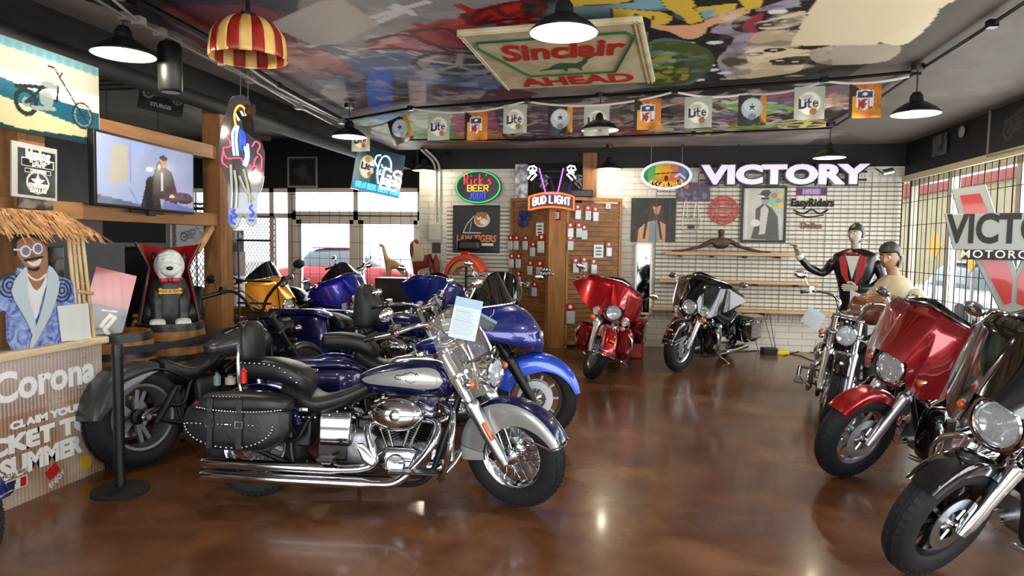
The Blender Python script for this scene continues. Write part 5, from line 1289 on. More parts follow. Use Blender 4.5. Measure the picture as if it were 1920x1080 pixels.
# tiger banner
M, w, h = wallq(849, 386, 937, 473, off=.06)
T = thing('banner', 'black banner with a tiger head reading LAW TIGERS on the white wall', 'banner', M)
a = Art(w, h, 150, '#16181f'); a.noise('#20232c', 3, .55, .5, 5, soft=.3)
a.ell(w*.62, h*.70, w*.17, h*.16, '#c9cdd2'); a.ell(w*.60, h*.72, w*.14, h*.14, '#c4793a'); a.ell(w*.56, h*.74, w*.05, h*.04, '#e9dfd0'); a.ell(w*.66, h*.66, w*.08, h*.06, '#e9dfd0'); a.ell(w*.53, h*.83, w*.03, h*.03, '#c4793a'); a.ell(w*.7, h*.83, w*.03, h*.03, '#c4793a')
for x, y in ((.55, .76), (.66, .76)): a.ell(w*x, h*y, .013, .01, '#101010')
for i in range(6): a.line([(w*(.5+.04*i), h*.84), (w*(.52+.035*i), h*.78)], .006, '#241813')
a.line([(w*.22, h*.42), (w*.3, h*.6), (w*.45, h*.78)], .006, '#d8d8d8'); a.line([(w*.22, h*.42), (w*.6, h*.42)], .006, '#d8d8d8'); a.line([(w*.36, h*.42), (w*.4, h*.66)], .005, '#b5b5b5')
a.mesh('cloth', ART, T, th=.004)
OT = mat('orange_lettering', '#e2873a', .5)
text('LAW TIGERS', OT, T, (0, h*-.21, .004), size=h*.2, shear=.15, bold=.005, sx=.78, ext=.001)
G().box((w*.22, -h*.33, .004), (w*.3, h*.055, .004)).obj('strapline', WHITE, T)
G().cyl((-w/2, h/2, 0), (w/2, h/2, 0), .008, 8).cyl((-w/2, -h/2, 0), (w/2, -h/2, 0), .008, 8).obj('rod', BLACK, T)
# bud light neon in front of a dark screen above the wooden stand
q = at(1034, 378, Y=10.3); M = frame(q, V((1, .0, 0)), (0, 0, 1)) @ Matrix.Scale(1.13, 4); w, h = .60, .17
T = thing('neon_sign', 'orange-framed neon sign reading BUD LIGHT with purple tubes and white ribbons above', 'neon sign', M)
arc = lambda x: -.6*x*x+.03
P = [(x, arc(x)+.085) for x in np.linspace(-w/2, w/2, 14)]+[(x, arc(x)*.8-.095) for x in np.linspace(w/2, -w/2, 14)]; P.append(P[0])
G().prism([(x*1.05, y*1.2) for x, y in P[:-1]], -.03, z0=-.01).obj('panel', mat('neon_red_panel', '#3a0f10', .35), T, smooth=False)
neon([P], .013, N['orange'], T, 'frame_tube', .02)
neon([[(x+dx, y+arc(x)*1.0+dy) for x, y in Q] for Q in strokes('BUD LIGHT', .1, w=.62) for dx, dy in ((0, 0), (.006, .0))], .008, N['white'], T, 'white_lettering', .025)
neon([[(-.17, .44), (-.075, .1), (.08, .1), (.155, .44)]], .010, N['purple'], T, 'purple_tube', .02)
wr = []
for sd in (-1, 1):
    x0 = sd*.2; wr += [[(x0, .44), (x0+sd*.04, .47), (x0+sd*.1, .46), (x0+sd*.12, .42), (x0+sd*.06, .4), (x0, .42)], [(x0+sd*.02, .38), (x0+sd*.08, .36), (x0+sd*.12, .3)], [(x0+sd*.0, .36), (x0+sd*.06, .30), (x0+sd*.08, .28)], [(x0+sd*.05, .44), (x0+sd*.1, .38), (x0+sd*.02, .4)]]
neon(wr[:4], .012, N['white'], T, 'ribbon_tube', .02); neon(wr[4:], .012, N['white'], T, 'ribbon_tube', .02)
G().tube([(-.25, .0, -.05), (-.25, .5, -.05)], .006, 6).tube([(.25, 0, -.05), (.25, .5, -.05)], .006, 6).cyl((0, -.02, -.03), (0, -.02, -.22), .015, 8).cyl((-.2, .405, -.05), (-.2, .405, -.66), .01, 8).bx((-.26, -.005, -.056), (.26, .005, -.03)).bx((-.26, .4, -.056), (.26, .41, -.044)).obj('support_frame', BLACK, T)
M, w, h = wallq(990, 306, 1092, 384, off=.1)
T = thing('dark_screen', 'black screen panel on the back wall behind the neon ribbons', 'screen', M); G().box((0, 0, 0), (w, h, .05)).obj('panel', BLKGL, T, bevel=.006)
M, w, h = wallq(966, 308, 992, 378, off=.05)
T = thing('foil_panel', 'narrow dark crumpled foil panel between the neon signs', 'panel', M); G().box((0, 0, 0), (w, h, .02)).obj('panel', mixed('crumpled_foil', '#4a4a4e', '#a5a5aa', 9, .3, metal=.8, bump=.6), T)

# blue beer neon with football helmet
TL, TR, BR, BL = at(664, 268, Y=8.7), at(754, 292, Y=9.1), at(754, 373, Y=9.1), at(665, 354, Y=8.7); M, w, h = quad(TL, TR, BR, BL)
T = thing('neon_sign', 'blue neon beer sign with Lite badge and star helmet reading GREAT BEER, GREAT TASTE', 'neon sign', M)
a = Art(w, h, 110, '#45606c'); a.noise('#9fb6bf', 3, .5, .6, 6, soft=.3); a.rect(w*.36, 0, w, h, '#1c2d3e', .8); a.rect(0, 0, w, h*.2, '#5d8ec7', .8); a.poly([(w*.1, h), (w*.7, h), (w*.4, h*.5)], '#272c33', .8)
a.ell(w*.25, h*.55, w*.15, h*.26, '#d7cfae'); a.ell(w*.25, h*.55, w*.13, h*.23, '#ece6d2'); a.ell(w*.25, h*.72, w*.07, h*.07, '#b98a5a'); a.ell(w*.32, h*.4, w*.045, h*.06, '#b07c42')
a.mesh('picture', ARTG, T, th=.03)
text('Lite', mat('navy_lettering', '#171b3d', .4), T, (-w*.24, h*.05, .004), size=h*.2, bold=.006, ext=.002)
hel = curve([V((a_*w, b_*h, .03)) for a_, b_ in ((.02, -.28), (-.04, .0), (0, .3), (.1, .38), (.2, .28), (.23, .12))], 5); hel2 = curve([V((a_*w, b_*h, .03)) for a_, b_ in ((-.06, .1), (-.12, .2), (-.1, .33), (-.02, .37))], 5)
neon([hel, hel2, [(.02*w, .17*h), (.06*w, .1*h), (.12*w, .14*h), (.08*w, .02*h), (.1*w, -.12*h), (.05*w, -.04*h), (.0, -.08*h), (.02*w, .05*h)]], .011, N['ice'], T, 'helmet_tube', .03)
neon([[(x+w*.28, y-h*.05) for x, y in Q] for Q in strokes('GS', h*.3, w=.9)]+[[(x+w*.24, y-h*.24) for x, y in Q] for Q in strokes('BE', h*.22, w=1.1)], .016, N['white'], T, 'white_tubes', .03)
neon([[(x+w*.03, y-h*.38) for x, y in Q] for Q in strokes('GREAT BEER, GREAT TASTE', h*.12, w=.42, gap=.7)], .008, N['cyan'], T, 'cyan_lettering', .03)
G().cyl((-w*.3, h*.5, 0), (-w*.3, h*.5+.5, 0), .004, 6).cyl((w*.3, h*.5, 0), (w*.3, h*.5+.5, 0), .004, 6).obj('hanging_wires', DKMET, T)

# clear acrylic neon musician
B0, B1 = at(452, 180, d=5.9), at(452, 430, d=5.9); hN = B0.z-B1.z; M = frame((B0+B1)/2, V((.93, .37, 0)), (0, 0, 1))
T = thing('neon_sign', 'tall clear acrylic neon figure of a standing cowboy with blue jacket and boots', 'neon sign', M)
out = [(-.02, .5), (-.075, .47), (-.1, .38), (-.13, .3), (-.15, .18), (-.165, .08), (-.15, -.02), (-.11, -.12), (-.1, -.3), (-.1, -.43), (-.075, -.49), (-.035, -.49), (-.01, -.44), (.01, -.4), (.04, -.46), (.075, -.475), (.105, -.45), (.11, -.38), (.11, -.27), (.15, -.17), (.165, -.05), (.165, .1), (.13, .2), (.1, .26), (.085, .36), (.07, .45), (.03, .5)]
P = [(p.x*hN*1.0, p.y*hN) for p in curve([V((a_, b_, 0)) for a_, b_ in out], 3, True)]
G().prism(P, .025, z0=-.03).obj('acrylic_shell', mat('acrylic_shell', '#55525a', .08, .1, .6, alpha=.62), T, smooth=False, bevel=.006)
def ns(L, c, nm, r=.009): neon([[(p.x*hN, p.y*hN) for p in curve([V((a_, b_, 0)) for a_, b_ in q], 4)] for q in L], r, N[c], T, nm, .02)
ns([[(-.03, .27), (-.04, .33), (-.03, .39), (0, .42), (.03, .4), (.04, .35), (.035, .3)]], 'yellow', 'hat_tube')
ns([[(-.01, .31), (-.02, .36), (.01, .37), (.02, .33)], [(-.03, .27), (-.055, .2), (-.045, .05)], [(-.015, .27), (-.03, .18), (-.02, .05)], [(.03, .12), (.04, .05), (.02, -.02)], [(.05, .14), (.055, .04), (.035, -.03)]], 'ice', 'pale_tubes', .011)
ns([[(0, .24), (.0, .12), (.02, .1), (.03, .2), (0, .24)], [(.01, .22), (.015, .13)]], 'blue', 'blue_tubes')
ns([[(-.065, -.42), (-.045, -.4), (-.065, -.37), (-.045, -.35)], [(-.08, -.39), (-.08, -.44), (-.05, -.46)]], 'blue', 'boot_tube')
ns([[(.06, -.4), (.085, -.37), (.06, -.34), (.08, -.31)], [(.05, -.43), (.09, -.43)]], 'blue', 'boot_tube')
ns([[(-.09, .2), (-.07, .12), (-.12, .1), (-.1, .03), (-.05, .03), (.0, .03), (.02, .0), (.06, -.02), (.09, -.03), (.1, .02), (.12, .05)], [(.08, .12), (.11, .16), (.14, .13), (.12, .08), (.15, .04), (.14, -.06), (.1, -.02), (.07, -.06)], [(-.12, .08), (-.13, .0), (-.09, -.04)]], 'pink', 'red_tubes', .007)
G().cyl((0, .5*hN, -.015), (0, .5*hN+.42, -.015), .003, 6).cyl((.06, .48*hN, -.015), (.06, .48*hN+.44, -.015), .003, 6).obj('hanging_wires', SATIN, T)
CL = mat('unlit_tube', '#b9c8b4', .1, 0, 1.)
g = G()
for q in ([(-.07, -.02), (-.065, -.2), (-.07, -.34)], [(-.045, -.06), (-.03, -.2), (-.04, -.34)], [(.02, -.05), (.05, -.18), (.06, -.3)], [(-.01, -.1), (.03, -.2), (.085, -.28)]): g.tube([V((p.x*hN, p.y*hN, .02)) for p in curve([V((a_, b_, 0)) for a_, b_ in q], 4)], .012, 8)
g.obj('unlit_tubes', CL, T)
# dark plush figure clinging to it
p = M @ V((.09, .22*hN, .07)); T = thing('plush_toy', 'small black plush figure clinging to the front of the neon cowboy', 'plush toy', M @ Matrix.Translation((.07, .28*hN, .06)))
FUR = mixed('dark_fur', '#17120f', '#2b211b', 60, .9, bump=.5)
G().sph((0, 0, 0), .05, sc=(1, 1.5, .9)).obj('body', FUR, T); G().sph((.02, .11, .01), .045).sph((-.01, .15, .01), .018).sph((.05, .15, .01), .018).obj('head', mixed('brown_fur', '#3c2617', '#5a3a22', 50, .9), T)
G().tube(curve([(0, -.05, .02), (.06, -.1, .05), (.13, -.12, .05)], 4), .022, 10).sph((.15, -.12, .05), .032, sc=(1.5, .8, .8)).obj('leg', FUR, T); G().tube(curve([(0, .05, .0), (-.05, .05, .02), (-.08, .1, 0)], 4), .017, 8).obj('arm', FUR, T)
# ------------------------------------------------------------------ flags
STRG = mat('white_tape', '#dcd6cc', .6)
zf = ZC-.06
anchors = [(660, 236), (772, 204), (985, 190), (1265, 172), (1400, 176), (1545, 152), (1705, 143)]
AP = [at(x, y, Z=zf) for x, y in anchors]; g = G(); cords = []
for a_, b_ in zip(AP[:-1], AP[1:]):
    n = 12; cords += [a_.lerp(b_, i/n)-V((0, 0, .09*4*(i/n)*(1-i/n)*min(1, (a_-b_).length/1.6))) for i in range(n)]
cords.append(AP[-1]); g.tube(cords, .006, 5, flat=2.)
tag(g.obj('bunting_cord', STRG), 'white tape strung across the ceiling carrying the beer flags', 'cord')
def lite_art():
    a = Art(.26, .30, 130, '#a3a89f'); a.noise('#b9beb4', 8, .5, .5, 8, soft=.3); a.ring(.13, .15, .1, .006, '#c9c08d'); a.ell(.13, .15, .092, .1, '#e4e2d8'); a.ell(.11, .2, .05, .03, '#8c8574', .6, .5); a.ell(.165, .075, .032, .032, '#9a6a3a')
    a.words('L', .062, .148, .072, '#1c2046', .011); a.line([(.097, .115), (.097, .16)], .009, '#1c2046'); a.ell(.097, .178, .009, .009, '#1c2046'); a.line([(.128, .185), (.128, .12), (.14, .115)], .009, '#1c2046'); a.line([(.113, .16), (.147, .165)], .007, '#1c2046'); a.line([(.162, .14), (.2, .148), (.192, .165), (.175, .168), (.162, .15), (.165, .125), (.185, .116), (.2, .125)], .007, '#1c2046'); return a
def nfl_art():
    a = Art(.26, .30, 130, '#c8781e'); a.noise('#e0a32a', 7, .5, .8, 9, soft=.2); a.noise('#a03c14', 9, .55, .7, 10, soft=.2); a.rect(0, 0, .03, .3, '#1b1512'); a.ell(.03, .24, .05, .05, '#1b1512')
    a.poly([(.06, .24), (.13, .25), (.2, .24), (.2, .1), (.13, .07), (.06, .1)], '#e8e4dc'); a.poly([(.07, .23), (.13, .24), (.19, .23), (.19, .18), (.07, .18)], '#24335f'); a.ell(.13, .21, .02, .013, '#e8e4dc')
    a.words('NFL', .135, .125, .07, '#9c1b1b', .007, wd=.5); return a
def star_art():
    a = Art(.26, .30, 130, '#17161a'); a.noise('#d08a1f', 6, .5, .95, 11, soft=.15); a.ell(.13, .17, .1, .1, '#a9b6bc'); a.ell(.13, .2, .08, .06, '#c3cdd1'); a.ell(.13, .09, .04, .03, '#6f7a80')
    S = [(.13+(.036 if i % 2 == 0 else .014)*math.sin(i*PI/5), .18+(.036 if i % 2 == 0 else .014)*math.cos(i*PI/5)) for i in range(10)]; a.poly(S, '#131b2b'); return a
kinds = {'L': (lite_art(), 'grey beer flag printed Lite'), 'N': (nfl_art(), 'orange flag with an NFL shield'), 'S': (star_art(), 'flag with a star on a silver helmet')}
protos = {}
FL = [(677, 242, 'L', 0), (752, 236, 'S', .35), (815, 226, 'L', 0), (893, 228, 'N', 0), (968, 220, 'L', 0), (1046, 218, 'S', 0), (1130, 212, 'L', 0), (1222, 208, 'N', 0), (1308, 202, 'L', 0), (1414, 202, 'S', 0), (1517, 188, 'L', 0), (1620, 181, 'N', 0)]
pos_w = ['leftmost, behind the second pendant lamp', 'hanging crooked near the blue neon sign', 'second of its kind from the left', 'leftmost of its kind', 'third of its kind from the left', 'over the middle of the room', 'just above a pendant lamp', 'middle one of its kind', 'second of its kind from the right', 'nearest the green flame painting, right of centre', 'rightmost of its kind', 'rightmost flag of the whole string']
for (px, py, k_, rz), pw in zip(FL, pos_w):
    # find the cord point straight above in the picture
    best = min(cords, key=lambda c: abs((CM.inverted() @ c).x/-(CM.inverted() @ c).z*1280+960-px))
    T = thing('flag', kinds[k_][1]+', '+pw, 'flag', frame(best+V((0, 0, -.155)), V((1, -.12, 0)), (0, 0, 1)) @ Matrix.Rotation(rz, 4, 'Z'), 'beer and football flags on the tape')
    if k_ not in protos: protos[k_] = kinds[k_][0].mesh('flag_cloth', ART, T, wave=lambda X, Y: .008*np.sin(X*30+1)*(1-Y/.3))
    else: o = protos[k_].copy(); COL.objects.link(o); o.parent = T

# ------------------------------------------------------------------ wall pictures
def picture(nm, label, cat, M, w, h, paint, res=110, fr=0, fm=None, mt=None, th=.012, bg='#888888', seed=1):
    T = thing(nm, label, cat, M); a = Art(w, h, res, bg); paint(a, w, h); a.mesh('picture', mt or ART, T, th=th)
    if fr:
        g = G()
        for sx in (-1, 1): g.box((sx*(w/2+fr/2), 0, 0), (fr, h+2*fr, .03)); g.box((0, sx*(h/2+fr/2), 0), (w, fr, .03))
        g.obj('frame', fm or BLACK, T, smooth=False, bevel=.003)
    return T
def chopper(a, ox, oy, s, c, w2=.012, c2=None):
    """side view line drawing of a long-forked chopper, front wheel at right"""
    c2 = c2 or c; L = lambda P, w=w2, cc=c: a.line([(ox+x*s, oy+y*s) for x, y in P], w*s*1.0 if s > .3 else w*s, cc)
    a.ring(ox, oy, .17*s, .035*s, c); a.ring(ox, oy, .05*s, .02*s, c2); a.ring(ox+1.05*s, oy+.0*s, .2*s, .014*s, c); a.ring(ox+1.05*s, oy, .16*s, .01*s, c2)
    for k in range(8): L([(1.05, 0), (1.05+.16*math.cos(k*.785), .16*math.sin(k*.785))], .006)
    L([(1.05, 0), (.6, .52)], .016); L([(0, 0), (.3, .12), (.55, .12), (.58, .36), (.3, .28), (0, 0)], .02); L([(.3, .28), (.05, .24), (-.15, .2)], .03)
    a.ell(ox+.42*s, oy+.34*s, .15*s, .05*s, c2); a.ell(ox+.36*s, oy+.12*s, .13*s, .12*s, c2, .9); L([(.6, .52), (.52, .62), (.4, .62)], .014); L([(.6, .5), (.66, .58)], .014); L([(.1, -.06), (.5, .0)], .03, c2)
# row on the back wall
def p_long(a, w, h):
    a.noise('#3a3230', 8, .5, .7, 21, soft=.2); a.ell(w*.55, h*.45, w*.16, h*.5, '#4a2f1c'); a.ell(w*.58, h*.76, w*.1, h*.13, '#b98a62'); a.ell(w*.56, h*.9, w*.13, h*.1, '#2a1a10'); a.poly([(w*.45, h*.85), (w*.4, h*.3), (w*.5, h*.3), (w*.52, h*.7)], '#3c2513'); a.poly([(w*.68, h*.85), (w*.72, h*.35), (w*.62, h*.3), (w*.64, h*.7)], '#3c2513')
    a.poly([(w*.15, 0), (w*.18, h*.3), (w*.35, h*.45), (w*.6, h*.5), (w*.78, h*.4), (w*.78, 0)], '#c99672'); a.poly([(w*.4, 0), (w*.42, h*.45), (w*.6, h*.48), (w*.62, 0)], '#7a8a92'); a.line([(w*.35, h*.45), (w*.3, h*.1)], .02, '#2a1c14'); a.line([(w*.62, h*.48), (w*.68, h*.1)], .02, '#2a1c14')
picture('poster', 'dark canvas poster of a long-haired shirtless person, above the leaning mirror', 'poster', *wallq(1183, 371, 1267, 454), p_long, bg='#17120f', res=140)
def p_hat(a, w, h):
    a.noise('#c6c4bc', 3, .5, .5, 22, soft=.3); a.poly([(w*.2, h*.02), (w*.3, h*.35), (w*.3, h*.6), (w*.5, h*.72), (w*.7, h*.62), (w*.85, h*.45), (w*.9, h*.0)], '#4a4a49'); a.poly([(w*.4, h*.1), (w*.42, h*.6), (w*.52, h*.68), (w*.62, h*.6), (w*.55, h*.12)], '#b9b6ae')
    a.ell(w*.53, h*.78, w*.1, h*.1, '#8e8c86'); a.poly([(w*.25, h*.87), (w*.45, h*.84), (w*.78, h*.82), (w*.7, h*.88), (w*.62, h*.97), (w*.45, h*.96), (w*.4, h*.89)], '#33312f'); a.poly([(w*.2, h*.89), (w*.52, h*.82), (w*.5, h*.85)], '#e6e4dd')
    a.ell(w*.3, h*.33, w*.12, h*.07, '#d0cdc4'); a.ell(w*.8, h*.8, w*.2, h*.16, '#79a79a', .9); a.noise('#d9a04a', 9, .6, .0, 23)
    for x, y, c in ((.75, .86, '#c94f3a'), (.84, .76, '#5b8fa8'), (.9, .86, '#e0b23c'), (.8, .68, '#a9b04c'), (.92, .68, '#e0b23c')): a.ell(w*x, h*y, w*.07, h*.05, c, .9)
    a.line([(w*.45, h*.8), (w*.6, h*.8)], .015, '#1d1c1b'); a.rect(w*.05, h*.03, w*.1, h*.97, '#d7d4cb', .7)
picture('framed_poster', 'black-framed grey portrait of a man in a wide hat with coloured patch', 'picture', *wallq(1394, 353, 1470, 450, off=.05), p_hat, bg='#aeb0a8', res=140, fr=.035, fm=BLACK)
def p_purple(a, w, h): a.noise('#8a7c9a', 10, .5, .8, 24, soft=.15); a.noise('#241d2c', 12, .55, .9, 25, soft=.15); a.ell(w*.3, h*.8, w*.08, h*.14, '#c06a5a')
picture('poster', 'purple grey collage poster of motorcycles below the oval sign', 'poster', *wallq(1268, 342, 1332, 378), p_purple, bg='#4b4257')
def p_bikew(a, w, h): a.rect(0, h*.4, w, h, '#5a2a6a'); a.rect(w*.02, h*.45, w*.98, h*.95, '#4c2560'); a.words('DAVIDSON', w*.5, h*.7, h*.3, '#a98cc0', .012, wd=.5); a.rect(0, 0, w, h*.38, '#cfc9ba')
picture('banner', 'purple sign above scrolled lettering beside the framed portrait', 'sign', *wallq(1493, 352, 1550, 376), p_bikew, bg='#4c2560')
M, w, h = wallq(1484, 373, 1560, 428)
T = thing('metal_word_art', 'black iron lettering reading EasyRiders with smaller words below', 'wall art', M)
text('EasyRiders', BLKMATTE, T, (0, .18*h/.5, .01), size=.17, bold=.004, ext=.006, shear=.1, sx=.85); 
g = G().bx((-w/2, h*.24, 0), (w/2, h*.26, .012)).tube(curve([(-w*.45, .05, 0), (-w*.2, .0, 0), (0, .06, 0), (w*.2, .0, 0), (w*.4, .06, 0)], 5), .012, 6).tube(curve([(-w*.4, .0, 0), (-w*.1, -.05, 0), (w*.3, -.02, 0)], 5), .01, 6); g.obj('scrollwork', BLKMATTE, T)
text('Dallas', mat('rust_lettering', '#6d4a3c', .5), T, (0, -h*.42, .01), size=.13, bold=.003, ext=.004)
# red wheel sign
M, w, h = wallq(1329, 369, 1385, 420, off=.05)
T = thing('round_sign', 'red round pierced metal sign with lettering ring on the slatted wall', 'sign', M); RR = mat('red_sign_paint', '#b8231f', .4)
g = G().lathe([(.5*w, -.008), (.5*w, .008), (.45*w, .008), (.45*w, -.008)], n=40, closed=True).lathe([(.3*w, -.006), (.3*w, .006), (.27*w, .006), (.27*w, -.006)], n=40, closed=True)
for k in range(26): a_ = 2*PI*k/26; g.box((.375*w*math.cos(a_), .375*w*math.sin(a_), 0), (.1*w, .05*w, .01), Matrix.Rotation(a_, 3, 'Z'))
for k in range(5): g.box((0, (-.2+.1*k)*w, 0), (.42*w*(1-abs(k-2)*.18), .05*w, .01))
for k in range(4): a_ = PI/4+PI/2*k; g.box((.35*w*math.cos(a_), .35*w*math.sin(a_), 0), (.3*w, .03*w, .008), Matrix.Rotation(a_, 3, 'Z'))
g.obj('plate', RR, T, smooth=False)
M, w, h = wallq(1279, 383, 1314, 434, off=.05)
T = thing('wire_hand_sculpture', 'pale wire sculpture of a hand beside the long-haired poster', 'wall art', M)
wm = mat('pale_wire', '#cfc9ba', .4, .3); g = G()
for q in ([(-.1, .25), (-.12, -.05), (-.1, -.2), (.05, -.22), (.13, -.1), (.12, .05)], [(-.1, .25), (-.07, .25), (-.06, .02)], [(.05, .22), (.03, .0)], [(.05, .22), (.08, .2), (.1, .0)], [(-.1, .0), (.12, -.02)], [(-.05, -.1), (.1, -.1)], [(-.08, -.02), (0, .05), (.1, -.05)]): g.tube(curve([(x*1.1, y, 0) for x, y in q], 4), .007, 6)
g.obj('wire', wm, T); G().box((.0, -.14, 0), (.1, .05, .02)).obj('plate', BLACK, T)
# mirror leaning by the wall
M, w, h = wallq(1190, 455, 1222, 589, off=.1)
M = Matrix.Translation(M.translation+V((0, -.04, 0))) @ Matrix.Rotation(.16, 4, 'Z') @ Matrix.Translation(-M.translation) @ M; T = thing('wall_mirror', 'tall white-framed mirror leaning on the wall right of the wooden stand', 'mirror', M); G().box((0, 0, 0), (w-.04, h-.04, .01)).obj('glass', mat('mirror_glass', '#8f9294', .05, 1.), T, smooth=False)
g = G()
for sx in (-1, 1): g.box((sx*(w/2-.015), 0, 0), (.03, h, .03)); g.box((0, sx*(h/2-.015), 0), (w, .03, .03))
g.obj('frame', WHITE, T, smooth=False)
# picture on the storefront's black wall
def p_dark(a, w, h): a.noise('#3d3836', 6, .5, .7, 31, soft=.2); a.ell(w*.5, h*.5, w*.2, h*.3, '#4a4340', .6, .5)
picture('framed_picture', 'dark framed group photo on the black wall above the doors', 'picture', *wallq(542, 297, 592, 348, Y=YS), p_dark, bg='#1c1918', fr=.03, fm=mat('grey_frame', '#8b857d', .5))
picture('small_notice', 'small dark card on the white wall beside the figurines', 'notice', *wallq(810, 455, 826, 475), p_dark, bg='#3a3532')
# electrical boxes and pipes on the white wall
M, w, h = wallq(804, 418, 828, 452, off=.06); T = thing('electrical_box', 'grey white electrical box on the brick wall under two pipes', 'electrical box', M); G().box((0, 0, 0), (w, h, .1)).obj('cabinet', mat('electrical_grey', '#bdb8ad', .5), T, bevel=.01); G().box((0, 0, .055), (w*.85, h*.85, .01)).obj('door', mat('electrical_grey', '#bdb8ad', .5), T, bevel=.004)
for px, lb in ((816, 'left'), (824, 'right')):
    a_, b_ = at(px, 322, Y=YB-.05), at(px, 418, Y=YB-.05); tag(G().tube(curve([(b_.x, YB-.04, b_.z), (a_.x, YB-.04, a_.z-.1), (a_.x, YB-.04, 2.8), (a_.x, YB-.2, 2.95), (a_.x, YB-.8, 3.05)], 4), .018, 8).obj('conduit', mat('conduit_white', '#c9c4b8', .4)), f'pale {lb} conduit bending from the wall box up to the ceiling', 'conduit')
# ------------------------------------------------------------------ left side: timber frame, screens, tiki display, barrels
FX = -3.95
for (y, w, lb) in ((3.86, .2, 'rough timber post behind the tiki display and chopper poster'), (6.02, .19, 'rough timber post behind the neon cowboy figure')):
    T = G().bx((FX-w/2, y-w/2, 0), (FX+w/2, y+w/2, 2.93)); tag(T.obj('timber_post', POSTW, smooth=False, bevel=.006), lb, 'post')
for z, h, lb in ((1.8, .12, 'lower timber rail under the television'), (2.43, .13, 'upper timber rail above the television')):
    tag(G().bx((FX-.05, 3.96, z-h/2), (FX+.06, 5.92, z+h/2)).obj('timber_rail', BEAMW, smooth=False, bevel=.005), lb, 'beam')
tag(G().bx((FX-.04, YF+.5, 1.74), (FX+.05, 3.76, 1.86)).obj('timber_rail', BEAMW, smooth=False), 'lower timber rail left of the nearest timber post', 'beam')
r_ = Matrix.Rotation(math.radians(45), 3, 'X'); tag(G().box((FX+.0, 5.80, 1.62), (.045, .34, .06), r_).obj('timber_brace', PINE, smooth=False, bevel=.003), 'short diagonal timber brace beside the post', 'brace')
def lq(x0, y0, x1, y1, X, x2=None, y2=None, x3=None, y3=None):
    """quad from TL, TR, BR, BL pixels on plane x = X"""
    return quad(at(x0, y0, X=X), at(x1, y1, X=X), at(x2, y2, X=X), at(x3, y3, X=X))
# television
TL, TR, BR, BL = at(181, 243, X=-3.74), at(363, 292, X=-3.82), at(363, 397, X=-3.82), at(181, 383, X=-3.74)
M, w, h = quad(TL, TR, BR, BL)
T = thing('television', 'wide flat television showing a man drinking at a desk, fixed to the timber rails', 'television', M)
G().box((0, 0, -.03), (w+.03, h+.03, .05)).obj('casing', BLACK, T, bevel=.006)
a = Art(w-.01, h-.01, 110, '#8e9cc0'); W, H = w-.01, h-.01
a.poly([(0, H*.12), (W*.5, H*.02), (W, 0), (0, 0)], '#20242e'); a.noise('#a9b6d4', 2, .5, .5, 41, soft=.4); a.poly([(W*.1, H*.3), (W*.13, H*.88), (W*.28, H*.9), (W*.27, H*.35)], '#a8a79a'); a.rect(W*.3, H*.35, W*.31, H*.95, '#7783a4')
a.poly([(W*.52, H*.2), (W*.55, H*.62), (W*.63, H*.72), (W*.74, H*.62), (W*.8, H*.3), (W*.8, H*.1)], '#1b1c22'); a.ell(W*.645, H*.76, W*.045, H*.085, '#a5806a'); a.ell(W*.645, H*.83, W*.045, H*.04, '#241d1c'); a.line([(W*.56, H*.5), (W*.6, H*.7)], .03, '#1b1c22'); a.ell(W*.6, H*.68, W*.02, H*.04, '#c9b5a6'); a.rect(W*.62, H*.3, W*.64, H*.6, '#d5d5da', .8)
a.ell(W*.53, H*.35, W*.08, H*.16, '#15161c'); a.poly([(W*.4, H*.0), (W*.46, H*.4), (W*.58, H*.35), (W*.62, 0)], '#15161c'); a.ell(W*.88, H*.22, W*.12, H*.1, '#15161c'); a.poly([(W*.65, H*.14), (W, H*.06), (W, H*.0), (W*.62, 0)], '#5a6ea8'); a.line([(W*.3, H*.25), (W*.36, H*.08)], .012, '#7d91c4'); a.ell(W*.74, H*.22, W*.03, H*.03, '#c9b5a6')
a.mesh('screen', painted('screen_picture', .15, .4, emitk=.25), T, Matrix.Translation((0, 0, -.002)))
G().box((0, -h/2-.04, 0), (.08, .04, .04)).box((0, -h/2-.03, -.03), (.4, .02, .03)).obj('webcam', BLACK, T, bevel=.004); G().box((0, 0, -.1), (.3, .2, .1)).obj('wall_bracket', DKMET, T)
# chopper poster
M, w, h = lq(-90, 38, 186, 124, -3.80, 186, 279, -90, 215)
def p_chop(a, w, h):
    a.poly([(0, 0), (w, 0), (w, h*.42), (w*.6, h*.46), (0, h*.62)], '#184a5e'); a.poly([(0, h*.62), (w*.6, h*.46), (w, h*.42), (w, h*.38), (w*.5, h*.38), (0, h*.52)], '#174b63'); a.noise('#2f7a8c', 3, .5, .25, 51, soft=.2); a.rect(0, h*.64, w, h, '#a9a498')
    a.poly([(0, h*.12), (w*.25, h*.35), (w, h*.16), (w, h*.1), (w*.5, h*.04), (0, 0)], '#b8b48f', .85); a.rect(0, h*.9, w, h, '#5f8f9b', .8); a.noise('#35738a', 5, .62, .8, 52, soft=.1) if False else None
    a.poly([(0, 0), (w, 0), (w, h*.1), (w*.4, h*.03), (0, h*.1)], '#17323c'); chopper(a, w*.44, h*.34, w*.40, '#232a2c', .02, '#707f80'); 
    for i in range(14): a.ell(w*(.05+.07*i), h*.93, w*.03, h*.05, '#3d7f95', .6, .6)
picture('poster', 'glossy poster of a long-forked chopper on a beach at upper left', 'poster', M, w, h, p_chop, bg='#d6cfc1', res=150, mt=ARTG, th=.012)
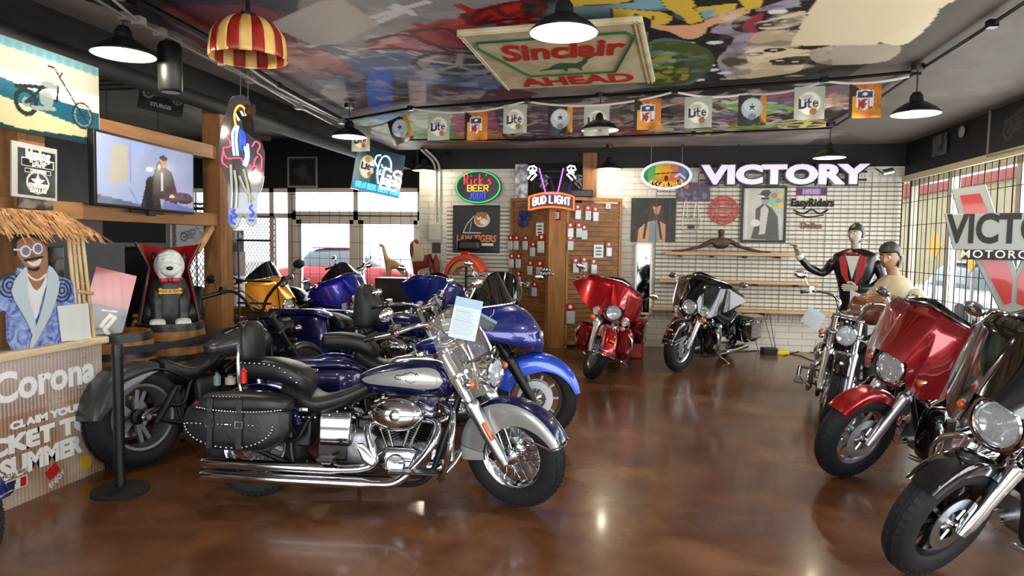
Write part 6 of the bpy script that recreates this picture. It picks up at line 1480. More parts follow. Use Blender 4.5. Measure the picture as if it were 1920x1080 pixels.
# dealer sign
M, w, h = lq(22, 262, 107, 281, -3.80, 107, 377, 22, 368)
T = thing('dealer_sign', 'black and silver dealer sign reading bigdog, Texas Dealer, with a star', 'sign', M); a = Art(w, h, 260, '#2b2d2e'); a.noise('#5a5c5c', 6, .5, .5, 53, soft=.3)
for q in ((0, 0, w*.12, h), (w*.96, 0, w, h), (0, 0, w, h*.05), (0, h*.9, w, h)): a.rect(*q, '#aeb1ad')
a.rect(w*.2, h*.58, w*.92, h*.74, '#c9ccc8'); a.rect(w*.22, h*.595, w*.9, h*.725, '#232425'); a.rect(w*.27, h*.47, w*.86, h*.55, '#c9ccc8'); a.rect(w*.285, h*.48, w*.845, h*.54, '#232425')
S = [(w*.56+(w*.17 if i % 2 == 0 else w*.07)*math.sin(i*PI/5), h*.32+(w*.17 if i % 2 == 0 else w*.07)*math.cos(i*PI/5)) for i in range(10)]; a.ring(w*.56, h*.3, w*.24, .006, '#c9ccc8', ry=w*.2); a.poly(S, '#dfe1dc')
a.mesh('plate', ARTG, T, th=.01)
LW = mat('silver_lettering', '#d9dbd6', .4); text('bigdog', LW, T, (w*.05, h*.31, .003), size=h*.22, bold=.006, ext=.001, sx=.9); text('Texas Your', LW, T, (w*.06, h*.185, .003), size=h*.085, bold=.002, ext=.001); text('Dealer', LW, T, (w*.06, h*.125, .003), size=h*.10, bold=.003, shear=.2, ext=.001)
text('CHOPPERS', LW, T, (w*.06, h*.01, .003), size=h*.07, bold=.002, ext=.001); text("STROKER'S", LW, T, (w*.06, h*-.26, .003), size=h*.1, bold=.003, ext=.001, sx=.85); text('DALLAS', LW, T, (w*.06, h*-.35, .003), size=h*.1, bold=.003, ext=.001)
def p_small(c, seed, bg): return lambda a, w, h: (a.noise(c, 9, .5, .9, seed, soft=.15), a.noise(bg, 12, .6, .8, seed+1, soft=.1))
M, w, h = lq(35, 370, 100, 378, -3.80, 100, 394, 35, 390); picture('sticker', 'dark horizontal sticker under the dealer sign', 'sticker', M, w, h, p_small('#7a6f6a', 55, '#1c1a1c'), bg='#2e2a2c')
# banner with white chopper drawing, hung in the room behind the rails
TL, TR, BR, BL = at(262, 130, Y=6.6), at(346, 150, Y=6.9), at(346, 224, Y=6.9), at(262, 201, Y=6.6); M, w, h = quad(TL, TR, BR, BL)
T = thing('banner', 'grey banner with white chopper outline reading BIKES, BABES & BEER, STURGIS', 'banner', M); a = Art(w, h, 110, '#3a3634'); a.noise('#4b4642', 4, .5, .6, 57, soft=.3); chopper(a, w*.2, h*.45, w*.62, '#cfc8bc', .03, '#8c867c'); a.mesh('cloth', ART, T, th=.003)
text('BIKES, BABES & BEER', mat('banner_white', '#cfc8bc', .6), T, (0, h*.36, .003), size=h*.13, bold=.003, ext=.001, sx=.6); text('STURGIS', mat('banner_white', '#cfc8bc', .6), T, (0, -h*.32, .003), size=h*.13, bold=.003, ext=.001)
G().cyl((-w/2, h/2, 0), (-w/2+.0, h/2+.55, 0), .004, 6).cyl((w/2, h/2, 0), (w/2, h/2+.5, 0), .004, 6).cyl((-w/2, h/2, 0), (w/2, h/2, 0), .008, 8).obj('rod', BLACK, T)
def mesh_screen(M, w, h, name_lb, s=.05, m=None):
    g = G(); n = int((w+h)/s)
    for k in range(-n, n):
        for sg in (1, -1):
            x0, x1 = k*s, k*s+h*.62
            a_, b_ = (V((x0, 0, 0)), V((x1, h, 0))) if sg > 0 else (V((x1, 0, 0)), V((x0, h, 0)))
            t0, t1 = 0., 1.
            dx = b_.x-a_.x
            for lim, s_ in ((0, 1), (w, -1)):
                fa, fb = s_*(a_.x-lim), s_*(b_.x-lim)
                if fa < 0 and fb < 0: t0 = 2
                elif fa < 0: t0 = max(t0, fa/(fa-fb))
                elif fb < 0: t1 = min(t1, fa/(fa-fb))
            if t0 < t1: g.tube([a_.lerp(b_, t0), a_.lerp(b_, t1)], .004, 4)
    T = thing('mesh_screen', name_lb, 'mesh screen', M); g.obj('mesh', m or mat('galvanised', '#8c8788', .4, .7), T, fix=False)
    f = G(); 
    for a_, b_ in (((0, 0), (w, 0)), ((0, h), (w, h)), ((0, 0), (0, h)), ((w, 0), (w, h))): f.tube([(a_[0], a_[1], 0), (b_[0], b_[1], 0)], .014, 6)
    f.obj('frame', mat('galvanised', '#8c8788', .4, .7), T)
p0, p1 = at(322, 500, Y=6.75), at(392, 500, Y=6.75); mesh_screen(frame((p0.x, 6.75, .05), (1, 0, 0), (0, 0, 1)), p1.x-p0.x, 1.95, 'grey diamond mesh screen left of the timber post, under the chopper drawing')
p0, p1 = at(428, 500, Y=8.9), at(517, 500, Y=8.9); mesh_screen(frame((p0.x, 8.9, .05), (1, 0, 0), (0, 0, 1)), p1.x-p0.x, 1.9, 'grey diamond mesh screen between the timber post and the storefront')
for k, (x, y, y2, c, lb, dY) in enumerate([(441, 432, 472, '#4b5b5a', 'small grey photo of a bike pinned high beside the timber post', 6.2), (444, 472, 517, '#9a8f8c', 'small photo of people pinned beside the timber post', 6.2)]):
    M, w, h = wallq(x-14, y, x+15, y2, Y=dY, off=0)
    picture('pinned_photo', lb, 'photo', M, w, h, p_small('#b9c4c0' if k == 0 else '#5a6a94', 60+k*3, c), bg=c, res=160)
M, w, h = wallq(430, 517, 458, 574, Y=6.2, off=0)
def p_warn(a, w, h): a.ell(w*.35, h*.82, w*.22, h*.12, '#1c1c1e'); a.ell(w*.33, h*.82, w*.12, h*.07, '#e6e6e6'); a.poly([(w*.5, h*.72), (w*.9, h*.76), (w*.9, h*.9), (w*.5, h*.92)], '#1c1c1e'); a.rect(w*.12, h*.55, w*.88, h*.63, '#c98a93'); [a.rect(w*.15, h*(.48-.06*i), w*.8, h*(.49-.06*i), '#8f8f93') for i in range(6)]
picture('notice', 'white notice reading WARNING hung beside the timber post', 'notice', M, w, h, p_warn, bg='#e4e2e4', res=220); text('WARNING', REDT, bpy.data.objects['notice'], (0, h*.09, .003), size=h*.1, ext=.0008, sx=.6)
tag(G().cyl((-3.85, 6.2, .0), (-3.85, 6.2, 1.7), .01, 6).bx((-3.855, 6.17, 1.2), (-3.5, 6.2, 1.22)).bx((-3.855, 6.17, .98), (-3.5, 6.2, 1.0)).bx((-3.855, 6.17, 1.6), (-3.5, 6.2, 1.62)).obj('notice_rack', DKMET), 'thin metal rack holding the pinned photos beside the post', 'rack')
M, w, h = wallq(330, 411, 391, 463, Y=6.735, off=0)
picture('drawing', 'grey pencil drawing of a motorcycle on white paper under the rail', 'drawing', M, w, h, lambda a, w, h: (a.noise('#bdbcbf', 3, .5, .5, 71, soft=.4), chopper(a, w*.25, h*.35, w*.6, '#77777c', .03, '#9a9a9f')), bg='#d2d1d3', res=150)
_d = bpy.data.objects['drawing']; G().cyl((-w*.4, h/2, -.006), (-w*.4, h/2+.12, -.006), .003, 5).cyl((w*.4, h/2, -.006), (w*.4, h/2+.12, -.006), .003, 5).bx((-w*.45, h/2+.1, -.02), (w*.9, h/2+.13, .0)).obj('hanging_strip', DKMET, _d)
# black board and dark room furniture
M, w, h = wallq(194, 398, 312, 455, Y=7.4, off=0); T = thing('hanging_board', 'blank dark board hanging below the rail above the bulldog statue', 'board', M); G().box((0, 0, 0), (w, h, .03)).obj('panel', mat('slate', '#2c2e31', .5), T); G().cyl((-w*.4, h/2, 0), (-w*.4, 3.54-M.translation.z, 0), .004, 6).cyl((w*.4, h/2, 0), (w*.4, 3.54-M.translation.z, 0), .004, 6).obj('hanging_wires', DKMET, T)
def chair(p, rz, label, quilt=False):
    T = thing('salon_chair', label, 'chair', Matrix.Translation(p) @ Matrix.Rotation(rz, 4, 'Z'))
    G().lathe([(0, 0), (.28, 0), (.28, .02), (.05, .05), (.04, .06), (.04, .4), (0, .4)]).obj('base', CHROME, T); G().box((0, 0, .46), (.52, .5, .12)).obj('seat', LEATHER, T, bevel=.04, seg=3); G().box((-.24, 0, .82), (.1, .48, .62), Matrix.Rotation(-.15, 3, 'Y')).obj('backrest', LEATHER, T, bevel=.04, seg=3)
    for sd in (-1, 1): G().box((0, sd*.3, .66), (.4, .07, .05)).cyl((.15, sd*.3, .45), (.15, sd*.3, .64), .015, 8).obj('armrest', BLACK, T, bevel=.01)
chair((-5.3, 5.4, 0), 1.0, 'black barber chair behind the folded red sign'); chair((-4.75, 6.3, 0), -2.2, 'black padded chair behind the bulldog statue')
chair((-6.6, 6.6, 0), -.4, 'black barber chair deep in the dark room')
# storage shelf in the dark room
for i, (x, y) in enumerate(((-7.6, 7.4), (-7.0, 9.2))):
    T = thing('black_cabinet', ['tall black cabinet standing in the dark back room', 'black cabinet near the storefront side windows'][i], 'cabinet', V((x, y, 0))); G().box((0, 0, .75), (.8, .5, 1.5)).obj('body', BLKGL, T, bevel=.01)
    for sd in (-1, 1): G().box((sd*.2, -.255, .75), (.38, .015, 1.4)).obj('cabinet_door', BLACK, T, bevel=.005)
# side window strip of the dark room
WG = glow('side_window', '#fff0b4', 1.6)
for i, y in enumerate((5.6, 6.3, 7.6)):
    o = G().bx((XL-.0, y, 1.45), (XL+.02, y+.5, 1.72)).obj(f'window_{i+3}', mat('window_frame_paint', '#cfcabd', .5), smooth=False); o['kind'] = 'structure'; G().bx((XL+.02, y+.03, 1.48), (XL+.025, y+.47, 1.69)).obj('pane', WG, o, smooth=False)

# ---- barrels
BW = wood('barrel_oak', '#7c5226', '#ab7d45', (9, 9, 1), 2.5); HOOP = mixed('barrel_hoop', '#25262a', '#45474c', 12, .4, metal=.7)
for p, lb in (((-4.02, 4.72), 'oak barrel under the folded red sign'), ((-4.04, 5.42), 'oak barrel carrying the bulldog statue')):
    T = thing('barrel', lb, 'barrel', V((p[0], p[1], 0)), 'oak barrels beside the tiki display'); a_, b_ = barrel_geo(); a_.obj('staves', BW, T); b_.obj('hoops', HOOP, T)
# ---- folded red sign on the first barrel
M = frame((-4.05, 4.62, .852), (.55, .83, 0), (0, 0, 1)) @ Matrix.Rotation(-.28, 4, 'Z') @ Matrix.Rotation(-.1, 4, 'X')
T = thing('folding_sign', 'leaning sign, salmon red above and grey below with a hand symbol', 'sign', M); a = Art(.3, .52, 130, '#b94c44'); a.noise('#d8776a', 3, .5, .6, 81, soft=.4); a.rect(0, 0, .3, .24, '#3b3a3c'); a._put(np.clip((.3-a.Y)/.1, 0, 1)*np.clip((a.Y-.18)/.06, 0, 1), '#7a4442', .6)
a.line([(.14, .08), (.18, .17), (.22, .16), (.17, .06), (.2, .03)], .014, '#e0ddd8'); a.line([(.12, .2), (.22, .21)], .006, '#d5d2cd'); a.mesh('panel', ARTG, T, Matrix.Translation((.0, .26, .0)), th=.012)
G().tube([(-.1, .01, -.02), (-.1, .3, -.1)], .006, 6).obj('prop_leg', SATIN, T)
# ---- bulldog statue with vampire cape
T = thing('bulldog_statue', 'white and black bulldog statue in red-lined cape with bow tie, on a barrel', 'statue', Matrix.Translation((-4.04, 5.42, .851)) @ Matrix.Rotation(math.radians(-52), 4, 'Z'))
WD = mixed('painted_white_fur', '#c9cdcb', '#e6e8e6', 14, .5, bump=.5, distort=2.); BD = mixed('painted_black_fur', '#17181a', '#2d3033', 14, .4, bump=.3); CR = mat('cape_red', '#a3141d', .35, 0, .3); CB = mat('cape_black', '#121113', .4, 0, .2); GOLD = mat('gold_paint', '#b8892d', .35, .6)
g = G().add(*body_up([(.0, .0, .14, .12, .1, 2.5), (.1, .0, .17, .15, .12, 2.4), (.28, .02, .16, .13, .12, 2.3), (.4, .03, .13, .11, .11, 2.2), (.46, .03, .08, .08, .08, 2)]))
g.obj('body', BD, T); G().add(*body_up([(.06, .07, .05, .03, .09, 2.3), (.2, .09, .07, .03, .08, 2.3), (.38, .09, .09, .04, .07, 2.3), (.44, .07, .05, .03, .04, 2)])).obj('chest', WD, T)
for sd in (-1, 1):
    G().add(*body_up([(.02, .12, .05, .05, .06, 2.5), (.1, .11, .05, .05, .05, 2.3), (.24, .09, .062, .06, .05, 2.2), (.34, .06, .05, .05, .04, 2)])).xf(Matrix.Translation((0, sd*.1, 0))).obj('front_leg', BD, T)
    pw = G().body([(.08, .03, .04, .035, .03, 2.2), (.14, .035, .065, .04, .035, 2.4), (.2, .03, .06, .03, .03, 2.5), (.22, .02, .04, .015, .02, 2)], oy=sd*.1)
    for k in (-1, 0, 1): pw.sph((.2, sd*.1+k*.038, .028), .027, 12, 8)
    pw.obj('paw', WD, T); G().sph((-.02, sd*.16, .1), .1, sc=(1.2, .7, 1)).obj('haunch', BD, T)
hd_ = G().sph((.07, 0, .53), .125, 32, 22, (1.0, .98, 1.12)).sph((.17, 0, .485), .065, 20, 12, (.8, 1.2, .8)); 
for sd in (-1, 1): hd_.sph((.15, sd*.05, .46), .05, 16, 10, (.8, .9, 1.2))
for k in range(4): hd_.tube(curve([(.17-.012*k, -.08, .55+.022*k), (.192-.014*k, 0, .565+.026*k), (.17-.012*k, .08, .55+.022*k)], 5), .012, 8)
ho = hd_.obj('head', WD, T); G().sph((.225, 0, .51), .022, sc=(.7, 1.3, .8)).obj('nose', BLKGL, ho)
for sd in (-1, 1):
    G().sph((.165, sd*.055, .555), .015).obj('eye', BLKGL, ho); G().sph((.0, sd*.12, .6), .045, sc=(.6, .5, 1)).obj('ear', BD, ho)
def cape(off, R0):
    P = []
    for i in range(17):
        v_ = i/16; z = .02+.66*v_; row = []
        for j in range(25):
            a_ = math.radians(70+220*j/24); fl = abs(j/12-1); k = .25-.06*math.sin(PI*min(1, v_*1.3)) if v_ < .75 else .16+.22*(v_-.75)*(1+fl)
            k = .24-.09*v_/.7 if v_ < .7 else .15+.16*(v_-.7)*(1+1.2*fl)
            row.append(V(((k+off)*math.cos(a_)-.02, (k+off)*1.05*math.sin(a_), z+.05*fl*v_)))
        P.append(row)
    return P
G().solid(cape(0, 0), .004).obj('cape_lining', CR, T, sharp=60); G().solid(cape(.008, 0), .006).obj('cape', CB, T, sharp=60)
g = G(); 
for sd in (-1, 1): g.sph((.165, sd*.045, .405), .035, sc=(.5, 1.2, .9))
g.sph((.17, 0, .405), .016); g.obj('bow_tie', CR, T)
g = G().box((.19, 0, .31), (.015, .14, .04)); 
for sd in (-1, 1):
    for q in (-1, 1): g.sph((.19, sd*.075, .31+q*.014), .02, sc=(.4, 1, 1))
bn = g.obj('bone_sign', GOLD, T); text('TRICK OR TREAT', BLACK, bn, size=.03, ext=.0005, bold=.0008, sx=.6, M=frame((.199, 0, .31), (0, 1, 0), (0, 0, 1)))
# ---- tiki beer display
SX = -3.60; S0, S1 = at(-70, 900, X=SX), at(196, 880, X=SX); YC = (S0.y+S1.y)/2
MS = frame((SX, YC, 0), (0, 1, 0), (0, 0, 1)); T = thing('display_stand', 'cardboard tiki bar display with thatched roof and printed man in a blue jacket', 'display stand', MS)
L = lambda px, py: V((at(px, py, X=SX).y-YC, at(px, py, X=SX).z, 0))
wS = S1.y-S0.y; hS = .905
a = Art(wS, hS, 170, '#b79a84'); k = (np.sin(a.X*2*PI/.026)+1)/2; a._put(1-k, '#6e4c39', .75); a.noise('#e2d6d0', 2.2, .48, .75, 90, soft=.3, sy=.6); a._put(k*(a.Y > .55), '#e6dcda', .45); a._put(np.clip((a.Y-.6)/.3, 0, 1), '#d9cdc9', .6)
for i in range(40): a.rect(*(lambda x, y: (x, y, x+.024, y+.006))(int(RNG.random()*wS/.026)*.026, RNG.random()*hS), '#7d5a44', .7)
a.mesh('front_panel', ART, T, Matrix.Translation((0, hS/2, 0)), th=.02)
G().bx((-wS/2, .0, -.2), (wS/2, hS-.02, -.022)).obj('base_box', mat('cardboard', '#a98e74', .8), T, smooth=False)
G().bx((-wS/2-.02, hS-.02, -.22), (wS/2+.02, hS+.03, .05)).obj('counter', mixed('printed_bamboo', '#cbb58d', '#e3d4b3', 8, .6, (1, 12, 1)), T, bevel=.012, seg=3)
LT = mat('white_print', '#f6fbfc', .6)
def put(s, px, py, hpx, sx=1., m=LT, sh=0., bold=.004, align='CENTER', name='lettering'):
    c = L(px, py); sz = (L(px, py-hpx).y-c.y)/.72; return text(s, m, T, (c.x, c.y, .004), size=sz, bold=bold, sx=sx, shear=sh, ext=.001, align=align, name=name)
put('Corona', 88, 712, 52, 1.0, bold=.009); put('CLAIM YOUR', 90, 780, 13, 1.5); put('TICKET TO', 62, 822, 30, 1.35, bold=.009); put('SUMMER', 80, 858, 33, 1.0, bold=.009)
put('OFFICIAL BEER', 22, 890, 6, 1.2, bold=.001)
c = L(30, 907); g = G().box((c.x, c.y, .003), (.15, .065, .004)); lg = g.obj('league_logo', WHITE, T, smooth=False)
G().box((c.x-.035, c.y, .005), (.065, .055, .003)).obj('blue_field', mat('logo_navy', '#1c2d5a', .5), lg); G().box((c.x+.045, c.y, .005), (.04, .055, .003)).obj('red_field', REDT, lg); G().sph((c.x+.005, c.y+.012, .006), .014, sc=(1, 1, .2)).box((c.x+.0, c.y-.012, .005), (.03, .03, .004)).obj('batter', WHITE, lg)
c = L(98, 884); G().box((c.x, c.y, .003), (.09, .07, .004), Matrix.Rotation(.5, 3, 'Z')).obj('red_ticket', REDT, T); text('ENJOY', LT, T, (c.x+.03, c.y-.06, .004), rz=.5, size=.045, ext=.001, name='small_lettering')
c = L(160, 868); G().lathe([(0, 0), (.05, 0), (.05, .004), (0, .004)], (c.x, c.y, .001), (0, 0, 1), 24).obj('yellow_badge', mat('badge_yellow', '#d9b52c', .5), T)
# printed man
pts = lambda P: [L(*p) for p in P]
def cut(P, nm, m, z, th=.006, parent=T, k=3, sm=True):
    Q = curve(pts(P), k, True) if sm else pts(P); return G().prism([(q.x, q.y) for q in Q], th, z0=z).obj(nm, m, parent, smooth=False)
JK = mixed('printed_blue_jacket', '#3f55ad', '#9fb4dc', 9, .5, distort=3.); SKN = mat('printed_skin', '#9a6b50', .5); LAP = mat('printed_lapel', '#b9c8ce', .5); HR = mat('printed_hair', '#1d1614', .6)
pc = cut([(30, 658), (118, 662), (142, 600), (148, 555), (138, 528), (105, 515), (92, 498), (45, 500), (35, 512), (0, 528), (-40, 540), (-60, 640), (-20, 650), (0, 590), (18, 590)], 'printed_man', JK, -.03, .02)
cut([(40, 505), (55, 560), (68, 600), (80, 560), (98, 500), (80, 520), (60, 520)], 'vest', mat('printed_white', '#d8dee2', .5), -.009, .004, pc); cut([(50, 478), (52, 515), (70, 545), (88, 515), (90, 480), (70, 500)], 'neck', SKN, -.008, .004, pc)
cut([(48, 500), (22, 545), (50, 600), (68, 640), (66, 600), (52, 555), (52, 520)], 'lapel', LAP, -.004, .004, pc); cut([(92, 498), (112, 530), (95, 590), (62, 650), (58, 640), (76, 590), (88, 540)], 'lapel', LAP, -.003, .004, pc)
fc = cut([(28, 470), (27, 450), (36, 441), (55, 438), (74, 444), (84, 460), (88, 478), (86, 500), (72, 508), (55, 506), (40, 490)], 'face', SKN, -.002, .006, pc)
cut([(22, 470), (24, 445), (38, 436), (60, 435), (76, 441), (86, 462), (76, 452), (60, 445), (40, 446), (30, 456), (30, 480)], 'hair', HR, .003, .003, fc)
GLS = mat('printed_white_rim', '#e3d9dc', .4); LNS = mat('printed_violet_lens', '#6b6e96', .3)
for cx_, cy_ in ((46, 471), (69, 466)):
    c = L(cx_, cy_); G().lathe([(.0, 0), (.036, 0), (.036, .003), (0, .003)], (c.x, c.y, .005), (0, 0, 1), 20).obj('glasses_rim', GLS, fc); G().lathe([(.0, 0), (.025, 0), (.025, .002), (0, .002)], (c.x, c.y, .008), (0, 0, 1), 20).obj('glasses_lens', LNS, fc)
c = L(58, 468); G().box((c.x, c.y, .006), (.03, .008, .003)).box((c.x-.1, c.y, .006), (.05, .01, .003)).obj('glasses_bridge', GLS, fc)
c = L(60, 480); G().sph((c.x, c.y, .004), .014, sc=(1, .8, .3)).obj('nose', mat('printed_nose', '#86593f', .5), fc); cut([(48, 488), (60, 492), (76, 484), (72, 496), (58, 499)], 'smile', mat('printed_teeth', '#dcd3cc', .5), .004, .002, fc); cut([(44, 486), (60, 483), (78, 480), (78, 484), (60, 488), (46, 490)], 'moustache', HR, .005, .002, fc); cut([(50, 500), (60, 503), (74, 500), (68, 508), (56, 507)], 'beard', HR, .005, .002, fc)
g = G(); 
for k_ in range(13): c = L(52+k_*2.8, 515+10*math.sin(PI*k_/12)); g.sph((c.x, c.y, 0), .008, 8, 5)
g.obj('pearl_necklace', mat('printed_pearl', '#e6d9c8', .3), pc)
for cx_, cy_ in ((20, 535), (118, 545)):
    c = L(cx_, cy_); g = G()
    for r in (.02, .045, .07): g.lathe([(r-.005, 0), (r+.005, 0), (r+.005, .003), (r-.005, .003)], (c.x, c.y, -.008), (0, 0, 1), 24, closed=True)
    g.obj('paisley_rings', mat('printed_dark_ring', '#23304a', .5), pc)
# bamboo uprights, card and roof
BAM = mixed('bamboo', '#b99764', '#dcc59a', 6, .5, (4, .6, 4)); 
for i, (a_, b_) in enumerate((((133, 440), (152, 640)), ((141, 440), (160, 640)), ((149, 440), (170, 640)), ((158, 440), (181, 640)))):
    p, q = L(*a_), L(*b_); g = G().cyl((p.x, p.y, -.02), (q.x, q.y, -.02), .013, 10)
    for t in (.2, .45, .7, .9): r = p.lerp(q, t); g.cyl((r.x, r.y-.006, -.02), (r.x, r.y+.006, -.02), .0155, 10)
    g.obj('bamboo_pole', BAM, T)
for a_, b_ in (((-75, 440), (-75, 660)), ((-62, 440), (-62, 660))): p, q = L(*a_), L(*b_); G().cyl((p.x, p.y, -.02), (q.x, q.y, -.02), .016, 10).obj('bamboo_pole', BAM, T)
p, q = L(146, 546), L(174, 550); G().cyl((p.x, p.y, .0), (q.x, q.y, .0), .013, 10).obj('bamboo_crosspiece', BAM, T)
cd = cut([(107, 574), (164, 568), (170, 636), (115, 640)], 'raffle_card', mat('printed_card', '#d7dbd9', .5), .0, .006, sm=False); put('SCAN TO WIN', 136, 583, 8, .9, mat('grey_print', '#55585c', .5), bold=.001)
TH = mixed('thatch', '#8e6440', '#c79c6c', 22, .9, (1, .15, 1), bump=.6)
e0, e1, r0, r1, zt = L(-90, 462).x, L(160, 440).x, L(-60, 392).x, L(140, 405).x, L(60, 392).y; ze = L(100, 440).y
g = G()
for (p, q, r, s_) in (((e0, ze, .12), (e1, ze, .12), (r1, zt, -.1), (r0, zt, -.1)), ((e1, ze, .12), (e1, ze, -.2), (r1, zt, -.18), (r1, zt, -.1))):
    for i in range(420 if p[0] == e0 else 150):
        u_ = RNG.random(); v_ = RNG.random()**.8; b = V(p).lerp(V(q), u_).lerp(V(s_).lerp(V(r), u_), v_); dn = (V(p)-V(s_)).normalized()
        b2 = b+dn*.1+V(((RNG.random()-.5)*.03, -.01, (RNG.random())*.015)); w_ = V((.006, 0, 0)) if p[0] == e0 else V((0, 0, .006)); n_ = V((0, .004, .006))
        g.add([b-w_+n_, b+w_+n_, b2+w_*.5+n_, b2-w_*.5+n_], [(0, 1, 2, 3)])
rf_ = G().add([(e0, ze, .12), (e1, ze, .12), (r1, zt, -.1), (r0, zt, -.1), (e0, ze, -.2), (e1, ze, -.2), (r1, zt, -.18), (r0, zt, -.18)], [(0, 1, 2, 3), (1, 5, 6, 2), (5, 4, 7, 6), (4, 0, 3, 7), (3, 2, 6, 7), (0, 4, 5, 1)]).obj('thatched_roof', TH, T, smooth=False); g.obj('thatch_straws', TH, rf_, fix=False)
# ---- stanchion
p = ground(226, 922); T = thing('stanchion', 'black retractable-belt stanchion standing in front of the tiki display', 'stanchion', V((p.x, p.y, 0)))
G().lathe([(0, 0), (.168, 0), (.168, .012), (.155, .025), (.04, .04), (0, .04)], n=40).obj('base', BLKMATTE, T); G().lathe([(.032, .03), (.032, .86), (.034, .862), (.034, .93), (.03, .945), (0, .947)], n=24).obj('post', BLACK, T)
q = at(436, 616, X=-3.83)-V((p.x, p.y, 0)); a_ = V((.03, .02, .9)); n = 14; P = []
for i in range(n+1): t = i/n; c = a_.lerp(q, t)-V((0, 0, .10*math.sin(PI*t)*.3)); P.append([c+V((0, 0, -.026)), c+V((0, 0, .026))])
G().solid(P, .002).obj('belt', mat('belt_webbing', '#1c2128', .7), T)
# ------------------------------------------------------------------ slatted back wall, shelves, wooden stand
SLAT = mixed('slatwall_paint', '#cdc7ba', '#dad5c9', 3, .5)
def slatwall(x0, x1, z0, z1, label):
    T = thing('slatwall_panel', label, 'slatwall', V(((x0+x1)/2, YB, z0))); g = G(); n = int((z1-z0)/.066); w = (x1-x0)/2
    for i in range(n): g.bx((-w, -.022, i*.066+.008), (w, -.006, i*.066+.050))
    g.obj('slats', SLAT, T, smooth=False); G().bx((-w, -.008, 0), (w, -.001, n*.066)).obj('backing', mat('slat_groove_shade', '#8a8477', .7), T, smooth=False)  # backing coloured darker to paint the shadow in the gaps between slats
    return T
xa, xb = at(1229, 450, Y=YB).x, at(1560, 450, Y=YB).x
zlo, zhi = at(1400, 590, Y=YB).z, at(1400, 335, Y=YB).z
slatwall(xa, XR-.02, zlo, zhi, 'cream slatted panel covering the right half of the back wall')
slatwall(at(838, 400, Y=YB).x, at(957, 400, Y=YB).x, at(900, 560, Y=YB).z, at(900, 383, Y=YB).z, 'cream slatted panel behind the tiger banner')
o = grid_panel(frame((xa, YB-.032, zlo-.1), (1, 0, 0), (0, 0, 1)), XR-.1-xa, 2.3, .105, .42, .0022, m=mat('pale_grid_wire', '#77736a', .5, .3), every=6); tag(o, 'thin wire grid hung over the slatted back wall', 'wire grid')
def shelf(px0, px1, py, lb):
    a, b = at(px0, py, Y=YB-.2), at(px1, py, Y=YB-.2); T = thing('wall_shelf', lb, 'shelf', V(((a.x+b.x)/2, YB-.16, a.z))); w = (b.x-a.x)/2
    G().bx((-w, -.12, -.02), (w, .12, .02)).obj('board', PINE, T, smooth=False, bevel=.004)
    for k in np.linspace(-w*.75, w*.75, 4): G().bx((k-.02, -.08, -.055), (k+.02, .13, -.02)).obj('bracket', BLACK, T, smooth=False)
    return T
sh1 = shelf(1246, 1492, 475, 'top pine shelf carrying the dark torso sculpture'); shelf(1236, 1532, 526, 'middle pine shelf behind the black touring motorcycle'); shelf(1222, 1562, 578, 'lowest pine shelf on the slatted wall')
# torso with outstretched arms
c = at(1351, 470, Y=YB-.18); T = thing('torso_sculpture', 'dark bronze bust with arms stretched wide along the top shelf', 'sculpture', V((c.x, YB-.18, sh1.location.z+.02)))
BRZ = mixed('dark_bronze', '#3a2a22', '#5d4638', 14, .5, metal=.3, bump=.3)
skin('figure', [(0, 0, .05, .11, .07), (0, 0, .14, .12, .075), (0, 0, .2, .07, .05), (0, 0, .25, .035), (0, -.01, .30, .05, .055), (0, -.01, .37, .055, .06), (-.12, 0, .19, .045), (-.3, -.0, .09, .028), (-.55, -.02, .03, .02), (-.74, -.02, .02, .012), (.12, 0, .19, .045), (.3, 0, .09, .028), (.55, -.02, .03, .02), (.74, -.02, .02, .012)],
     [(0, 1), (1, 2), (2, 3), (3, 4), (4, 5), (1, 6), (6, 7), (7, 8), (8, 9), (1, 10), (10, 11), (11, 12), (12, 13)], BRZ, T)
p = at(1106, 330, Y=YB-.06); tag(G().bx((p.x-.11, YB-.14, 2.36), (p.x+.11, YB-.03, ZC-.1)).obj('timber_post', POSTW, smooth=False, bevel=.005), 'short timber post on the back wall above the wooden stand', 'post')
# wooden merchandise stand (two slatted wings round a post)
WS = wood('stand_slats', '#6b4420', '#9b6a36', (.8, 8, 8)); PW = wood('stand_post', '#8a5a2c', '#b57f45', (6, 6, .7))
pc_ = at(1044, 500, Y=10.55); lx, rx = at(957, 500, Y=10.95).x, at(1163, 500, Y=10.95).x; zt = 2.3
T0 = thing('merchandise_stand', 'brown slatted wooden wall display with a thick central post', 'display stand', V((pc_.x, 10.55, 0)))
G().bx((-.13, -.06, 0), (.13, .06, zt+.05)).obj('post', PW, T0, smooth=False, bevel=.006)
wings = {}
for nm, xe in (('L', lx), ('R', rx)):
    a_, b_ = (V((xe, 10.98, 0)), V((pc_.x-.13, 10.58, 0))) if nm == 'L' else (V((pc_.x+.13, 10.58, 0)), V((xe, 10.98, 0)))
    M = frame(a_, b_-a_, (0, 0, 1)); W_ = (b_-a_).length; wings[nm] = (M, W_); g = G()
    for i in range(int((zt-.1)/.075)): g.bx((0, .1+i*.075, -.012), (W_, .1+i*.075+.066, .006+.004*(i % 2)))
    ML = Matrix.Translation((-pc_.x, -10.55, 0)) @ M
    g.obj('slatted_wing', WS, T0, smooth=False, M=ML)
    f = G()
    for x in (.02, W_-.02): f.bx((x-.02, .0, -.05), (x+.02, zt+.03, .02))
    f.bx((0, zt, -.05), (W_, zt+.05, .03)).bx((0, .05, -.05), (W_, .1, .02)); f.obj('wing_frame', PW, T0, smooth=False, M=ML)
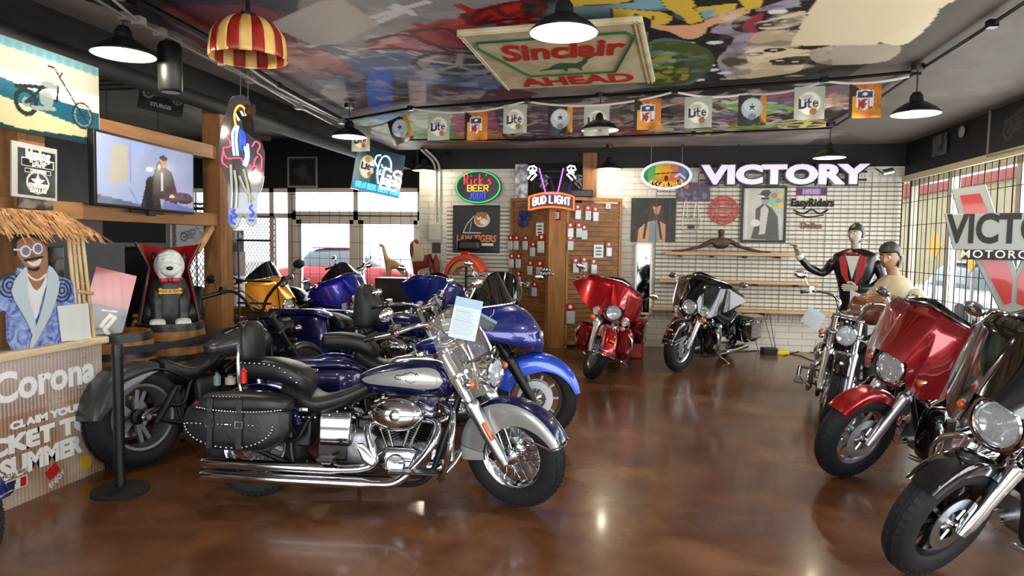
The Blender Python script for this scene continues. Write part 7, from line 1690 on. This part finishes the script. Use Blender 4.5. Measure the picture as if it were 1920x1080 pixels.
def on_wing(nm, px, py):
    M, W_ = wings[nm]; inv = M.inverted(); o_ = V((0, 0, CAMH)); dr = CM.to_3x3() @ V(((px-960)/1280.0, (540-py)/1280.0, -1.0)); n_ = M.to_3x3() @ V((0, 0, 1)); k = (M.translation-o_).dot(n_)/dr.dot(n_); return inv @ (o_+dr*k)
PK = [('L', 960, 458), ('L', 971, 458), ('L', 988, 458), ('L', 1018, 455, 1.3), ('L', 1002, 470), ('L', 962, 492), ('L', 975, 492), ('L', 997, 505), ('L', 1015, 505, 1.2), ('R', 1082, 400), ('R', 1101, 402), ('R', 1115, 404), ('R', 1068, 434), ('R', 1084, 434), ('R', 1094, 438), ('R', 1068, 458), ('R', 1078, 500), ('R', 1094, 498), ('R', 1112, 502), ('R', 1068, 585, 1.4), ('L', 1005, 545), ('R', 1140, 470), ('L', 975, 525)]
wd_ = 'upper,second,third,fourth'.split(',')
RH = mat('pack_red', '#a5141b', .4); CP = mat('pack_clear', '#b9c2c2', .15, 0, .6); proto = None; cnt = {'L': 0, 'R': 0}
CPD = mat('pack_dark', '#55595c', .2, 0, .6)
for e in PK:
    nm, px, py = e[:3]; sc_ = e[3] if len(e) > 3 else 1.; l = on_wing(nm, px, py-16); M = wings[nm][0] @ Matrix.Translation((l.x, l.y, .03)) @ Matrix.Scale(sc_, 4)
    cnt[nm] += 1
    T = thing('blister_pack', 'red-headed parts pack hanging on the '+('left' if nm == 'L' else 'right')+' wing of the wooden stand', 'parts pack', M, 'parts packs on the '+('left' if nm == 'L' else 'right')+' wing of the wooden stand')
    if proto is None or True:
        hd_o = G().box((0, -.04, 0), (.1, .085, .004)).obj('header_card', RH, T) if proto is None else proto[0].copy()
        lg = G().lathe([(0, 0), (.022, 0), (.022, .003), (0, .003)], (0, -.035, .002), (0, 0, 1), 20).obj('emblem', WHITE, hd_o) if proto is None else proto[1].copy()
        bl = G().box((0, -.155, .012), (.1, .145, .03)).obj('blister', CP, T, bevel=.01) if proto is None else proto[2].copy()
        if proto is None: G().cyl((0, 0, -.035), (0, 0, .02), .003, 6).obj('hook', DKMET, T)
        else:
            for x in (hd_o, lg, bl): COL.objects.link(x)
            hd_o.parent = T; lg.parent = hd_o; bl.parent = T
            G().cyl((0, 0, -.035), (0, 0, .02), .003, 6).obj('hook', DKMET, T)
        if proto is None: proto = (hd_o, lg, bl)
def card(nm, px, py, wpx, hpx, lb, red=False):
    l = on_wing(nm, px, py); M = wings[nm][0] @ Matrix.Translation((l.x, l.y, .025)); w = wpx/118; h = hpx/118; T = thing('sign_card', lb, 'sign', M)
    if red: G().box((0, 0, -.003), (w+.06, h+.05, .006)).obj('red_backing', RH, T, bevel=.01)
    G().box((0, 0, 0), (w, h, .008)).obj('card', PAPER, T); g = G()
    for i in range(3): g.box((0, h*.25-i*h*.25, .005), (w*.6, h*.09, .002))
    g.obj('print', BLACK, T)
card('L', 1014, 430, 17, 24, 'white card with three black lines on the left wing'); card('R', 1121, 471, 19, 24, 'white card with three black lines low on the right wing'); card('L', 1041, 404, 22, 12, 'white card with red border just below the pink neon sign', True); card('R', 1139, 387, 9, 9, 'tiny white tag at the top right corner of the wooden stand')
l = wings['R'][0] @ V((.25, zt+.05, -.01)); T = thing('radio', 'small black speaker box resting on top of the wooden stand', 'radio', Matrix.Translation(l)); G().box((0, .05, .06), (.36, .12, .11)).obj('case', BLACK, T, bevel=.01); G().box((0, -.012, .06), (.3, .005, .08)).obj('grille', DKMET, T)
l = on_wing('L', 988, 412); M = wings['L'][0] @ Matrix.Translation((l.x, l.y, .07)); T = thing('blue_cap_bundle', 'crumpled dark blue cloth bundle hanging on the stand left of the cards', 'cloth', M); g = G()
for i in range(9): g.sph(((RNG.random()-.5)*.16, (RNG.random()-.5)*.2, (RNG.random()-.5)*.03), .055, 12, 8, (1, 1.1, .6))
g.obj('cloth', mixed('blue_cloth', '#16234f', '#2b3f8a', 20, .8, bump=.5), T)
l = wings['L'][0] @ V((.80, 1.15, .05)); T = thing('chrome_fittings', 'cluster of chrome pipe fittings hanging at the post of the stand', 'fittings', Matrix.Translation(l)); 
for i in range(7): G().lathe([(0, 0), (.03, 0), (.03, .05), (.018, .06), (0, .06)], ((i % 4)*.05-.08, 0, (i//4)*.06), (0, -1, .2), 12).obj('fitting', CHROME, T)
# ------------------------------------------------------------------ statues
def body_statue(): pass
c = at(1603, 500, Y=8.95); T = thing('butler_statue', 'tall butler statue in black tailcoat and red waistcoat holding a white cloth', 'statue', Matrix.Translation((c.x, c.y, 0)) @ Matrix.Rotation(math.radians(-118), 4, 'Z'))
BK = mat('statue_black', '#0c0c0e', .3, 0, .4); RDW = mat('statue_red', '#a3161c', .35, 0, .4); SKG = mat('statue_skin', '#a39a8a', .45); WHC = mat('statue_white', '#c9cac6', .4); HG = mat('statue_hair', '#26201c', .5)
G().lathe([(0, 0), (.26, 0), (.26, .06), (.24, .08), (0, .08)]).obj('plinth', BK, T)
skin('legs', [(0, 0, .92, .15, .12), (0, .09, .8, .1), (0, .1, .5, .075), (0, .1, .14, .06), (.1, .11, .12, .045), (0, -.09, .8, .1), (0, -.1, .5, .075), (0, -.1, .14, .06), (.1, -.11, .12, .045)], [(0, 1), (1, 2), (2, 3), (3, 4), (0, 5), (5, 6), (6, 7), (7, 8)], BK, T)
G().add(*body_up([(.85, .0, .16, .12, .1, 2.4), (.95, .0, .155, .12, .11, 2.4), (1.15, .01, .18, .12, .12, 2.3), (1.38, .0, .24, .14, .13, 2.5), (1.52, .0, .25, .12, .1, 2.6), (1.58, 0, .16, .08, .06, 2.2), (1.61, .01, .07, .05, .05, 2)])).obj('coat', BK, T)
G().add(*body_up([(1.02, .085, .09, .03, .05, 2.4), (1.2, .09, .13, .03, .055, 2.4), (1.38, .085, .15, .03, .06, 2.4), (1.5, .06, .1, .03, .05, 2.2)])).obj('waistcoat', RDW, T)
G().prism([(-.075, 1.52), (.075, 1.52), (.0, 1.24)], .02, M=frame((.142, 0, 0), (0, 1, 0), (0, 0, 1)), z0=-.01).obj('shirt_front', WHC, T, smooth=False)
for sd in (-1, 1): G().prism([(sd*.07, 1.55), (sd*.15, 1.5), (sd*.12, 1.3), (sd*.02, 1.14), (sd*.05, 1.3)], .022, M=frame((.138, 0, 0), (0, 1, 0), (0, 0, 1)), z0=-.01).obj('lapel', RDW, T, smooth=False)
G().sph((.155, .03, 1.545), .022, sc=(.5, 1.2, .8)).sph((.155, -.03, 1.545), .022, sc=(.5, 1.2, .8)).sph((.16, 0, 1.545), .01).obj('bow_tie', RDW, T); G().cyl((.01, 0, 1.57), (.02, 0, 1.68), .052, 16).obj('neck', SKG, T)
head(T, Matrix.Translation((.03, 0, 1.775)) @ Matrix.Rotation(-.25, 4, 'Z'), 1.05, SKG, HG, quiff=False)
skin('arm', [(0, -.22, 1.48, .075), (-.02, -.36, 1.28, .06), (.12, -.5, 1.36, .05), (.2, -.6, 1.5, .042)], [(0, 1), (1, 2), (2, 3)], BK, T)
G().cyl((.185, -.585, 1.475), (.21, -.61, 1.525), .047, 14).obj('cuff', WHC, T); hand(T, frame((.215, -.615, 1.53), (.2, -.2, .9), (.6, .7, 0)), 1.1, SKG, .5)
skin('arm', [(0, .22, 1.48, .075), (.02, .32, 1.24, .06), (.16, .2, 1.13, .05), (.24, .08, 1.14, .042)], [(0, 1), (1, 2), (2, 3)], BK, T)
hand(T, frame((.24, .07, 1.14), (.1, -1, 0), (0, 0, 1)), 1.1, SKG, .5)
P = []
for i in range(9): P.append([V((.285+.01*math.sin(j*.9), .02+.27*j/8, 1.12-.015*j-.27*i/8+.0*j)) for j in range(9)])
G().solid(P, .008).obj('cloth', mat('white_cloth', '#d6d5e0', .7), T)
# singer statue with guitar, seen in profile
c = at(1682, 500, Y=7.3); T = thing('guitarist_statue', 'life-size statue of a dark-haired guitarist in a cream jacket facing left', 'statue', Matrix.Translation((c.x, c.y, 0)) @ Matrix.Rotation(math.radians(-158), 4, 'Z'))
CRM = mixed('cream_jacket', '#b5a98c', '#cfc6ac', 6, .5); DRK = mat('statue_dark_trousers', '#2a2624', .5); SK2 = mat('statue_tan_skin', '#9c7758', .45)
G().lathe([(0, 0), (.22, 0), (.22, .5), (.2, .52), (0, .52)]).obj('plinth', BK, T)
skin('legs', [(-.06, 0, .72, .14, .12), (.16, .1, .68, .085), (.34, .11, .58, .07), (.36, .11, .16, .055), (.45, .11, .1, .045), (.16, -.1, .68, .085), (.34, -.11, .58, .07), (.36, -.11, .16, .055), (.45, -.11, .1, .045)], [(0, 1), (1, 2), (2, 3), (3, 4), (0, 5), (5, 6), (6, 7), (7, 8)], DRK, T)
G().add(*body_up([(.62, -.04, .17, .12, .12, 2.4), (.78, -.03, .18, .13, .13, 2.4), (1.0, .0, .2, .14, .12, 2.4), (1.2, .02, .23, .13, .1, 2.5), (1.3, .02, .18, .09, .07, 2.3), (1.35, .03, .09, .06, .05, 2)])).obj('jacket', CRM, T)
G().add(*body_up([(.8, .08, .04, .02, .045, 2.2), (1.1, .1, .06, .02, .04, 2.2), (1.3, .07, .05, .02, .04, 2.2)])).obj('shirt', mat('statue_wine_shirt', '#5e1a1c', .5), T)
G().cyl((.02, 0, 1.3), (.06, 0, 1.44), .055, 16).obj('neck', SK2, T); head(T, Matrix.Translation((.085, 0, 1.53)) @ Matrix.Rotation(.45, 4, 'Z') @ Matrix.Rotation(.18, 4, 'Y'), 1.1, SK2, HG, long=True)
skin('arm', [(.0, .2, 1.22, .08), (-.02, .38, 1.06, .066), (.2, .36, 1.08, .054), (.34, .24, 1.12, .045)], [(0, 1), (1, 2), (2, 3)], CRM, T); skin('arm', [(.0, -.2, 1.22, .08), (.06, -.34, 1.04, .066), (.26, -.24, 1.04, .054), (.33, -.1, 1.1, .045)], [(0, 1), (1, 2), (2, 3)], CRM, T)
hand(T, frame((.35, .23, 1.13), (.3, -.9, -.1), (0, 0, 1)), 1.0, SK2, .6); hand(T, frame((.34, -.09, 1.11), (.1, .9, -.2), (0, 0, 1)), 1.0, SK2, .6)
GT = mixed('guitar_wood', '#5a2f18', '#7d4524', 5, .25, coat=.6)
gb = G().body([(-.25, 0, .1, .05, .05, 2.6), (-.2, 0, .17, .05, .05, 2.6), (-.06, 0, .125, .05, .05, 2.6), (.06, 0, .14, .05, .05, 2.6), (.16, 0, .1, .05, .05, 2.6), (.19, 0, .04, .05, .05, 2.6)], 28, 30)
MG = Matrix.Translation((.34, .06, 1.0)) @ Matrix.Rotation(math.radians(90), 4, 'Z') @ Matrix.Rotation(math.radians(80), 4, 'X') @ Matrix.Rotation(.15, 4, 'Z')
gt = gb.obj('guitar_body', GT, T, M=MG); G().bx((.15, -.025, .03), (.62, .025, .06)).bx((.62, -.035, .02), (.76, .035, .045)).obj('guitar_neck', GT, gt, M=MG)
# ------------------------------------------------------------------ big V dealer sign on a pole
p = at(1908, 462, Y=6.8); T = thing('dealer_sign', 'big red and silver V-shaped VICTORY MOTORCYCLES sign on a pole by the window', 'sign', frame((p.x, p.y, p.z), (.86, -.5, 0), (0, 0, 1)))
SV = mat('sign_silver', '#8f9490', .35, .3); RV = mat('sign_v_red', '#a8231d', .3, 0, .5); u_ = .0048
out = [(-110, 110), (-55, 118), (-36, 60), (-20, 20), (0, -45), (20, 20), (36, 60), (55, 118), (110, 110), (78, 0), (20, -125), (-20, -125), (-78, 0)]
G().prism([(x*u_, y*u_) for x, y in out], .05, z0=-.03).obj('border', SV, T, smooth=False, bevel=.01)
for sd in (-1, 1): G().prism([(sd*x*u_, y*u_) for x, y in [(94, 97), (62, 100), (4, -60), (4, -105), (14, -110), (68, 0)]], .02, z0=.012).obj('red_wing', RV, T, smooth=False)
G().prism([(x*u_, y*u_) for x, y in [(-118, 62), (118, 62), (100, -8), (-100, -8)]], .05, z0=.02).obj('name_bar', SV, T, smooth=False, bevel=.008); G().prism([(x*u_, y*u_) for x, y in [(-88, -6), (88, -6), (84, -26), (-84, -26)]], .045, z0=.02).obj('lower_bar', BLACK, T, smooth=False)
text('VICTORY', BLACK, T, (0, 30*u_, .072), size=.36, bold=.012, ext=.004, sx=.70); text('MOTORCYCLES', WHITE, T, (0, -16*u_, .067), size=.1, ext=.002, bold=.001, space=1.25); G().cyl((0, -125*u_, 0), (0, -p.z+.02, 0), .025, 12).obj('pole', SATIN, T); G().lathe([(0, 0), (.25, 0), (.25, .015), (.03, .03), (0, .03)], (0, -p.z, 0), (0, 1, 0), 24).obj('base', DKMET, T)
# ------------------------------------------------------------------ right wall details on the black band
def rq(x0, y0, x1, y1, x2, y2, x3, y3): return lq(x0, y0, x1, y1, XR-.03, x2, y2, x3, y3)
M, w, h = rq(1858, 200, 1990, 150, 1990, 262, 1854, 290); picture('framed_picture', 'dark framed motorcycle print high on the right black band', 'picture', M, w, h, lambda a, w, h: chopper(a, w*.3, h*.4, w*.4, '#3c3c3c', .03), bg='#17181a', fr=.02, fm=mat('grey_frame', '#8b857d', .5))
M, w, h = rq(1750, 257, 1775, 248, 1773, 288, 1747, 295); picture('card', 'small grey card pinned on the right black band', 'card', M, w, h, p_small('#1a1a1c', 95, '#3a3a3c'), bg='#5d5d5f')
for (x, y), lb in (((1690, 293), 'far'), ((1804, 247), 'near')):
    q = at(x, y, X=XR-.02); T = thing('wall_vent', f'round white cover on the right black band, the {lb} one', 'vent', frame(q, (0, -1, 0), (0, 0, 1))); G().lathe([(0, 0), (.07, 0), (.07, .012), (.05, .02), (0, .02)], n=24).obj('cover', mat('vent_white', '#9a988f', .5), T)
q = at(1655, 325, Y=YB-.3); T = thing('wall_lamp', 'small dark spotlight at the corner right of the VICTORY letters', 'spotlight', q); G().lathe([(0, 0), (.05, 0), (.05, .14), (0, .14)], (0, 0, 0), (.8, 0, .2), 16).obj('head', SATIN, T); G().cyl((0, 0, 0), (0, .3, .1), .01, 6).obj('arm', BLACK, T)
# ------------------------------------------------------------------ floor odds and ends
p = at(1192, 640, Y=9.9); T = thing('gas_can', 'bright red plastic can on the floor behind the candy red motorcycle', 'can', V((p.x, 9.9, 0))); G().box((0, 0, .2), (.22, .18, .4)).obj('body', mat('can_red', '#c03a2a', .4), T, bevel=.03, seg=3); G().cyl((0, 0, .38), (0, 0, .46), .03, 12).obj('cap', BLACK, T)
p = ground(1449, 664); T = thing('battery_charger', 'black and yellow battery charger on the floor by the back wall', 'charger', Matrix.Translation((p.x, p.y, 0)) @ Matrix.Rotation(.2, 4, 'Z')); G().box((-.06, 0, .05), (.22, .16, .1)).obj('body', BLACK, T, bevel=.01); G().box((.12, -.02, .03), (.2, .12, .06)).obj('case', mat('charger_yellow', '#d9c21c', .4), T, bevel=.01)
for k, P in enumerate(([(1420, 658), (1380, 660), (1335, 652), (1300, 655)], [(1462, 662), (1500, 668), (1520, 676), (1560, 690)], [(1470, 668), (1500, 660), (1540, 664), (1580, 672)])):
    g = G().tube(curve([ground(x, y)+V((0, 0, .008)) for x, y in P], 6), .007, 6); tag(g.obj('cable', BLACK), ['black cable on the floor left of the battery charger', 'black cable running from the charger under the chrome cruiser', 'second black cable right of the battery charger'][k], 'cable')
for k, (x, xo) in enumerate(((1411, 8), (1425, 20), (1437, 14))):
    a_, b_ = at(x, 600, Y=YB-.05), ground(x+xo, 657); g = G().tube(curve([a_, (a_.x+.03, YB-.08, .6), (b_.x-.05, YB-.12, .2), (b_.x, YB-.15, .008)], 6), .005, 6); tag(g.obj('hanging_cable', BLACK), f'thin black cable hanging down the white wall, number {k+1} beside the black tourer' if False else ['thin black cable hanging nearest the black tourer', 'middle thin black cable hanging down the white wall', 'thin black cable hanging above the charger'][k], 'cable')
# price papers
PT = ART
def paper(p, rot, label, w=.14, h=.21, col='#cfe0ea', seed=100):
    T = thing('price_tag', label, 'price tag', Matrix.Translation(p) @ rot); a = Art(w, h, 420, col); a.rect(0, h*.78, w, h, '#8fb9cc', .7); 
    for i in range(14): a.rect(w*.1, h*(.7-.045*i), w*(.6+.3*RNG.random()), h*(.712-.045*i), '#8a9aa8', .8)
    a.noise('#5f9db8', 20, .6, .0, seed); a.mesh('sheet', ART, T, th=.001, wave=lambda X, Y: .004*np.sin(X*25)); G().tube(curve([(0, h/2, 0), (.01, h/2+.03, .01), (0, h/2+.06, .0)], 3), .0015, 4).obj('string', WHITE, T); return T
VR = frame((0, 0, 0), (math.cos(YAW), math.sin(YAW), 0), (0, 0, 1)); VR.translation = (0, 0, 0)
paper(at(873, 598, d=3.72), VR @ Matrix.Rotation(-.2, 4, 'Z'), 'large white price sheet clipped to the windshield of the nearest cruiser', .15, .225)
paper(at(1525, 597, d=5.9), VR @ Matrix.Rotation(-.5, 4, 'Z'), 'price tag hanging from the handlebar of the tall chrome-forked cruiser', .17, .15, '#a9a8a8', 101)
paper(at(912, 605, d=4.4), VR @ Matrix.Rotation(-.5, 4, 'Z'), 'small black-framed tag behind the nearest windshield', .12, .08, '#44484c', 102)
# small things standing on the cruiser's saddlebag
for k, (x, y, c_, r_, h_, nm, lb) in enumerate(((407, 722, '#53736e', .02, .07, 'bottle', 'small teal bottle on the leather saddlebag'), (457, 718, '#c3151c', .018, .09, 'bottle', 'clear bottle of red fluid on the leather saddlebag'), (432, 720, '#8a857c', .03, .05, 'jar', 'small grey jar between the two bottles on the saddlebag'))):
    p = at(x, y, d=3.98); T = thing(nm, lb, nm, p); G().lathe([(0, 0), (r_, 0), (r_, h_*.75), (r_*.5, h_*.85), (r_*.5, h_), (0, h_)], n=16).obj('body', mat('bottle_'+c_, c_, .15, 0, .5), T); G().lathe([(0, h_), (r_*.55, h_), (r_*.55, h_*1.12), (0, h_*1.12)], n=12).obj('cap', BLACK, T)
# ------------------------------------------------------------------ figurines and orange fender at the back
WDN = mixed('carved_wood', '#a57c50', '#c9a678', 9, .5); RDN = mixed('worn_red_paint', '#6d2418', '#8f3a28', 9, .5)
def cabinet(x, y, w, dd, h, lb):
    T = thing('low_cabinet', lb, 'cabinet', V((x, y, 0))); G().box((0, 0, h/2), (w, dd, h)).obj('body', mat('cabinet_dark', '#2a211b', .5), T, bevel=.01); G().box((0, -dd/2-.01, h/2), (w*.9, .015, h*.85)).obj('cabinet_door', mat('cabinet_dark', '#2a211b', .5), T)
p = at(765, 520, Y=10.8); cabinet(p.x, 10.8, 1.0, .4, p.z-.01 if p.z < 1.3 else 1.05, 'dark low cabinet under the carved animal figures'); zc_ = (p.z-.01 if p.z < 1.3 else 1.05)
q = at(742, 500, Y=10.8); T = thing('carved_animal', 'carved long-necked wooden animal in front of the bright doors', 'figurine', V((q.x, 10.75, zc_)))
skin('figure', [(.12, 0, .22, .09), (-.1, 0, .22, .07), (-.16, 0, .36, .035), (-.2, 0, .52, .028), (-.27, 0, .54, .028), (-.1, .05, .02, .02), (.2, .05, .02, .025), (-.1, -.05, .02, .02), (.2, -.05, .02, .025)], [(0, 1), (1, 2), (2, 3), (3, 4), (1, 5), (0, 6), (1, 7), (0, 8)], WDN, T)
q = at(795, 490, Y=10.82); T = thing('carved_horse', 'carved pale-maned horse with red saddle beside the white wall', 'figurine', V((q.x, 10.82, zc_)))
skin('figure', [(0, 0, .3, .1), (-.14, 0, .28, .08), (-.2, 0, .42, .05), (-.2, 0, .56, .05), (-.1, 0, .62, .05), (.16, .05, .02, .03), (-.16, .05, .02, .03), (.16, -.05, .02, .03), (.12, 0, .3, .09)], [(8, 0), (0, 1), (1, 2), (2, 3), (3, 4), (8, 5), (1, 6), (8, 7)], RDN, T)
g = G()
for i in range(14): x = -.17+.012*i; g.tube(curve([(x, -.05, .6-.01*i), (x+.03, -.09, .45-.01*i), (x+.0, -.08, .28)], 4), .012, 6)
g.obj('mane', mat('pale_mane', '#b5a88c', .6), T); G().body([(.16, .28, .02, .02, .1, 2), (.2, .26, .07, .14, .2, 2.2), (.26, .22, .02, .06, .16, 2)]).obj('saddle', RDN, T)
p = at(874, 520, Y=10.35); T = thing('fender_display', 'glossy orange motorcycle fender with red lamp raised on a stand', 'motorcycle fender', Matrix.Translation((p.x, 10.35, 0)))
zz = p.z
arc_shell(0, 0, .39, .12, 20, 172, lambda t: .1).xf(Matrix.Translation((0, 0, zz-.02)) @ Matrix.Rotation(-.3, 4, 'Z')).obj('fender', ORG_P, T, sharp=60); arc_shell(0, 0, .3, .1, 25, 165, lambda t: .1).xf(Matrix.Translation((0, 0, zz-.02)) @ Matrix.Rotation(-.3, 4, 'Z')).obj('inner_fender', mat('pale_inner', '#c98f62', .4), T, sharp=60)
G().box((-.0, -.02, zz+.37), (.14, .16, .08)).obj('tail_lamp', REDL, T, bevel=.02); G().cyl((0, 0, 0), (0, 0, zz+.3), .02, 10).lathe([(0, 0), (.2, 0), (.2, .02), (0, .03)], n=20).obj('stand', BLACK, T); G().box((.02, .1, zz+.5), (.38, .2, .2)).obj('top_box', BLACK, T, bevel=.06, seg=3)
# ------------------------------------------------------------------ outside
struct(G().bx((-30, YS+.3, -.2), (30, 75, -.06)).bx((XR+.3, -20, -.2), (30, YS+.3, -.06)).bx((-30, -20, -.2), (XR+.3, YF-.2, -.06)), 'ground_outside', mixed('asphalt', '#9a9892', '#aeaca6', 3, .9), smooth=False)
o = bpy.data.objects['ground_outside']
bw = mixed('cream_stucco', '#a99c78', '#b8ab88', 1, .8)
T = thing('building', 'cream building with a red fascia seen through the right window', 'building', V((9.5, 5, 0))); G().bx((0, -14, 0), (1, 62, 7.5)).obj('wall', bw, T, smooth=False); G().bx((-.15, -14, 3.45), (0, 62, 3.9)).obj('fascia', mat('red_fascia', '#96301c', .6), T, smooth=False); 
for y in (-8, -3, 2, 7): G().bx((-.05, y, .3), (0, y+2.2, 2.3)).obj('window', mat('far_glass', '#8a98a0', .2), T, smooth=False)
for i, (px, py) in enumerate(((1752, 462), (1822, 478))):
    q = at(px, py, X=5.6); T = thing('diamond_sign', ['yellow diamond sign seen through the window grid, left one', 'yellow diamond sign behind the big V sign, right one'][i], 'sign', frame((5.6, q.y, q.z), (0, -1, 0), (0, 0, 1)))
    G().box((0, 0, 0), (.42, .42, .02), Matrix.Rotation(PI/4, 3, 'Z')).obj('plate', mat('sign_yellow', '#e0a818', .5), T); G().cyl((0, -.2, -.03), (0, -q.z-.05, -.03), .03, 8).obj('post', SATIN, T)
def car(pos, rz, colr, label):
    T = thing('car', label, 'car', Matrix.Translation(pos) @ Matrix.Rotation(rz, 4, 'Z')); m = paintmat('car_paint'+colr, colr)
    G().body([(-2.2, .6, .5, .1, .2, 4), (-2.1, .6, .8, .22, .3, 4), (-1.2, .62, .88, .3, .36, 5), (.9, .62, .88, .3, .36, 5), (1.9, .58, .82, .2, .3, 4), (2.2, .55, .55, .1, .2, 4)], 32, 40).obj('body', m, T)
    cb = G().body([(-1.6, .85, .5, .05, .05, 4), (-1.1, .88, .68, .5, .1, 4), (.1, .88, .68, .56, .1, 4), (.9, .86, .66, .16, .1, 4), (1.2, .84, .5, .03, .05, 4)], 32, 30).obj('cabin', mat('car_glass', '#56666f', .1, 0, 1.), T); G().bx((-1.05, -.6, 1.405), (.1, .6, 1.44)).obj('roof', m, T, bevel=.02)
    for x in (-1.35, 1.35):
        for sd in (-1, 1): G().lathe([(0, -.1), (.28, -.1), (.32, -.07), (.32, .07), (.28, .1), (0, .1)], (x, sd*.8, .32), (0, 1, 0), 24).obj('wheel', RUBBER, T)
q = at(668, 500, Y=19); car((q.x-.3, 19.5, .02), 0, '#b01825', 'red car parked outside the glazed doors')
q = at(1775, 555, X=6.9); car((7.2, q.y-.6, -.06), PI/2, '#dfe0e2', 'white car parked outside the right window'); 
bike(dict(pos=from_front(-176, 1140, 22, 1.6), hd=22, lean=6, steer=0, p1=BLUE_MD, fend='deep', seat='one', det=True, guard=False), 'motorcycle just outside the left edge with chrome wheel barely showing')
